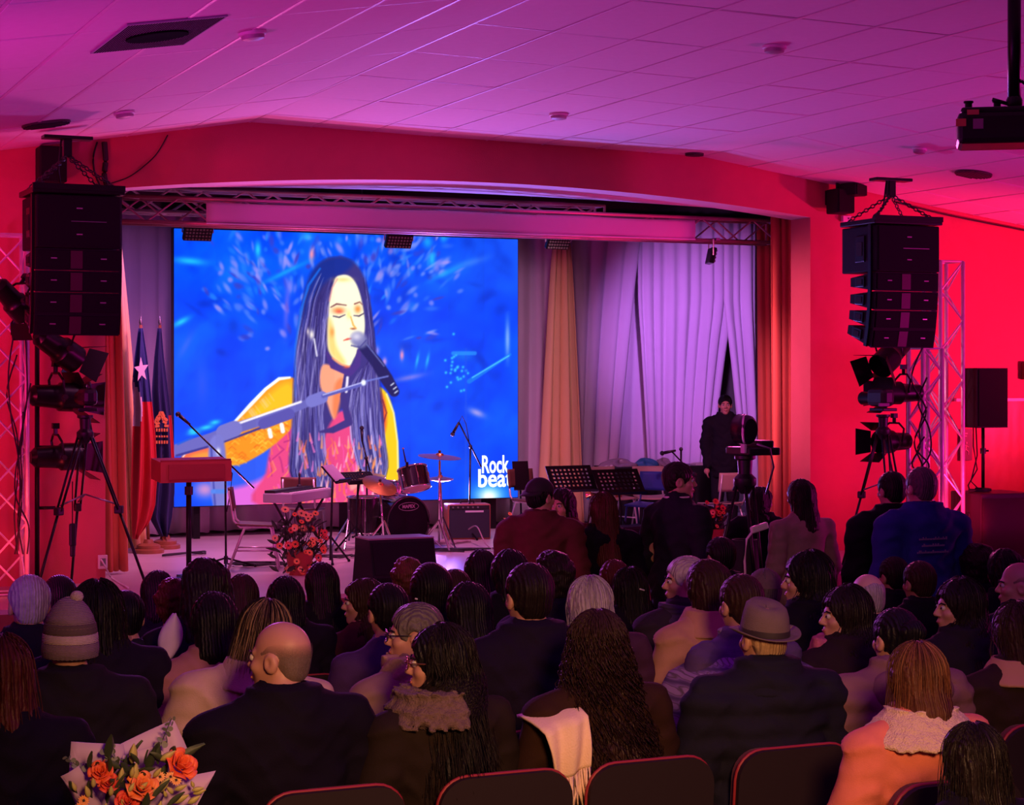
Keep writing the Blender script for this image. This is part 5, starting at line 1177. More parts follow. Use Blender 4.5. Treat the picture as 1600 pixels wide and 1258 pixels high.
def sdf_mesh(name, fn, ax, ay, az):
    X, Y, Z = np.meshgrid(ax.astype(np.float32), ay.astype(np.float32), az.astype(np.float32), indexing='ij')
    F = fn(X, Y, Z); V_, Q = surface_nets(F, ax, ay, az)
    me = bpy.data.meshes.new(name); me.vertices.add(len(V_)); me.vertices.foreach_set('co', V_.astype(np.float32).ravel())
    n = len(Q); me.loops.add(n*4); me.loops.foreach_set('vertex_index', Q.astype(np.int32).ravel())
    me.polygons.add(n); me.polygons.foreach_set('loop_start', np.arange(0, n*4, 4, dtype=np.int32)); me.polygons.foreach_set('use_smooth', np.ones(n, bool))
    me.update(calc_edges=True); me.validate(verbose=False)
    return me
def ell(X, Y, Z, c, r):
    x, y, z = X-c[0], Y-c[1], Z-c[2]
    k0 = np.sqrt((x/r[0])**2+(y/r[1])**2+(z/r[2])**2)+1e-6; k1 = np.sqrt((x/r[0]**2)**2+(y/r[1]**2)**2+(z/r[2]**2)**2)+1e-6
    return k0*(k0-1)/k1
def rc(X, Y, Z, a, b, ra, rb):
    bx, by, bz = b[0]-a[0], b[1]-a[1], b[2]-a[2]; x, y, z = X-a[0], Y-a[1], Z-a[2]
    t = np.clip((x*bx+y*by+z*bz)/(bx*bx+by*by+bz*bz), 0, 1)
    return np.sqrt((x-bx*t)**2+(y-by*t)**2+(z-bz*t)**2)-(ra+(rb-ra)*t)
def smin(a, b, k):
    h = np.clip(0.5+0.5*(b-a)/k, 0, 1); return b*(1-h)+a*h-k*h*(1-h)
def smax(a, b, k): return -smin(-a, -b, k)
def SM(k, *ds):
    d = ds[0]
    for e in ds[1:]: d = smin(d, e, k)
    return d
def wob(X, Y, Z, f, seed=0):
    a, b, c = 1.3*seed, 2.1*seed+1, 0.7*seed+2
    return (np.sin(X*f+a+1.7*np.sin(Z*f*0.6+b))*np.sin(Y*f*0.9+b)+np.sin(Z*f*1.1+c+1.3*np.sin(X*f*0.7)))*0.5

# --- head, in its own frame: face towards +y, chin at -0.12, crown at +0.12
def head_sdf(X, Y, Z):
    d = SM(0.035, ell(X, Y, Z, (0, -0.012, 0.032), (0.076, 0.096, 0.089)), ell(X, Y, Z, (0, 0.028, -0.04), (0.060, 0.064, 0.078)))
    d = smin(d, ell(X, Y, Z, (0, 0.068, -0.098), (0.026, 0.022, 0.020)), 0.025)
    aX = np.abs(X)
    d = smin(d, rc(aX, Y, Z, (0.0, 0.084, 0.022), (0.042, 0.072, 0.022), 0.010, 0.009), 0.012)
    d = smin(d, ell(aX, Y, Z, (0.042, 0.062, -0.025), (0.022, 0.022, 0.02)), 0.02)
    d = smax(d, -ell(aX, Y, Z, (0.031, 0.101, 0.003), (0.019, 0.014, 0.012)), 0.012)
    d = smin(d, rc(X, Y, Z, (0, 0.088, 0.012), (0, 0.109, -0.026), 0.008, 0.012), 0.010)
    d = smin(d, ell(aX, Y, Z, (0.012, 0.097, -0.032), (0.009, 0.012, 0.008)), 0.006)
    d = smin(d, ell(X, Y, Z, (0, 0.091, -0.058), (0.024, 0.010, 0.006)), 0.006); d = smin(d, ell(X, Y, Z, (0, 0.089, -0.070), (0.020, 0.010, 0.007)), 0.006)
    ear = smax(ell(aX, Y, Z, (0.079, -0.008, -0.008), (0.013, 0.026, 0.034)), -ell(aX, Y, Z, (0.092, 0.0, -0.004), (0.010, 0.013, 0.018)), 0.006)
    return smin(d, ear, 0.008)
J_SEAT = dict(hz=0.52, top=1.325, head=(0, 0.015, 1.205))
def torso_parts(X, Y, Z, o, bw=1.0):
    aX = np.abs(X)
    return SM(0.07, rc(X, Y, Z, (-0.09, 0, o), (0.09, 0, o), 0.125, 0.125), ell(X, Y, Z, (0, 0.005, o+0.16), (0.150*bw, 0.120, 0.18)), ell(X, Y, Z, (0, -0.01, o+0.35), (0.170*bw, 0.122, 0.20)),
              rc(aX, Y, Z, (0, -0.025, o+0.475), (0.155*bw, -0.02, o+0.462), 0.075, 0.062), rc(X, Y, Z, (0, -0.03, o+0.48), (0, -0.025, o+0.55), 0.088, 0.062))
ARMS = {
 'seat': lambda o: ((0.195, -0.015, o+0.455), (0.235, 0.03, o+0.19), (0.13, 0.27, o+0.11), (0.105, 0.35, o+0.10)),
 'stand': lambda o: ((0.195, -0.015, o+0.455), (0.245, -0.03, o+0.17), (0.24, 0.07, o-0.06), (0.235, 0.10, o-0.14)),
 'hold': lambda o: ((0.195, -0.015, o+0.455), (0.23, 0.02, o+0.20), (0.08, 0.24, o+0.25), (0.03, 0.29, o+0.27)),
}
LEGS = {
 'seat': ((0.09, 0.02, 0.51), (0.115, 0.44, 0.52), (0.115, 0.47, 0.09), (0.115, 0.44, 0.045), (0.125, 0.62, 0.035)),
 'stand': ((0.085, 0.0, 0.88), (0.095, 0.02, 0.49), (0.10, -0.02, 0.09), (0.10, -0.04, 0.045), (0.115, 0.15, 0.035)),
}
def arm_sdf(X, Y, Z, o, pose, bw, grow=0.0, hand=True):
    sh, el, wr, pa = ARMS[pose](o); aX = np.abs(X); sh = (sh[0]*bw, sh[1], sh[2]); el = (el[0]*bw, el[1], el[2])
    d = SM(0.03, rc(aX, Y, Z, sh, el, 0.056+grow, 0.044+grow), rc(aX, Y, Z, el, wr, 0.043+grow, 0.030+grow*0.8))
    if hand:
        dv = np.array(pa)-np.array(wr); dv = dv/np.linalg.norm(dv)
        d = smin(d, ell(aX, Y, Z, pa, (0.040, 0.040, 0.040)), 0.02)
        side = np.cross(dv, (0, 0, 1.0)) if abs(dv[2]) < 0.8 else np.array([0, 1.0, 0])
        side = side/np.linalg.norm(side); dn = np.array([0, 0, -1.0]) if abs(dv[2]) < 0.8 else np.array([-1.0, 0, 0])
        for k, L in enumerate((0.060, 0.070, 0.066, 0.052)):
            b0 = np.array(pa)+dv*0.028+side*(k-1.5)*0.019; b1 = b0+dv*L*0.55+dn*0.004; b2 = b1+dv*L*0.4+dn*0.022
            d = smin(d, smin(rc(aX, Y, Z, b0, b1, 0.0095, 0.009), rc(aX, Y, Z, b1, b2, 0.009, 0.0075), 0.005), 0.006)
        t0 = np.array(pa)-side*0.030-dv*0.01; t1 = t0-side*0.025+dv*0.03; d = smin(d, rc(aX, Y, Z, t0, t1+dn*0.01, 0.012, 0.009), 0.008)
    return d
def leg_sdf(X, Y, Z, pose, grow=0.0):
    h, k, a, f0, f1 = LEGS[pose]; aX = np.abs(X)
    return SM(0.04, rc(aX, Y, Z, h, k, 0.090+grow, 0.062+grow), rc(aX, Y, Z, k, a, 0.058+grow, 0.040+grow))
def shoe_sdf(X, Y, Z, pose):
    h, k, a, f0, f1 = LEGS[pose]; aX = np.abs(X)
    return smax(SM(0.03, rc(aX, Y, Z, a, f0, 0.042, 0.046), rc(aX, Y, Z, f0, f1, 0.045, 0.036)), -Z+0.004, 0.01)
CACHE = {}
def OFF(pose): return 0.52 if pose == 'seat' else 0.94
def HEADC(pose): return (0, 0.015, OFF('seat')+0.685) if pose == 'seat' else (0, 0.01, OFF('stand')+0.685)
def body_mesh(pose, arms, hyaw):
    key = ('body', pose, arms, hyaw)
    if key in CACHE: return CACHE[key]
    o = OFF(pose); hc = HEADC(pose); c, s = math.cos(math.radians(hyaw)), math.sin(math.radians(hyaw))
    def fn(X, Y, Z):
        d = SM(0.03, torso_parts(X, Y, Z, o, 0.94), arm_sdf(X, Y, Z, o, arms, 0.94), leg_sdf(X, Y, Z, pose), shoe_sdf(X, Y, Z, pose)+0.006)
        d = smin(d, rc(X, Y, Z, (0, -0.03, o+0.50), (0, -0.008, o+0.62), 0.062, 0.054), 0.03)
        m = Z > o+0.50
        hx, hy, hz = X-hc[0], Y-hc[1], Z-hc[2]
        return np.where(m, smin(d, head_sdf(hx*c+hy*s, -hx*s+hy*c, hz), 0.02), d)
    zt = hc[2]+0.14; yf = 0.66 if pose == 'seat' else 0.40
    me = sdf_mesh('body', fn, AX((-0.34, -0.13, 0.016), (-0.13, 0.13, 0.0075), (0.13, 0.34, 0.016)), AX((-0.2, -0.13, 0.02), (-0.13, 0.15, 0.0075), (0.15, yf, 0.016)), AX((-0.01, hc[2]-0.14, 0.018), (hc[2]-0.14, zt, 0.0065)))
    CACHE[key] = me; return me
def jacket_mesh(pose, arms, style):
    key = ('jacket', pose, arms, style)
    if key in CACHE: return CACHE[key]
    o = OFF(pose); th = {'shirt': 0.010, 'coat': 0.026, 'puffer': 0.036, 'knit': 0.020, 'suit': 0.018}[style]; bw = {'shirt': 0.95, 'coat': 1.03, 'puffer': 1.08, 'knit': 1.0, 'suit': 1.03}[style]
    low = o-(0.07 if pose == 'seat' else (0.22 if style in ('coat', 'suit') else 0.10)); sd = {'shirt': 1, 'coat': 2, 'puffer': 3, 'knit': 4, 'suit': 5}[style]
    def fn(X, Y, Z):
        d = torso_parts(X, Y, Z, o, bw)-th
        if pose == 'stand': d = smin(d, rc(X, Y, Z, (0, 0, o), (0, 0, o-0.25), 0.17, 0.18), 0.05)
        if pose == 'seat': d = smin(d, ell(X, Y, Z, (0, 0.06, o-0.02), (0.19, 0.17, 0.10)), 0.05)
        sl = arm_sdf(X, Y, Z, o, arms, bw*1.05, th+0.006, False); d = smin(d, sl-0.005*np.abs(np.sin((Z-o)*38+6*np.abs(X))), 0.016)
        fold = 0.0115 if style != 'shirt' else 0.005
        rg = 1-np.abs(np.sin(Z*19+2.4*np.sin(np.abs(X)*11+sd)+1.2*np.sin(X*7))); d = d-fold*wob(X, Y, Z, 19, sd)-fold*0.7*rg**3-fold*0.4*wob(X, Y*0.6, Z*1.4, 47, sd+3); d = d+0.004*np.exp(-(X/0.004)**2)*(Y < 0)
        if style == 'puffer': d = d-0.010*np.abs(np.sin((Z-o)*PI/0.085))+0.006
        if style == 'knit': d = d-0.0022*np.sin(Z*260)
        # collar
        rad = np.sqrt((X/1.05)**2+(Y+0.02)**2)
        if style in ('coat', 'puffer', 'knit'):
            h = {'coat': 0.055, 'puffer': 0.075, 'knit': 0.05}[style]
            col = np.maximum(np.abs(rad-0.088-(Z-o-0.55)*0.10)-{'coat': 0.014, 'puffer': 0.020, 'knit': 0.016}[style], np.abs(Z-(o+0.545))-h)
            col = smax(col, (Y-0.05), 0.02)
            d = smin(d, col, 0.018)
        d = np.where(Z > o+0.47, smax(d, 0.066-np.sqrt(X**2+(Y+0.012)**2), 0.008), d)
        return smax(d, low-Z, 0.012)
    st = 0.0125
    me = sdf_mesh('jacket', fn, AX((-0.38, 0.38, st)), AX((-0.24, 0.40, st)), AX((low-0.04, o+0.66, st)))
    CACHE[key] = me; return me
def trousers_mesh(pose):
    key = ('trousers', pose)
    if key in CACHE: return CACHE[key]
    o = OFF(pose)
    def fn(X, Y, Z):
        d = smin(leg_sdf(X, Y, Z, pose, 0.014), rc(X, Y, Z, (-0.09, 0, o), (0.09, 0, o), 0.133, 0.133), 0.05)-0.004*wob(X, Y, Z, 26, 2)
        return smax(smax(d, 0.075-Z, 0.01), Z-(o+0.10), 0.01)
    me = sdf_mesh('trousers', fn, AX((-0.3, 0.3, 0.018)), AX((-0.2, 0.58, 0.018)), AX((0.04, o+0.16, 0.018))); CACHE[key] = me; return me
def shoes_mesh(pose):
    key = ('shoes', pose)
    if key not in CACHE:
        out = []
        for sg in (-1, 1):
            fn = lambda X, Y, Z: np.maximum(shoe_sdf(X, Y, Z, pose), -X*sg)
            out.append(sdf_mesh('shoe', fn, AX((-0.2, 0.2, 0.012)), AX((-0.12, 0.68, 0.014)), AX((-0.01, 0.16, 0.012))))
        CACHE[key] = out
    return CACHE[key]
def hair_mesh(style, hyaw=0):
    hyaw = hyaw if style in ('long', 'wavy', 'mid', 'bob') else 0
    key = ('hair', style, hyaw)
    if key in CACHE: return CACHE[key]
    face = lambda X, Y, Z, dz=0.0: ell(X, Y, Z, (0, 0.098, -0.035+dz), (0.078, 0.066, 0.090))
    def strands(X, Y, Z, n, a, seed=0):
        an = np.arctan2(X, -(Y+0.01)); w_ = 1.1*np.sin(Z*13+seed+2*np.sin(an*3))
        return a*(1.1*np.sin(an*7+w_+seed)+0.55*np.sin(an*17+1.7*w_+2*seed)+0.35*np.sin(an*n*1.6+2.5*w_)+0.25*np.sin(an*n*3.1+4*np.sin(Z*9)))
    def fn(X, Y, Z):
        if hyaw:                                        # the crown turns with the head, the lengths stay on the back
            tw = math.radians(hyaw)*np.clip((Z+0.17)/0.13, 0.12, 1); c_, s_ = np.cos(tw), np.sin(tw); X, Y = X*c_+Y*s_, -X*s_+Y*c_
        aX = np.abs(X); ear = ell(aX, Y, Z, (0.085, 0.004, -0.015), (0.03, 0.028, 0.042))
        cr = lambda g: ell(X, Y, Z, (0, -0.014, 0.034), (0.077+g, 0.098+g, 0.089+g))
        if style in ('short', 'grey_short', 'ring', 'bun'):
            g = 0.0018 if style == 'ring' else 0.011; d = cr(g); d = smin(d, ell(X, Y, Z, (0, -0.055, -0.02), (0.066, 0.052-(0.006 if style == 'ring' else 0), 0.062)), 0.02)-strands(X, Y, Z, 30, 0.0008 if style == 'ring' else 0.0020)
            d = smax(d, -face(X, Y, Z), 0.006); d = smax(d, -ear, 0.006); d = smax(d, -(Z+0.075), 0.01); d = smax(d, -ell(X, Y, Z, (0, 0.10, -0.08), (0.11, 0.11, 0.085)), 0.01)
            if style == 'ring': d = smax(d, (Z-0.060+0.35*(Y+0.02)+0.006*np.sin(X*90))*0.35, 0.01)
            if style == 'bun': d = smin(d, ell(X, Y, Z, (0, -0.125, 0.045), (0.055, 0.042, 0.052))-0.003*wob(X, Y, Z, 90, 1), 0.01)
            return d
        if style == 'curl':                             # short full curls
            d = cr(0.026); d = smin(d, ell(X, Y, Z, (0, -0.05, -0.03), (0.085, 0.065, 0.075)), 0.02)-0.008*wob(X, Y, Z, 75, 1)-0.004*wob(X, Y, Z, 140, 4)
            d = smax(d, -face(X, Y, Z), 0.006); return smax(d, -(Z+0.09), 0.01)
        if style == 'hood':
            d = smin(cr(0.024), ell(X, Y, Z, (0, -0.03, -0.08), (0.098, 0.095, 0.12)), 0.03)-0.004*wob(X, Y, Z, 34, 2)
            d = smax(d, -ell(X, Y, Z, (0, 0.12, -0.02), (0.066, 0.085, 0.095)), 0.01); return smax(d, -(Z+0.18), 0.01)
        low, wid, dep = {'bob': (-0.17, 0.108, 0.092), 'long': (-0.42, 0.128, 0.070), 'wavy': (-0.46, 0.190, 0.078), 'mid': (-0.27, 0.124, 0.082), 'pony': (-0.10, 0.084, 0.09)}[style]
        d = cr(0.017)
        tt = np.clip(-Z/(-low), 0, 1); wx = 0.098+(wid-0.098)*tt; d = smin(d, rc(X*0.098/wx, Y, Z, (0, -0.03, 0.0), (0, -0.085 if low > -0.3 else -0.130, low+0.06), 0.096, 0.084), 0.03)
        if low < -0.3: d = smax(d, -Y-0.215, 0.02)
        wv = {'wavy': 0.008, 'mid': 0.004}.get(style, 0.0)
        d = d-strands(X, Y, Z, 26, 0.0034, 1)-wv*wob(X, Y, Z, 52, 1)-0.4*wv*wob(X, Y, Z, 110, 3)
        d = smax(d, -face(X, Y, Z), 0.006); d = smax(d, -ell(X, Y, Z, (0, 0.10, -0.13), (0.080, 0.115, 0.13)), 0.01)
        nk = ell(X, Y, Z, (0, 0.03, -0.20), (0.085, 0.085, 0.14)) if low < -0.2 else ell(X, Y, Z, (0, 0.03, -0.19), (0.07, 0.07, 0.10))
        d = smax(d, -nk, 0.01)
        if style == 'pony': d = smin(d, rc(X, Y, Z, (0, -0.115, 0.02), (0, -0.15, -0.22), 0.032, 0.02)-strands(X, Y, Z, 40, 0.003), 0.015)
        return smax(d, low-Z+0.02*np.sin(X*60)+0.012*np.sin(X*23+1), 0.015)
    zl = {'bob': -0.2, 'long': -0.47, 'wavy': -0.50, 'mid': -0.31, 'pony': -0.28, 'hood': -0.2}.get(style, -0.12)
    me = sdf_mesh('hair', fn, AX((-0.23, 0.23, 0.0065)), AX((-0.235, 0.20 if hyaw else 0.12, 0.0065)), AX((zl, 0.17, 0.0065 if zl > -0.3 else 0.0085))); CACHE[key] = me; return me

# ================================================================== theatre seats
M_SEATF = mat('seat_fabric', (0.10, 0.014, 0.022), 0.75, bump=0.2, bscale=200, sheen=0.1); M_SHELL2 = mat('seat_shell', (0.013, 0.004, 0.007), 0.7); M_PIPE = mat('seat_edge_lit', (0.30, 0.02, 0.03), 0.5)
def back_outline(w, h, r, n=6):
    pts = [(-w/2, 0), (w/2, 0)]
    for k in range(n+1): a = PI/2*k/n; pts.append((w/2-r+r*math.cos(a), h-r+r*math.sin(a)))
    for k in range(n+1): a = PI/2+PI/2*k/n; pts.append((-w/2+r+r*math.cos(a), h-r+r*math.sin(a)))
    return pts
seat_proto = None
def make_seat():
    t = thing('theatre_seat', 'seat', 'seat'); rec = RX(0.10)
    ol = back_outline(0.48, 0.445, 0.10); B = Vector((0, -0.16, 0.36))
    f = lambda x, z, y: B+rec @ Vector((x, y, z))
    mb = MB(); mb.prism([f(x, z, -0.03) for x, z in ol], rec @ Vector((0, 0.03, 0))); mb.build('back_shell', M_SHELL2, t)
    ol2 = back_outline(0.45, 0.435, 0.095); mb = MB(); mb.prism([f(x, z, 0.0) for x, z in ol2], rec @ Vector((0, 0.05, 0))); mb.build('backrest', M_SEATF, t)
    mb = MB(); mb.sweep([f(x, z, -0.004) for x, z in ol[1:]+[ol[0]]], 0.007, 6); mb.build('red_lit_piping', M_PIPE, t, True)  # piping redder than the seat: the red rim light put into its colour
    mb = MB(); mb.bbox((0, 0.08, 0.37), (0.46, 0.44, 0.08), 0.03); mb.build('seat_cushion', M_SEATF, t)
    for sx in (-1, 1):
        mb = MB(); mb.bbox((sx*0.255, 0.02, 0.58), (0.035, 0.34, 0.03), 0.01); mb.build('armrest', M_SHELL2, t)
        mb = MB(); mb.box((sx*0.25, 0.03, 0.285), (0.03, 0.22, 0.57)); mb.build('leg', M_SHELL2, t)
    return t
SEATS = []          # (x, y, label)

# ================================================================== people
SKIN = {'light': (0.52, 0.26, 0.20), 'tan': (0.38, 0.18, 0.13), 'pale': (0.72, 0.46, 0.38)}
HAIRC = {'black': (0.006, 0.005, 0.007), 'dark': (0.012, 0.007, 0.007), 'brown': (0.032, 0.014, 0.010), 'red': (0.08, 0.016, 0.012), 'auburn': (0.10, 0.036, 0.018), 'grey': (0.28, 0.25, 0.26), 'white': (0.45, 0.40, 0.45), 'greydark': (0.12, 0.10, 0.10), 'blond': (0.42, 0.27, 0.16), 'stubble': (0.17, 0.12, 0.11)}
def skin_m(k): return mat('skin_'+k, SKIN[k], 0.5, noise=0.06, scale=30)
def hair_m(k):
    if k == 'stubble' and 'hair_stubble' not in MATS:      # cropped sides thinning out towards the bald crown
        m = mat('hair_stubble', HAIRC[k], 0.7, noise=0.4, scale=160, spec=0.1); nt = m.node_tree; b = nt.nodes['Principled BSDF']
        tc = nt.nodes.new('ShaderNodeTexCoord'); sx = nt.nodes.new('ShaderNodeSeparateXYZ'); mr = nt.nodes.new('ShaderNodeMapRange'); ns = nt.nodes.new('ShaderNodeTexNoise')
        ns.inputs['Scale'].default_value = 420; mr.inputs[1].default_value = 0.005; mr.inputs[2].default_value = 0.058; mr.inputs[3].default_value = 1.15; mr.inputs[4].default_value = 0.0
        mu = nt.nodes.new('ShaderNodeMath'); mu.operation = 'MULTIPLY'; nt.links.new(tc.outputs['Object'], sx.inputs[0]); nt.links.new(tc.outputs['Object'], ns.inputs['Vector'])
        nt.links.new(sx.outputs['Z'], mr.inputs[0]); nt.links.new(mr.outputs[0], mu.inputs[0]); nt.links.new(ns.outputs['Fac'], mu.inputs[1])
        m2 = nt.nodes.new('ShaderNodeMath'); m2.operation = 'MULTIPLY'; m2.inputs[1].default_value = 1.5; nt.links.new(mu.outputs[0], m2.inputs[0]); nt.links.new(m2.outputs[0], b.inputs['Alpha'])
        return m
    return mat('hair_'+k, HAIRC[k], 0.5, noise=0.45, scale=45, wave=(26, 3.0, 'X', 0.5), spec=0.22)
CLOTH = {}
def cloth_m(c):
    key = 'cloth_%d_%d_%d' % tuple(int(v*1000) for v in c)
    return mat(key, c, 0.85, noise=0.12, scale=25, bump=0.25, bscale=260, spec=0.15)
def share(name, me, m, parent, loc=(0, 0, 0), rz=0.0, sc=1.0):
    o = bpy.data.objects.new(name, me); COL.objects.link(o); o.parent = parent; o.location = loc; o.rotation_euler = (0, 0, rz); o.scale = (sc, sc, sc) if not isinstance(sc, tuple) else sc
    if not me.materials: me.materials.append(m)
    o.material_slots[0].link = 'OBJECT'; o.material_slots[0].material = m
    return o
PEOPLE = {}
def person(key, label, px, top, Y, hair='short', hc='dark', style='coat', cc=(0.02, 0.018, 0.03), pose='seat', arms=None, yaw=0.0, hyaw=0, skin='light', trousers=(0.015, 0.014, 0.02), w=1.0, H=None, hat=0.0, lean=0.0, seat_label=None, face=False, zf=None, dx=0.0, hs=1.0):
    """px, top: where the crown shows in the photo; Y: distance of the row. hyaw turns the head to the left (+) or right (-) of the body"""
    p = P(px, top, ZC(px, Y)); zf = floor_z(Y) if zf is None else zf
    t0 = 1.325 if pose == 'seat' else 1.755
    k = (p.z-zf-hat)/t0 if H is None else H/t0
    t = thing('person', label, 'person', (p.x+dx, p.y, zf), yaw, 'seated audience' if pose == 'seat' else 'people standing', k)
    if lean: t.rotation_euler = (0, lean, yaw)
    a = arms or pose; hcen = HEADC(pose); R = math.radians(hyaw)
    share('body', body_mesh(pose, a, hyaw), skin_m(skin), t)
    share('jacket', jacket_mesh(pose, a, style), cloth_m(cc), t, sc=(w, 1, 1))
    share('trousers', trousers_mesh(pose), cloth_m(trousers), t)
    for me in shoes_mesh(pose): share('shoe', me, M_RUBBER, t)
    if hair:
        tw = hair in ('long', 'wavy', 'mid', 'bob') and hyaw; share('hair', hair_mesh(hair, hyaw), hair_m(hc), t, hcen, 0.0 if tw else R, hs)
    if face:
        for sx in (-1, 1):
            e = Vector(hcen)+RZ(R) @ Vector((sx*0.031, 0.083, 0.004))
            mb = MB(); mb.ball((0, 0, 0), 0.0125, 10, 7); o = mb.build('eye', mat('eye_white', (0.6, 0.55, 0.55), 0.2), t, True); o.location = e
            mb = MB(); mb.ball((0, 0.0085, 0), 0.0068, 8, 6); o2 = mb.build('iris', mat('iris', (0.01, 0.006, 0.005), 0.2), o, True); o2.rotation_euler = (0, 0, R)
            mb = MB(); mb.sweep([RZ(R) @ Vector((sx*0.014, 0.098, 0.020)), RZ(R) @ Vector((sx*0.032, 0.095, 0.027)), RZ(R) @ Vector((sx*0.050, 0.080, 0.021))], 0.0035, 5); o = mb.build('eyebrow', hair_m('dark'), t); o.location = hcen
        mb = MB(); mb.ball((0, 0, 0), (0.022, 0.006, 0.0075), 10, 6); o = mb.build('lips', mat('lips', (0.42, 0.12, 0.11), 0.4), t, True); o.location = Vector(hcen)+RZ(R) @ Vector((0, 0.096, -0.064)); o.rotation_euler = (0, 0, R)
    if pose == 'seat' and seat_label != '': SEATS.append((p.x, p.y, seat_label, key))
    PEOPLE[key] = (t, hcen, R, k)
    return t
N_ = (0.010, 0.0055, 0.021); BLK = (0.0055, 0.0032, 0.012)  # black cloth colours with the violet cast of the hall light tinted in
rA, rB, rC, rD, rE, rF = 6.0, 6.9, 7.75, 8.6, 9.4, 10.2
# nearest rows
person('corner', 'person with dark hair at the bottom right corner, nearest to the camera', 1522, 1140, 4.2, 'mid', 'dark', 'coat', BLK)
person('pinkcoat', 'person in a coral pink jacket with a cream shearling collar', 1434, 1013, 5.1, 'bob', 'auburn', 'coat', (0.72, 0.20, 0.14), w=1.04)
person('leftedge', 'person with reddish-brown long hair cut by the left edge', 2, 1003, 6.0, 'mid', 'red', 'coat', BLK)
person('baldblack', 'balding man in a black jacket turning left, in the front of the picture', 440, 973, 6.0, 'ring', 'stubble', 'coat', BLK, hyaw=40, w=1.12, skin='light', yaw=0.1, face=True)
person('furcollar', 'person in glasses with a grey fur collar and long dark hair', 688, 985, 6.0, 'long', 'black', 'coat', (0.02, 0.012, 0.01), hyaw=60, yaw=0.15, face=True, skin='light')
person('curly', 'person with long dark curly hair and a cream fringed scarf', 934, 965, 6.0, 'wavy', 'brown', 'coat', (0.032, 0.013, 0.008))
person('hatman', 'man in a grey felt hat and dark padded jacket', 1195, 950, 6.0, 'ring', 'blond', 'puffer', (0.012, 0.011, 0.024), w=1.1, skin='light')
person('edgebob', 'person with a brown bob and tan collar at the right edge', 1590, 948, 6.0, 'bob', 'brown', 'coat', (0.025, 0.013, 0.012))
person('profile', 'long-haired person in profile with a pink flowered scarf', 1322, 922, 6.9, 'long', 'dark', 'coat', (0.02, 0.01, 0.016), hyaw=75, face=True)
person('puffer', 'person with dark pinned-up hair in a mauve quilted jacket', 1402, 955, 6.0, 'bun', 'black', 'puffer', (0.22, 0.11, 0.13), w=1.08)
person('fringe', 'person with dark long hair and a fringe, in profile on the right', 1500, 910, 6.9, 'long', 'dark', 'coat', (0.016, 0.012, 0.02), hyaw=75, face=True)
# row B
person('beanie', 'person in a striped knitted bobble hat and dark green jacket', 110, 952, 6.9, None, style='coat', cc=(0.013, 0.010, 0.017), w=1.05)
person('beige', 'person in a beige coat with highlighted straight hair, leaning right', 398, 940, 6.9, 'mid', 'brown', 'coat', (0.55, 0.38, 0.33), yaw=-0.2, w=1.05, lean=0.14, dx=-0.14)
person('greyglass', 'grey-haired man in dark glasses and a beige scarf, in profile', 650, 947, 6.9, 'short', 'greydark', 'coat', (0.28, 0.17, 0.16), hyaw=60, yaw=0.2, face=True)
person('poncho', 'person with a short brown haircut in a patterned purple knit poncho', 1160, 902, 6.9, 'short', 'brown', 'knit', (0.10, 0.06, 0.17), w=0.92)
# row C
person('darkbehindbeanie', 'dark-haired person in a black jacket right of the bobble hat', 152, 915, 7.75, 'mid', 'black', 'coat', N_, w=1.02)
person('pinksleeve', 'dark-haired person in a dusty pink coat behind the beige coat', 335, 932, 7.75, 'bob', 'black', 'coat', (0.36, 0.16, 0.18))
person('darkjacketman', 'dark-haired man in a dark jacket left of the white-haired person', 828, 885, 6.9, 'short', 'dark', 'coat', N_, w=1.12)
person('whitehair', 'white-haired person in a plum coat right of centre', 922, 908, 7.75, 'bob', 'white', 'coat', (0.07, 0.025, 0.06), w=1.06)
person('tancoat', 'person with a brown bob in a tan coat', 1108, 880, 7.75, 'mid', 'brown', 'coat', (0.48, 0.26, 0.17), yaw=0.15)
person('pale_bald', 'person with a pale closely shaved head', 1357, 898, 7.75, 'ring', 'white', 'coat', N_, skin='pale')
person('edgebald', 'bald man in profile at the right edge', 1594, 880, 7.75, 'ring', 'stubble', 'coat', N_, hyaw=60, skin='light', face=True)
person('tanshoulder', 'dark-haired person in a tan coat behind the one in the fur collar', 733, 916, 7.75, 'bob', 'black', 'coat', (0.24, 0.13, 0.10))
# row D
person('whiteleft', 'white-haired person at the left edge in a dark coat', 46, 903, 8.6, 'short', 'white', 'coat', N_, skin='light')
person('boyleft', 'short-haired boy with a bare neck, left of centre', 196, 927, 8.6, 'short', 'black', 'shirt', (0.015, 0.013, 0.03), skin='light')
person('bigdark', 'person with a tall mass of long dark hair, left of centre', 322, 883, 8.6, 'wavy', 'dark', 'coat', N_, hs=1.1)
person('boypurple', 'boy with short dark hair in a purple top', 607, 916, 7.75, 'short', 'black', 'shirt', (0.06, 0.025, 0.12), skin='light')
person('blackhood', 'person in a black hood with a small pale clip', 674, 888, 8.6, 'hood', 'black', 'coat', BLK)
person('darkcurls', 'person with full dark curls behind the dark-jacketed man', 866, 870, 8.6, 'curl', 'dark', 'coat', N_)
person('clip', 'person with long black hair and a silver clip', 985, 892, 9.4, 'long', 'black', 'coat', BLK)
person('longright', 'person with long black hair turning left, before the pink-lit wall', 1263, 868, 7.75, 'long', 'black', 'coat', BLK, hyaw=60, face=True)
person('reddishshort', 'person with cropped reddish-brown hair below the blue jacket', 1438, 880, 8.6, 'short', 'brown', 'coat', BLK, skin='tan')
person('curlyright', 'person with dark curls right of the blue jacket', 1530, 860, 9.4, 'curl', 'dark', 'coat', BLK, hs=1.1)
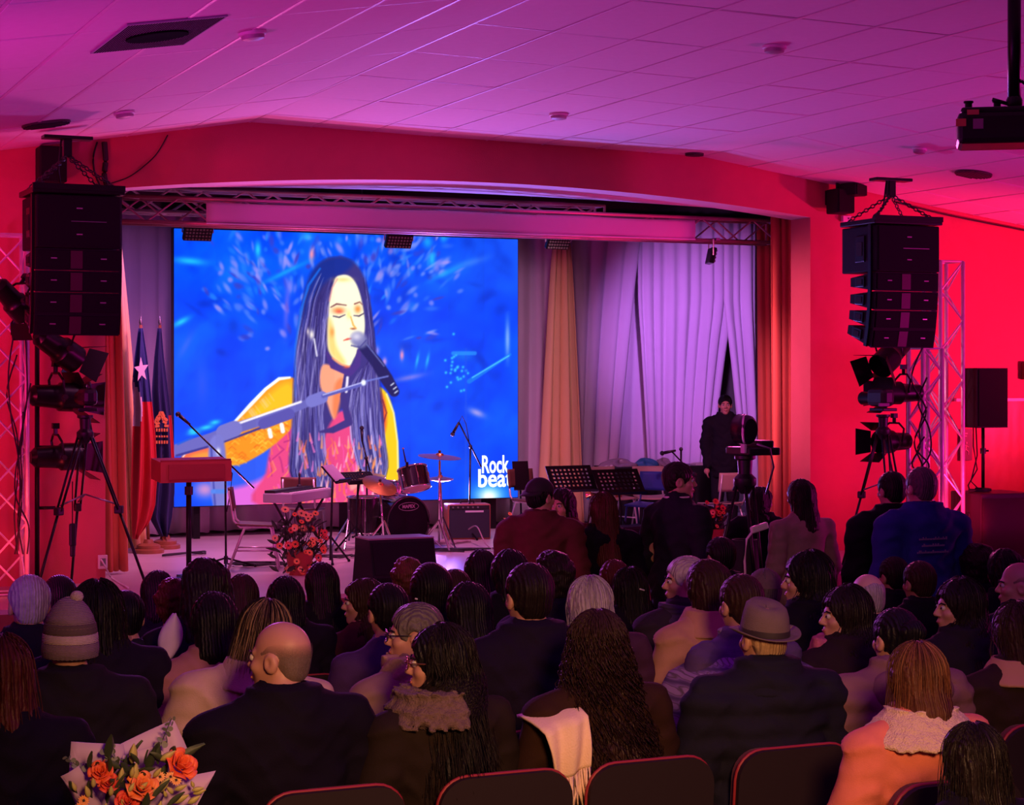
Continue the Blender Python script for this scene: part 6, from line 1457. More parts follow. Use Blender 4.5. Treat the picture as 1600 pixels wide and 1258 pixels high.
# row E / F
person('capleft', 'person in a dark cap low in front of the left truss tower', 93, 906, 10.2, 'hood', 'black', 'coat', BLK)
person('darkleft', 'dark-haired person before the lectern foot', 247, 897, 10.2, 'bob', 'black', 'coat', N_)
person('smallcurl', 'child with reddish curls between two dark heads on the left', 273, 912, 9.4, 'curl', 'red', 'shirt', (0.05, 0.01, 0.02))
person('redshort', 'person with reddish dark hair left of the flowers', 378, 902, 10.2, 'bob', 'brown', 'coat', N_)
person('underflowers', 'dark-haired person just below the tall flowers', 446, 906, 9.4, 'bob', 'black', 'coat', N_)
person('longflowers', 'person with long black hair right of the tall flowers', 503, 884, 10.2, 'long', 'black', 'coat', BLK)
person('girlprofile', 'girl in profile with brown hair by a red seat', 568, 909, 9.4, 'mid', 'brown', 'shirt', (0.08, 0.02, 0.03), hyaw=75, face=True)
person('monitorcurl', 'person with short light curls in front of the floor monitor', 638, 878, 10.2, 'curl', 'auburn', 'coat', (0.05, 0.02, 0.03))
person('behindhood', 'person with reddish hair behind the black hood', 711, 893, 9.4, 'short', 'brown', 'coat', N_)
person('darkcentre', 'person with a full dark head of hair in the middle of the front row', 752, 864, 10.2, 'bob', 'black', 'coat', BLK)
person('kidcentre', 'dark-haired person left of the cap man', 797, 864, 9.4, 'bob', 'black', 'coat', BLK)
person('reddishcentre', 'person with reddish brown hair below the red-haired woman', 960, 879, 10.2, 'bob', 'red', 'coat', BLK)
person('whiteprofile', 'white-haired person in profile below the man in the suit', 1072, 873, 8.6, 'short', 'white', 'coat', (0.03, 0.02, 0.04), hyaw=75, face=True, skin='light')
person('tripodhead', 'dark-haired person below the large video camera', 1127, 842, 10.2, 'short', 'black', 'coat', BLK)
person('capperson', 'person in a grey-brown cap behind the man in the felt hat', 1196, 892, 8.6, 'short', 'greydark', 'coat', N_)
person('belowblue', 'person with a dark head right below the black jacket', 1398, 873, 9.4, 'short', 'dark', 'coat', BLK, skin='tan')
person('phoneright', 'dark-haired person holding a lit phone at the right', 1572, 862, 8.6, 'mid', 'black', 'coat', BLK)
# standing people
person('capman', 'man in a dark cap and red-brown jacket standing before the stage', 845, 748, 11.2, 'short', 'black', 'coat', (0.10, 0.022, 0.025), 'stand', yaw=-0.5, w=1.0, hyaw=-40)
person('redface', 'dark-haired woman facing the man in the cap', 878, 764, 11.6, 'long', 'dark', 'coat', (0.10, 0.02, 0.025), 'stand', yaw=2.2, face=True)
person('redhair', 'woman with long red hair and a black coat standing before the stage', 942, 772, 11.2, 'long', 'red', 'coat', BLK, 'stand', yaw=-0.1)
person('suit', 'man in a dark suit and white collar walking to the right', 1060, 722, 11.2, 'short', 'dark', 'suit', (0.014, 0.012, 0.026), 'stand', yaw=-1.3, hyaw=-40, face=True)
person('sweater', 'woman with a dark bob and pale pink sweater standing by the right wall', 1252, 750, 11.0, 'mid', 'dark', 'shirt', (0.34, 0.20, 0.22), 'stand', yaw=0.1, w=1.08)
person('behindtripod', 'dark-haired woman in black behind the camera tripod', 1190, 762, 12.3, 'mid', 'black', 'coat', BLK, 'stand', yaw=-0.6, hyaw=-40, face=True)
person('blackstanding', 'person in a black jacket standing behind the blue jacket', 1394, 737, 10.2, 'short', 'black', 'coat', BLK, 'stand', w=1.15)
person('bluejacket', 'man in a blue jacket with pale print on his back', 1440, 730, 9.7, 'short', 'greydark', 'coat', (0.025, 0.03, 0.26), 'stand', w=1.12, skin='light')
person('stageman', 'man in a black quilted vest standing on the stage by the drape gap', 1133, 617, 20.4, 'short', 'black', 'coat', (0.012, 0.011, 0.018), 'stand', w=0.92, yaw=PI-0.45, face=True, zf=STZ)

# ================================================================== what people wear
def head_frame(key):
    t, hc, R, k = PEOPLE[key]; return t, Vector(hc), RZ(R)
def on_head(key, mb, name, m, smooth=True, tilt=None, solid=0.0):
    t, hc, R = head_frame(key); T = R if tilt is None else R @ tilt
    mb.v = [tuple(T @ Vector(v)+hc) for v in mb.v]
    return mb.build(name, m, t, smooth, solid=solid)
def ribbed(prof, ribs, amp, n=72, sy=1.12):
    mb = MB(); N = len(prof)
    for (r, z) in prof:
        for k in range(n):
            a = 2*PI*k/n; rr = r+amp*math.cos(a*ribs); mb.v.append((rr*0.92*math.cos(a), rr*sy*math.sin(a)-0.012, z))
    for i in range(N-1):
        for k in range(n): mb.f.append((i*n+k, i*n+(k+1) % n, (i+1)*n+(k+1) % n, (i+1)*n+k))
    mb.m = [0]*len(mb.f); return mb
knit = lambda nm, c: mat('knit_'+nm, c, 0.9, noise=0.2, scale=60, wave=(60, 1.0, 'Z', 0.6))
for nm, c, prof in (('hat_cuff', (0.30, 0.20, 0.24), [(0.094, -0.050), (0.102, -0.045), (0.105, -0.02), (0.103, 0.004), (0.096, 0.006)]), ('hat_cream_band', (0.70, 0.55, 0.52), [(0.101, 0.0), (0.103, 0.012), (0.101, 0.034), (0.096, 0.038)]),
                    ('hat_striped_band', (0.16, 0.11, 0.10), [(0.099, 0.034), (0.099, 0.045), (0.094, 0.070), (0.090, 0.074)]), ('hat_crown', (0.34, 0.24, 0.29), [(0.092, 0.070), (0.084, 0.095), (0.066, 0.125), (0.042, 0.150), (0.015, 0.162), (0.001, 0.164)])):
    on_head('beanie', ribbed(prof, 36, 0.0018 if nm != 'hat_cuff' else 0.003), nm, knit(nm, c), solid=0.004)
for z in (0.046, 0.060): on_head('beanie', ribbed([(0.099-(z-0.04)*0.15, z-0.002), (0.101-(z-0.04)*0.15, z), (0.099-(z-0.04)*0.15, z+0.002)], 36, 0.002), 'hat_stripe', knit('stripe', (0.5, 0.36, 0.2)))
on_head('beanie', MB().ball((0.02, -0.03, 0.165), (0.024, 0.024, 0.022), 14, 10), 'pompom', mat('pompom_wool', (0.6, 0.47, 0.44), 0.95, bump=1.0, bscale=120))
# felt hat
felt = mat('felt', (0.15, 0.105, 0.10), 0.9, noise=0.15, scale=20, bump=0.3, bscale=200); tl = RX(0.10)
mb = MB(); n = 40
crown = [(0.094, 0.02), (0.095, 0.05), (0.089, 0.095), (0.080, 0.128), (0.062, 0.142), (0.03, 0.132), (0.001, 0.126)]
for (r, z) in crown:
    for k in range(n):
        a = 2*PI*k/n; pinch = 1-0.16*max(0, (z-0.06)/0.08)*max(0, math.sin(a))**2*abs(math.cos(a)); mb.v.append((r*0.93*pinch*math.cos(a), r*1.14*math.sin(a)-0.012, z+(0.010*math.sin(a) if z > 0.1 else 0)))
for i in range(len(crown)-1):
    for k in range(n): mb.f.append((i*n+k, i*n+(k+1) % n, (i+1)*n+(k+1) % n, (i+1)*n+k))
mb.m = [0]*len(mb.f); on_head('hatman', mb, 'hat_crown', felt, tilt=tl)
mb = MB(); mb.grid(41, 5, lambda u, v: ((0.084+0.046*v)*math.cos(u*2*PI), (0.104+0.050*v)*math.sin(u*2*PI)-0.012, 0.024+v*v*(0.022*abs(math.cos(u*2*PI))**3-0.004*math.sin(u*2*PI)))); on_head('hatman', mb, 'hat_brim', felt, tilt=tl, solid=0.004)
mb = ribbed([(0.0965, 0.026), (0.0975, 0.036), (0.0955, 0.050)], 1, 0.0, sy=1.15); on_head('hatman', mb, 'hat_band', mat('hat_band', (0.03, 0.02, 0.025), 0.7), tilt=tl)
# dark cap, worn by the standing man
mb = MB(); mb.grid(37, 8, lambda u, v: (0.092*math.cos(u*2*PI)*math.cos(v*PI/2), 0.112*math.sin(u*2*PI)*math.cos(v*PI/2)-0.014, 0.045+0.095*math.sin(v*PI/2))); on_head('capman', mb, 'cap_crown', mat('cap_cloth', (0.012, 0.010, 0.014), 0.8))
mb = MB(); mb.grid(13, 4, lambda u, v: ((0.085)*math.cos(PI+u*PI)*(1-0.1*v), -0.075-0.075*v*math.sin(u*PI)-0.03*math.sin(u*PI), 0.047-0.03*v)); on_head('capman', mb, 'cap_peak', MATS['cap_cloth'], solid=0.004)
mb = MB(); mb.grid(37, 8, lambda u, v: (0.094*math.cos(u*2*PI)*math.cos(v*PI/2), 0.114*math.sin(u*2*PI)*math.cos(v*PI/2)-0.014, 0.03+0.105*math.sin(v*PI/2))); on_head('capperson', mb, 'cap_crown', mat('tweed_cap', (0.14, 0.09, 0.10), 0.9, noise=0.3, scale=60))
# glasses
def glasses(key, m, r=0.021):
    mb = MB()
    for sx in (-1, 1):
        mb.sweep([(sx*0.031+r*1.1*math.cos(a), 0.112-0.006*abs(math.cos(a)), 0.002+r*0.85*math.sin(a)) for a in np.linspace(0, 2*PI, 17)], 0.0028, 5)
        mb.sweep([(sx*0.053, 0.106, 0.008), (sx*0.074, 0.09, 0.010), (sx*0.080, 0.0, 0.008), (sx*0.079, -0.02, -0.008)], 0.0026, 5)
    mb.sweep([(-0.011, 0.113, 0.004), (0, 0.117, 0.008), (0.011, 0.113, 0.004)], 0.0024, 5); on_head(key, mb, 'glasses_frame', m)
    mb = MB()
    for sx in (-1, 1): mb.lathe([(r*0.98, -0.0006), (r*0.98, 0.0006)], (sx*0.031, 0.110, 0.002), 14, RX(PI/2))
glasses('furcollar', mat('gold_frame', (0.55, 0.30, 0.10), 0.25, 0.9)); glasses('greyglass', mat('dark_frame', (0.012, 0.01, 0.012), 0.3), 0.023)
# collars and scarves as distance fields
def neck_piece(key, name, fn, ax, ay, az, m, sc=1.0):
    me = sdf_mesh(name, fn, ax, ay, az); me.materials.append(m); return put(name, me, PEOPLE[key][0], True)
oS = OFF('seat')
def ring_sdf(X, Y, Z, r0, r1, z0, z1, th):               # flared band round the neck: radius r1 at z1 (top) .. r0 at z0 (bottom)
    rad = np.sqrt((X/1.12)**2+(Y+0.02)**2); t = np.clip((Z-z0)/(z1-z0), 0, 1); rr = r0+(r1-r0)*t
    return np.maximum(np.abs(rad-rr)-th, np.maximum(z0-Z, Z-z1))
G3 = (AX((-0.26, 0.26, 0.008)), AX((-0.26, 0.24, 0.008)), AX((oS+0.36, oS+0.68, 0.008)))
neck_piece('furcollar', 'fur_collar', lambda X, Y, Z: (ring_sdf(X, Y, Z, 0.165, 0.118, oS+0.505, oS+0.59, 0.03)-0.012)-0.010*wob(X, Y, Z, 95, 2)-0.006*wob(X, Y, Z, 190, 5)+np.clip((X+0.01)*1.2, 0, 1)*(Y < 0.04), *G3, mat('grey_fur', (0.16, 0.10, 0.09), 0.95, noise=0.6, scale=70, bump=1.0, bscale=140))
neck_piece('pinkcoat', 'shearling_collar', lambda X, Y, Z: smin(ring_sdf(X, Y, Z, 0.185, 0.092, oS+0.485, oS+0.59, 0.018)-0.010, ell(np.abs(X), Y, Z, (0.13, 0.0, oS+0.515), (0.06, 0.09, 0.028)), 0.03)-0.005*wob(X, Y, Z, 120, 2)-0.0035*wob(X, Y, Z, 210, 5), *G3, mat('cream_shearling', (0.78, 0.56, 0.42), 0.95, noise=0.15, scale=90, bump=1.0, bscale=160))
neck_piece('greyglass', 'scarf', lambda X, Y, Z: smin(ring_sdf(X, Y, Z, 0.12, 0.10, oS+0.50, oS+0.60, 0.02)-0.012, ell(X, Y, Z, (-0.04, 0.12, oS+0.40), (0.09, 0.05, 0.14)), 0.04)-0.006*np.sin(Z*90+9*np.arctan2(X, Y)), AX((-0.2, 0.2, 0.009)), AX((-0.2, 0.2, 0.009)), AX((oS+0.22, oS+0.64, 0.009)), mat('beige_scarf', (0.40, 0.24, 0.20), 0.9, bump=0.5, bscale=120))
neck_piece('edgebob', 'tan_collar', lambda X, Y, Z: ring_sdf(X, Y, Z, 0.15, 0.095, oS+0.50, oS+0.585, 0.012)-0.008-0.003*wob(X, Y, Z, 60, 2), *G3, mat('tan_suede', (0.45, 0.24, 0.14), 0.8))
neck_piece('beige', 'coat_collar', lambda X, Y, Z: ring_sdf(X, Y, Z, 0.135, 0.098, oS+0.50, oS+0.595, 0.010)-0.007-0.003*wob(X, Y, Z, 40, 2), *G3, cloth_m((0.55, 0.38, 0.33)))
neck_piece('tancoat', 'coat_collar', lambda X, Y, Z: ring_sdf(X, Y, Z, 0.15, 0.098, oS+0.49, oS+0.59, 0.012)-0.008-0.003*wob(X, Y, Z, 40, 2), *G3, cloth_m((0.48, 0.26, 0.17)))
neck_piece('hatman', 'coat_collar', lambda X, Y, Z: ring_sdf(X, Y, Z, 0.13, 0.096, oS+0.50, oS+0.60, 0.011)-0.008-0.003*wob(X, Y, Z, 40, 2), *G3, cloth_m((0.012, 0.011, 0.024)))
neck_piece('puffer', 'hood', lambda X, Y, Z: smax(ell(X, Y, Z, (0, -0.10, oS+0.50), (0.19, 0.10, 0.10)), -ell(X, Y, Z, (0, 0.0, oS+0.60), (0.085, 0.10, 0.09)), 0.02)-0.006*wob(X, Y, Z, 45, 2), *G3, cloth_m((0.22, 0.11, 0.13)))
fl = mat('floral_scarf', (0.45, 0.10, 0.20), 0.8, noise=0.9, scale=28, bump=0.4, bscale=80)
neck_piece('profile', 'flowered_scarf', lambda X, Y, Z: smin(ring_sdf(X, Y, Z, 0.15, 0.11, oS+0.46, oS+0.58, 0.026)-0.014, ell(X, Y, Z, (-0.10, 0.10, oS+0.42), (0.08, 0.07, 0.12)), 0.04)-0.009*wob(X, Y, Z, 55, 2)+np.clip(-(Y+0.02)*2, 0, 1), AX((-0.24, 0.24, 0.009)), AX((-0.22, 0.22, 0.009)), AX((oS+0.26, oS+0.64, 0.009)), fl)
neck_piece('whiteprofile', 'striped_scarf', lambda X, Y, Z: ring_sdf(X, Y, Z, 0.13, 0.10, oS+0.47, oS+0.57, 0.022)-0.012-0.005*np.sin(Z*80+X*30), *G3, mat('dark_scarf', (0.05, 0.035, 0.09), 0.9, wave=(14, 2, 'DIAGONAL' if False else 'Z', 0.4)))
oT = OFF('stand')
neck_piece('suit', 'shirt_collar', lambda X, Y, Z: ring_sdf(X, Y, Z, 0.088, 0.076, oT+0.50, oT+0.585, 0.006)-0.003, AX((-0.14, 0.14, 0.006)), AX((-0.16, 0.12, 0.006)), AX((oT+0.47, oT+0.61, 0.006)), mat('white_shirt', (0.7, 0.62, 0.66), 0.7))
# patterned poncho: woven bands over the knit jacket
pm = bpy.data.materials.new('poncho_weave'); pm.use_nodes = True; nt = pm.node_tree; b = nt.nodes['Principled BSDF']; b.inputs['Roughness'].default_value = 0.95
tc = nt.nodes.new('ShaderNodeTexCoord'); wv = nt.nodes.new('ShaderNodeTexWave'); wv.bands_direction = 'Z'; wv.inputs['Scale'].default_value = 5.5; wv.inputs['Distortion'].default_value = 0.6
wx = nt.nodes.new('ShaderNodeTexWave'); wx.bands_direction = 'X'; wx.inputs['Scale'].default_value = 14; wx.inputs['Distortion'].default_value = 2.5
mx = nt.nodes.new('ShaderNodeMath'); mx.operation = 'MULTIPLY'; cr = nt.nodes.new('ShaderNodeValToRGB')
for k, (pos, c) in enumerate(((0.0, (0.07, 0.04, 0.13)), (0.3, (0.22, 0.13, 0.33)), (0.55, (0.10, 0.07, 0.10)), (0.8, (0.28, 0.18, 0.36)))):
    e = cr.color_ramp.elements[k] if k < 2 else cr.color_ramp.elements.new(pos); e.position = pos; e.color = (*c, 1)
nt.links.new(tc.outputs['Object'], wv.inputs['Vector']); nt.links.new(tc.outputs['Object'], wx.inputs['Vector']); nt.links.new(wv.outputs['Fac'], mx.inputs[0]); nt.links.new(wx.outputs['Fac'], mx.inputs[1])
ad = nt.nodes.new('ShaderNodeMath'); ad.operation = 'ADD'; hf = nt.nodes.new('ShaderNodeMath'); hf.operation = 'MULTIPLY'; hf.inputs[1].default_value = 0.55
nt.links.new(wv.outputs['Fac'], hf.inputs[0]); nt.links.new(hf.outputs[0], ad.inputs[0]); nt.links.new(mx.outputs[0], ad.inputs[1]); nt.links.new(ad.outputs[0], cr.inputs['Fac']); nt.links.new(cr.outputs['Color'], b.inputs['Base Color'])
def poncho(X, Y, Z):
    z = Z-oS; prof = np.interp(z, [-0.05, 0.1, 0.3, 0.42, 0.50, 0.56], [0.42, 0.42, 0.385, 0.325, 0.17, 0.11]).astype(np.float32)
    rad = np.sqrt((X)**2+(1.45*(Y+0.01))**2); d = (rad-prof)*0.7-0.008*np.sin(9*np.arctan2(X, Y)+3*z)-0.006*wob(X, Y, Z, 24, 2)
    d = smax(d, -(z-0.02), 0.01); d = smax(d, z-0.60, 0.01); return np.where(z > 0.45, smax(d, 0.07-np.sqrt(X**2+(Y+0.012)**2), 0.01), d)
neck_piece('poncho', 'poncho', poncho, AX((-0.47, 0.47, 0.013)), AX((-0.34, 0.36, 0.013)), AX((oS-0.03, oS+0.64, 0.013)), pm)
# cream fringed scarf hanging over the shoulder
t = PEOPLE['curly'][0]; sm = mat('cream_scarf', (0.90, 0.68, 0.47), 0.85, noise=0.08, scale=14, bump=0.3, bscale=150)
def sc_pt(u, v, lay=0):                                     # u across, v from the shoulder top (0) down the back (1)
    x = -0.315+0.19*u+0.03*v*(1-u)*2; 
    if v < 0.22: y = 0.02-0.20*(v/0.22); z = 1.035-0.03*(v/0.22)**2-0.05*(1-u)
    else: w_ = (v-0.22)/0.78; y = -0.185-0.015*math.sin(w_*3); z = 1.005-0.05*(1-u)-0.175*w_
    return Vector((x, y-0.012*math.sin(u*11+v*3)-0.02*lay, z))
mb = MB(); mb.grid(24, 18, lambda u, v: sc_pt(u, v)); mb.build('scarf', sm, t, True, solid=0.010)
for k in range(17):
    u = 0.04+0.92*k/16; a = sc_pt(u, 1.0); r_ = random.Random(k); L = 0.12+0.05*r_.random()-0.05*abs(u-0.5)
    mb = MB(); mb.sweep([a, a+Vector((0.006*r_.uniform(-1, 1), -0.006, -L*0.5)), a+Vector((0.02*r_.uniform(-1, 1)+0.03*(u-0.5), -0.002, -L))], [0.0055, 0.005, 0.0035], 5); mb.build('fringe', sm, t, True)
# pale cloth standing up between two sitters on the left
p = P(264, 1030, 8.3); mb = MB(); mb.grid(9, 13, lambda u, v: (((u-0.5)*0.105*math.sin(PI*(0.12+0.86*v))+0.03*v, 0.03*(2*u-1)**2, 0.195*v))); o = mb.build('cloth_bundle', mat('pale_cloth', (0.62, 0.52, 0.66), 0.8, noise=0.1), None, True, solid=0.006); o.location = p; tag(o, 'pale pointed folded cloth showing between two dark-haired sitters on the left', 'cloth')
# hair clips
for key, loc, ang in (('clip', (0.01, -0.145, 0.02), 0.3), ('puffer', (0.03, -0.125, 0.05), -0.9), ('blackhood', (-0.085, -0.06, -0.02), 0.2)):
    on_head(key, MB().bbox(loc, (0.035, 0.010, 0.009), 0.003, RY(ang)), 'hair_clip', M_ALU)
# print on the blue jacket: three short rows too blurred to read
t = PEOPLE['bluejacket'][0]; rr = random.Random(4)
for row, (x0, x1, z) in enumerate(((-0.10, 0.10, 0.395), (-0.08, 0.08, 0.355), (-0.115, 0.115, 0.315))):
    x = x0; mb = MB()
    while x < x1:
        w_ = rr.uniform(0.006, 0.014); h_ = rr.choice([0.010, 0.010, 0.018]); mb.box((x+w_/2-0.05, -0.182, oT+z-0.012+h_/2), (w_*0.7, 0.004, h_)); x += w_
    tag(mb.build('print_row', mat('pale_print', (0.30, 0.22, 0.38), 0.8), t), kind='stuff')
# phone held at the right
p = P(1577, 900, ZC(1577, 8.6)-0.25); ph = thing('smartphone', 'small bright phone held up among the heads on the right', 'phone', p, 0.3)
MB().bbox((0, 0, 0), (0.075, 0.009, 0.15), 0.004, RX(0.4)).build('case', M_BLACK, ph); MB().box((0, -0.006, 0.0), (0.066, 0.002, 0.03), RX(0.4)).build('lit_screen', emis('phone_glow', (0.9, 0.8, 1.0), 2.0), ph)

# loose strands and curls on the heads nearest to the camera
def strands(key, n, low, wid, m, seed, wave=0.0, wn=6, rad=0.0016, lift=0.02, back=0.02, phi=(60, 300)):
    r = np.random.default_rng(seed); mb = MB(); t, hc, R = head_frame(key); yw = PEOPLE[key][2]
    for k in range(n):
        ph = math.radians(r.uniform(*phi)); g = lift+r.uniform(-0.006, 0.008); lo = low*r.uniform(0.75, 1.08); tw = r.uniform(0, 6); pts = []
        am = wave*r.uniform(0.6, 1.4)
        for i in range(22):
            s_ = i/21
            if s_ < 0.3:
                th = 0.15+(s_/0.3)*1.45; q = Vector(((0.077+g)*math.sin(th)*math.sin(ph), (0.098+g)*math.sin(th)*math.cos(ph)-0.014, (0.089+g)*math.cos(th)+0.034)); qm = q
            else:
                w_ = (s_-0.3)/0.7; q = Vector((qm.x*(1+(wid/0.1-1)*w_), qm.y-back*w_*(1 if qm.y < 0.02 else 0.3), qm.z+(lo-qm.z)*w_))
            e = min(1, max(0, (s_-0.12)*3)); q = q+Vector((math.cos(tw+s_*wn*PI), math.sin(tw+s_*wn*PI), 0))*am*e
            pts.append(RZ(yw*min(1, max(0.12, (q.z+0.17)/0.13))) @ q+hc)
        mb.sweep(pts, [rad*(1-0.5*i/21) for i in range(22)], 4)
    o = mb.build('hair_strands', m, t, True); return o
strands('curly', 420, -0.47, 0.21, hair_m('brown'), 1, 0.014, 12, 0.0024, 0.024, 0.08)
strands('beige', 130, -0.30, 0.15, hair_m('blond'), 2, 0.003, 2, 0.0008, 0.020, 0.05, (100, 260)); strands('beige', 240, -0.34, 0.15, hair_m('dark'), 3, 0.003, 2, 0.0010, 0.021, 0.05)
strands('pinkcoat', 110, -0.16, 0.115, mat('hair_gold', (0.30, 0.11, 0.04), 0.45), 4, 0.003, 2, 0.0009, 0.020, 0.0, (90, 270)); strands('pinkcoat', 160, -0.17, 0.115, hair_m('auburn'), 5, 0.003, 2, 0.0014, 0.021, 0.0)
strands('furcollar', 220, -0.44, 0.15, hair_m('dark'), 6, 0.006, 4, 0.0018, 0.020, 0.12); strands('corner', 160, -0.28, 0.135, hair_m('dark'), 7, 0.004, 3, 0.0015, 0.020, 0.03)
for i, key in enumerate(('profile', 'fringe', 'clip', 'longright', 'leftedge', 'edgebob', 'darkbehindbeanie', 'bigdark', 'whitehair', 'redhair')):
    strands(key, 90, {'edgebob': -0.17, 'whitehair': -0.16, 'darkbehindbeanie': -0.27}.get(key, -0.42), {'edgebob': 0.115, 'whitehair': 0.11}.get(key, 0.14), hair_m({'leftedge': 'red', 'edgebob': 'brown', 'whitehair': 'white', 'redhair': 'red', 'bigdark': 'dark'}.get(key, 'dark')), 10+i, 0.005, 3, 0.0016, 0.021, 0.03)

# ================================================================== bouquet standing on a seat in the foreground
BY = 4.95; bz = PY(215, 1215, BY); bq = thing('flower_bouquet', 'bouquet of orange roses and lily buds wrapped in lilac paper', 'bouquet', (bz.x, BY, floor_z(BY)+0.415)); zT = bz.z-floor_z(BY)-0.415
M_WRAP = mat('lilac_paper', (0.50, 0.34, 0.58), 0.6, noise=0.05, scale=10); M_ROSE = [mat('rose_%d' % i, c, 0.55, noise=0.12, scale=30) for i, c in enumerate([(0.85, 0.14, 0.05), (0.78, 0.08, 0.05), (0.90, 0.25, 0.08)])]
M_BUD = mat('lily_bud', (0.50, 0.46, 0.14), 0.5, noise=0.2, scale=40); M_GREEN = mat('bouquet_leaf', (0.045, 0.065, 0.035), 0.5, noise=0.25, scale=20); M_EUC = mat('eucalyptus', (0.20, 0.22, 0.20), 0.7)
S0 = FPX/ZC(215, BY); loc_ = lambda px, py, y=0.0: Vector(((px-215)/S0/CT, y, zT-(py-1215)/S0))
# wrapping sheets: each from the tied waist up to its own tip
for (tl_, tip, tr_, y) in (((126, 1232), (131, 1162), (205, 1171), 0.10), ((190, 1178), (283, 1141), (308, 1205), 0.12), ((262, 1225), (332, 1217), (300, 1262), 0.02), ((150, 1258), (110, 1208), (134, 1192), 0.04), ((200, 1185), (250, 1176), (296, 1220), 0.07)):
    A, B_, C_ = loc_(*tl_, y-0.02), loc_(*tip, y), loc_(*tr_, y-0.02); Wd = Vector((0, 0.02, zT-0.30))
    def fn(u, v):
        e = (A*(1-u)**2+B_*2.0*u*(1-u)*1.0+C_*u*u) if False else ((A*(1-2*u)+B_*2*u) if u < 0.5 else (B_*(2-2*u)+C_*(2*u-1)))
        w0 = Wd+Vector((0.05*(2*u-1), 0.02, 0)); p = w0*(1-v)+e*v; p.y += 0.025*math.sin(PI*v)*(1 if y > 0.03 else -1)+0.006*math.sin(7*u); return p
    mb = MB(); mb.grid(17, 10, fn); mb.build('wrapping_paper', M_WRAP, bq, True, solid=0.0015)
mb = MB(); mb.lathe([(0.045, 0.0), (0.05, zT-0.34), (0.055, zT-0.28), (0.03, zT-0.27)], (0, 0.02, 0), 14); mb.build('stem_wrap', M_WRAP, bq, True)
mb = MB(); mb.sweep([(0.058*math.cos(a), 0.02+0.058*math.sin(a), zT-0.29) for a in np.linspace(0, 2*PI, 17)], 0.008, 5); mb.build('ribbon', M_ROSE[1], bq, True)
def rose(r, m, seed):
    rr = random.Random(seed); mb = MB()
    for lay, (n, rad, h, open_) in enumerate(((3, 0.22, 0.85, 0.0), (4, 0.42, 0.90, 0.12), (5, 0.66, 0.80, 0.32), (6, 0.92, 0.62, 0.55))):
        for k in range(n):
            a0 = 2*PI*k/n+lay*0.7+rr.uniform(-0.15, 0.15); sp_ = 2*PI/n*0.72
            mb.grid(6, 5, lambda u, v: (r*(rad*(0.45+0.55*v)+open_*0.35*v*v)*math.cos(a0+(u-0.5)*sp_*2*(0.6+0.4*math.sin(PI*min(1, v+0.2)))), r*(rad*(0.45+0.55*v)+open_*0.35*v*v)*math.sin(a0+(u-0.5)*sp_*2*(0.6+0.4*math.sin(PI*min(1, v+0.2)))), r*(h*v-0.35-0.18*open_*v*v*v-0.25*v*(2*u-1)**2)))
    o = mb.mesh('rose', [m]); o.polygons.foreach_set('use_smooth', [True]*len(o.polygons)); return o
def face_cam(o, tilt=0.75, yaw=0.0): o.rotation_euler = Vector((math.sin(yaw), -1.0, tilt)).to_track_quat('Z', 'Y').to_euler()
for k, (px, py, r, mi, y, yaw) in enumerate(((214, 1222, 0.040, 2, -0.06, 0.1), (275, 1196, 0.042, 0, -0.03, 0.5), (160, 1199, 0.030, 0, -0.02, -0.4), (193, 1243, 0.030, 1, -0.06, -0.2), (170, 1216, 0.026, 1, -0.03, -0.3))):
    o = put('rose', rose(r, M_ROSE[mi], k), bq, False, solid=0.001); o.location = loc_(px, py, y); face_cam(o, 0.8, yaw)
def bud_mesh(L, w):
    mb = MB(); n = 12
    for i in range(9):
        v = i/8; rad = w*math.sin(PI*min(0.99, 0.06+0.9*v**0.8))
        for k in range(n): a = 2*PI*k/n; rr_ = rad*(1+0.12*math.cos(3*a)); mb.v.append((rr_*math.cos(a), rr_*math.sin(a), L*v))
    for i in range(8):
        for k in range(n): mb.f.append((i*n+k, i*n+(k+1) % n, (i+1)*n+(k+1) % n, (i+1)*n+k))
    mb.m = [0]*len(mb.f); me = mb.mesh('lily_bud', [M_BUD]); me.polygons.foreach_set('use_smooth', [True]*len(me.polygons)); return me
BUD = bud_mesh(1.0, 0.21)
for (px, py, L, ang, y) in ((207, 1182, 0.055, 0.05, 0.0), (187, 1207, 0.042, 0.1, -0.03), (205, 1205, 0.050, 0.1, -0.04), (252, 1183, 0.045, 1.0, -0.02), (197, 1219, 0.030, 0.5, -0.07), (243, 1226, 0.048, 0.6, -0.05), (268, 1228, 0.034, 1.2, -0.06), (295, 1234, 0.032, 1.4, -0.05), (262, 1245, 0.048, 1.2, -0.07), (285, 1248, 0.038, 1.0, -0.07), (122, 1216, 0.030, -0.4, -0.02), (140, 1226, 0.036, -0.3, -0.03), (160, 1252, 0.036, 0.2, -0.06), (236, 1250, 0.030, 0.2, -0.08), (172, 1254, 0.026, 0.2, -0.08), (298, 1240, 0.034, 1.3, -0.04)):
    o = put('lily_bud', BUD, bq); o.location = loc_(px-8*math.sin(ang), py+10*math.cos(ang), y); o.scale = (L,)*3; o.rotation_euler = (0.25, ang, 0)
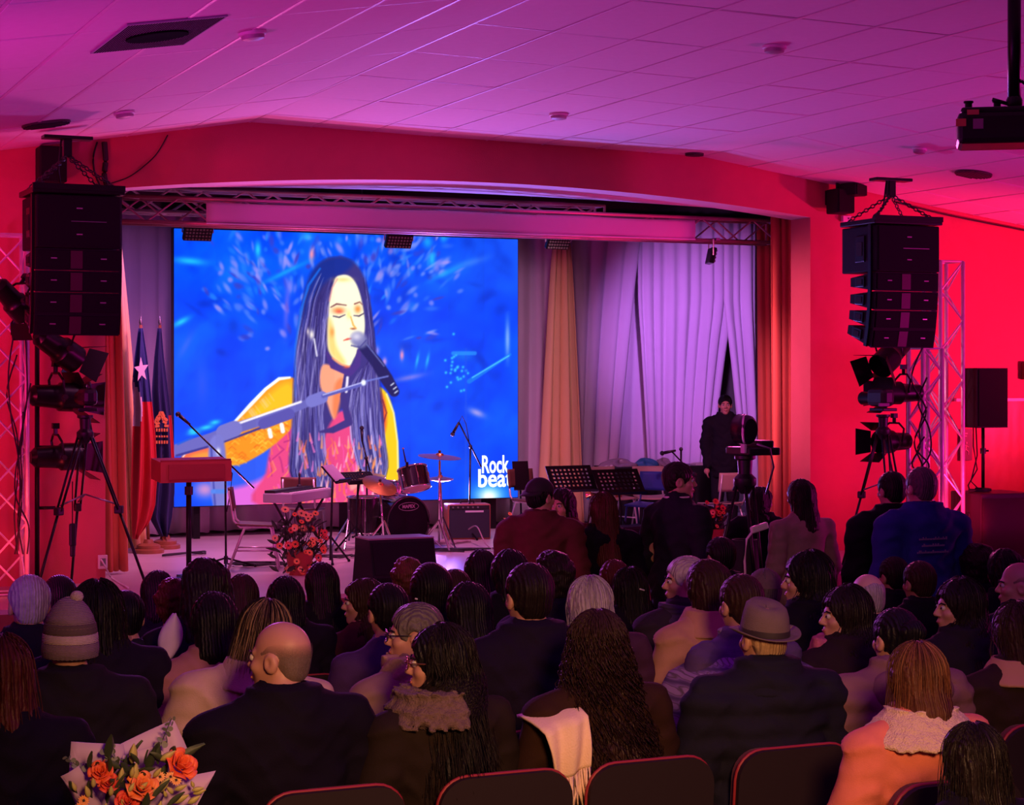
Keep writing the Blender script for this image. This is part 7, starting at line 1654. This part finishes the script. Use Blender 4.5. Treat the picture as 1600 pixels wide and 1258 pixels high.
for (px, py, L, ang, y, tw) in ((232, 1216, 0.10, 0.1, 0.02, 0.0), (262, 1204, 0.12, 0.9, 0.0, 0.5), (213, 1262, 0.085, 0.0, -0.10, 0.0), (150, 1200, 0.075, -0.3, 0.02, 0.4), (180, 1196, 0.11, -0.15, 0.05, 0.2), (245, 1255, 0.07, 0.7, -0.09, 0.3), (150, 1240, 0.08, -0.5, -0.01, 0.3), (238, 1200, 0.09, 0.4, 0.03, -0.4), (130, 1232, 0.07, -0.7, 0.0, 0.2), (205, 1196, 0.08, 0.2, 0.03, 0.8), (225, 1244, 0.08, 0.5, -0.08, 0.5), (178, 1232, 0.07, 0.0, -0.04, 0.9)):
    o = put('leaf', LEAF, bq); o.location = loc_(px, py, y); o.scale = (L*0.7, L, L*0.9); o.rotation_euler = (0.45, ang, tw)
    if len(LEAF.materials): o.material_slots[0].link = 'OBJECT'; o.material_slots[0].material = M_GREEN
rb = random.Random(9)
for k in range(46):                                        # dense foliage between the flowers
    px, py = rb.gauss(208, 40), rb.uniform(1192, 1262)
    if not (128 < px < 300): continue
    o = put('leaf', LEAF, bq); o.location = loc_(px, py, rb.uniform(-0.04, 0.04)); L = rb.uniform(0.035, 0.065); o.scale = (L, L, L); o.rotation_euler = (rb.uniform(0.1, 1.0), rb.uniform(-1.2, 1.2), rb.uniform(-1, 1)); o.material_slots[0].link = 'OBJECT'; o.material_slots[0].material = M_GREEN
for k in range(16):
    px, py = rb.gauss(215, 48), rb.uniform(1205, 1258)
    if not (120 < px < 310): continue
    o = put('lily_bud', BUD, bq); o.location = loc_(px, py, rb.uniform(-0.07, -0.03)); L = rb.uniform(0.022, 0.036); o.scale = (L,)*3; o.rotation_euler = (0.5, rb.uniform(-0.8, 1.0), 0)
dm = MB(); dm.lathe([(0.5, -0.02), (0.5, 0.02), (0.001, 0.05)], n=10); DISC = dm.mesh('eucalyptus_leaf', [M_EUC])
for (p0_, p1_, n) in (((255, 1172), (272, 1133), 6), ((182, 1190), (182, 1162), 5), ((140, 1200), (121, 1182), 5), ((176, 1176), (190, 1190), 3)):
    a, c = loc_(*p0_, 0.05), loc_(*p1_, 0.06); mb = MB(); mb.tube(a, c, 0.0014, 5); mb.build('sprig_stem', M_GREEN, bq)
    for k in range(n):
        for sg in (-1, 1):
            o = put('eucalyptus_leaf', DISC, bq); o.location = a+(c-a)*(k/(n-1))+Vector((sg*0.008*(1.2-0.5*k/n), -0.004, 0)); s_ = 0.016*(1.2-0.5*k/n); o.scale = (s_, s_, s_*0.6); o.rotation_euler = (1.0+0.3*sg, 0.5*sg, k)
for (px, py, y) in ((256, 1212, -0.05), (264, 1218, -0.05), (135, 1240, -0.03), (130, 1248, -0.04), (242, 1212, -0.04)):
    o = put('pink_blossom', GER[3 if px > 200 else 1], bq); o.location = loc_(px, py, y); o.scale = (0.016,)*3; face_cam(o, 0.5)
SEATS_EXTRA = [(bz.x, BY, 'dark red theatre seat that carries the wrapped bouquet')]

# ================================================================== place the seats: one under every sitter, some empty ones in view
sp = make_seat(); first = True
def put_seat(x, y, label):
    global first
    o = sp if first else copy_tree(sp); first = False
    o.location = (x, y, floor_z(y)); o['label'] = label; o['group'] = 'theatre seats'
    return o
taken = []
for (x, y, lb, key) in SEATS:
    who = PEOPLE[key][0]['label']
    x += {'baldblack': 0.11, 'furcollar': 0.15, 'curly': 0.10, 'leftedge': 0.05}.get(key, 0.0)
    wd = who.replace(',', '').split()[:10]
    while wd[-1] in ('a', 'an', 'the', 'and', 'in', 'of', 'with', 'at', 'by', 'to', 'before', 'behind', 'right', 'left', 'long', 'small', 'her', 'his', 'below', 'between', 'two', 'dark', 'just', 'dark-haired'): wd.pop()
    put_seat(x, y, 'dark red theatre seat of the %s' % ' '.join(wd))
    taken.append((x, y))
def empty_seat(px, py, Y, label):
    p = PY(px, py, Y)
    if all(abs(p.x-x) > 0.50 or abs(Y-y) > 0.5 for x, y in taken):
        put_seat(p.x, Y, label); taken.append((p.x, Y)); return True
    print('seat blocked', label)
empty_seat(505, 1000, 9.3, 'empty red theatre seat below the tall flowers')
empty_seat(492, 980, 8.5, 'empty red theatre seat between the boy in purple and the beige coat')
empty_seat(572, 1000, 7.75, 'empty dark theatre seat left of the grey-haired man in glasses')
empty_seat(545, 1040, 6.9, 'empty dark theatre seat between the black jacket and the fur collar')
empty_seat(815, 1080, 6.9, 'empty dark theatre seat left of the curly-haired person')
empty_seat(225, 1100, 6.9, 'empty dark theatre seat right of the bobble hat')
empty_seat(1050, 1000, 7.75, 'empty theatre seat behind the purple poncho')
empty_seat(1040, 1080, 6.9, 'empty dark theatre seat between the curly hair and the poncho')
for (x, y, lb) in SEATS_EXTRA: put_seat(x, y, lb)
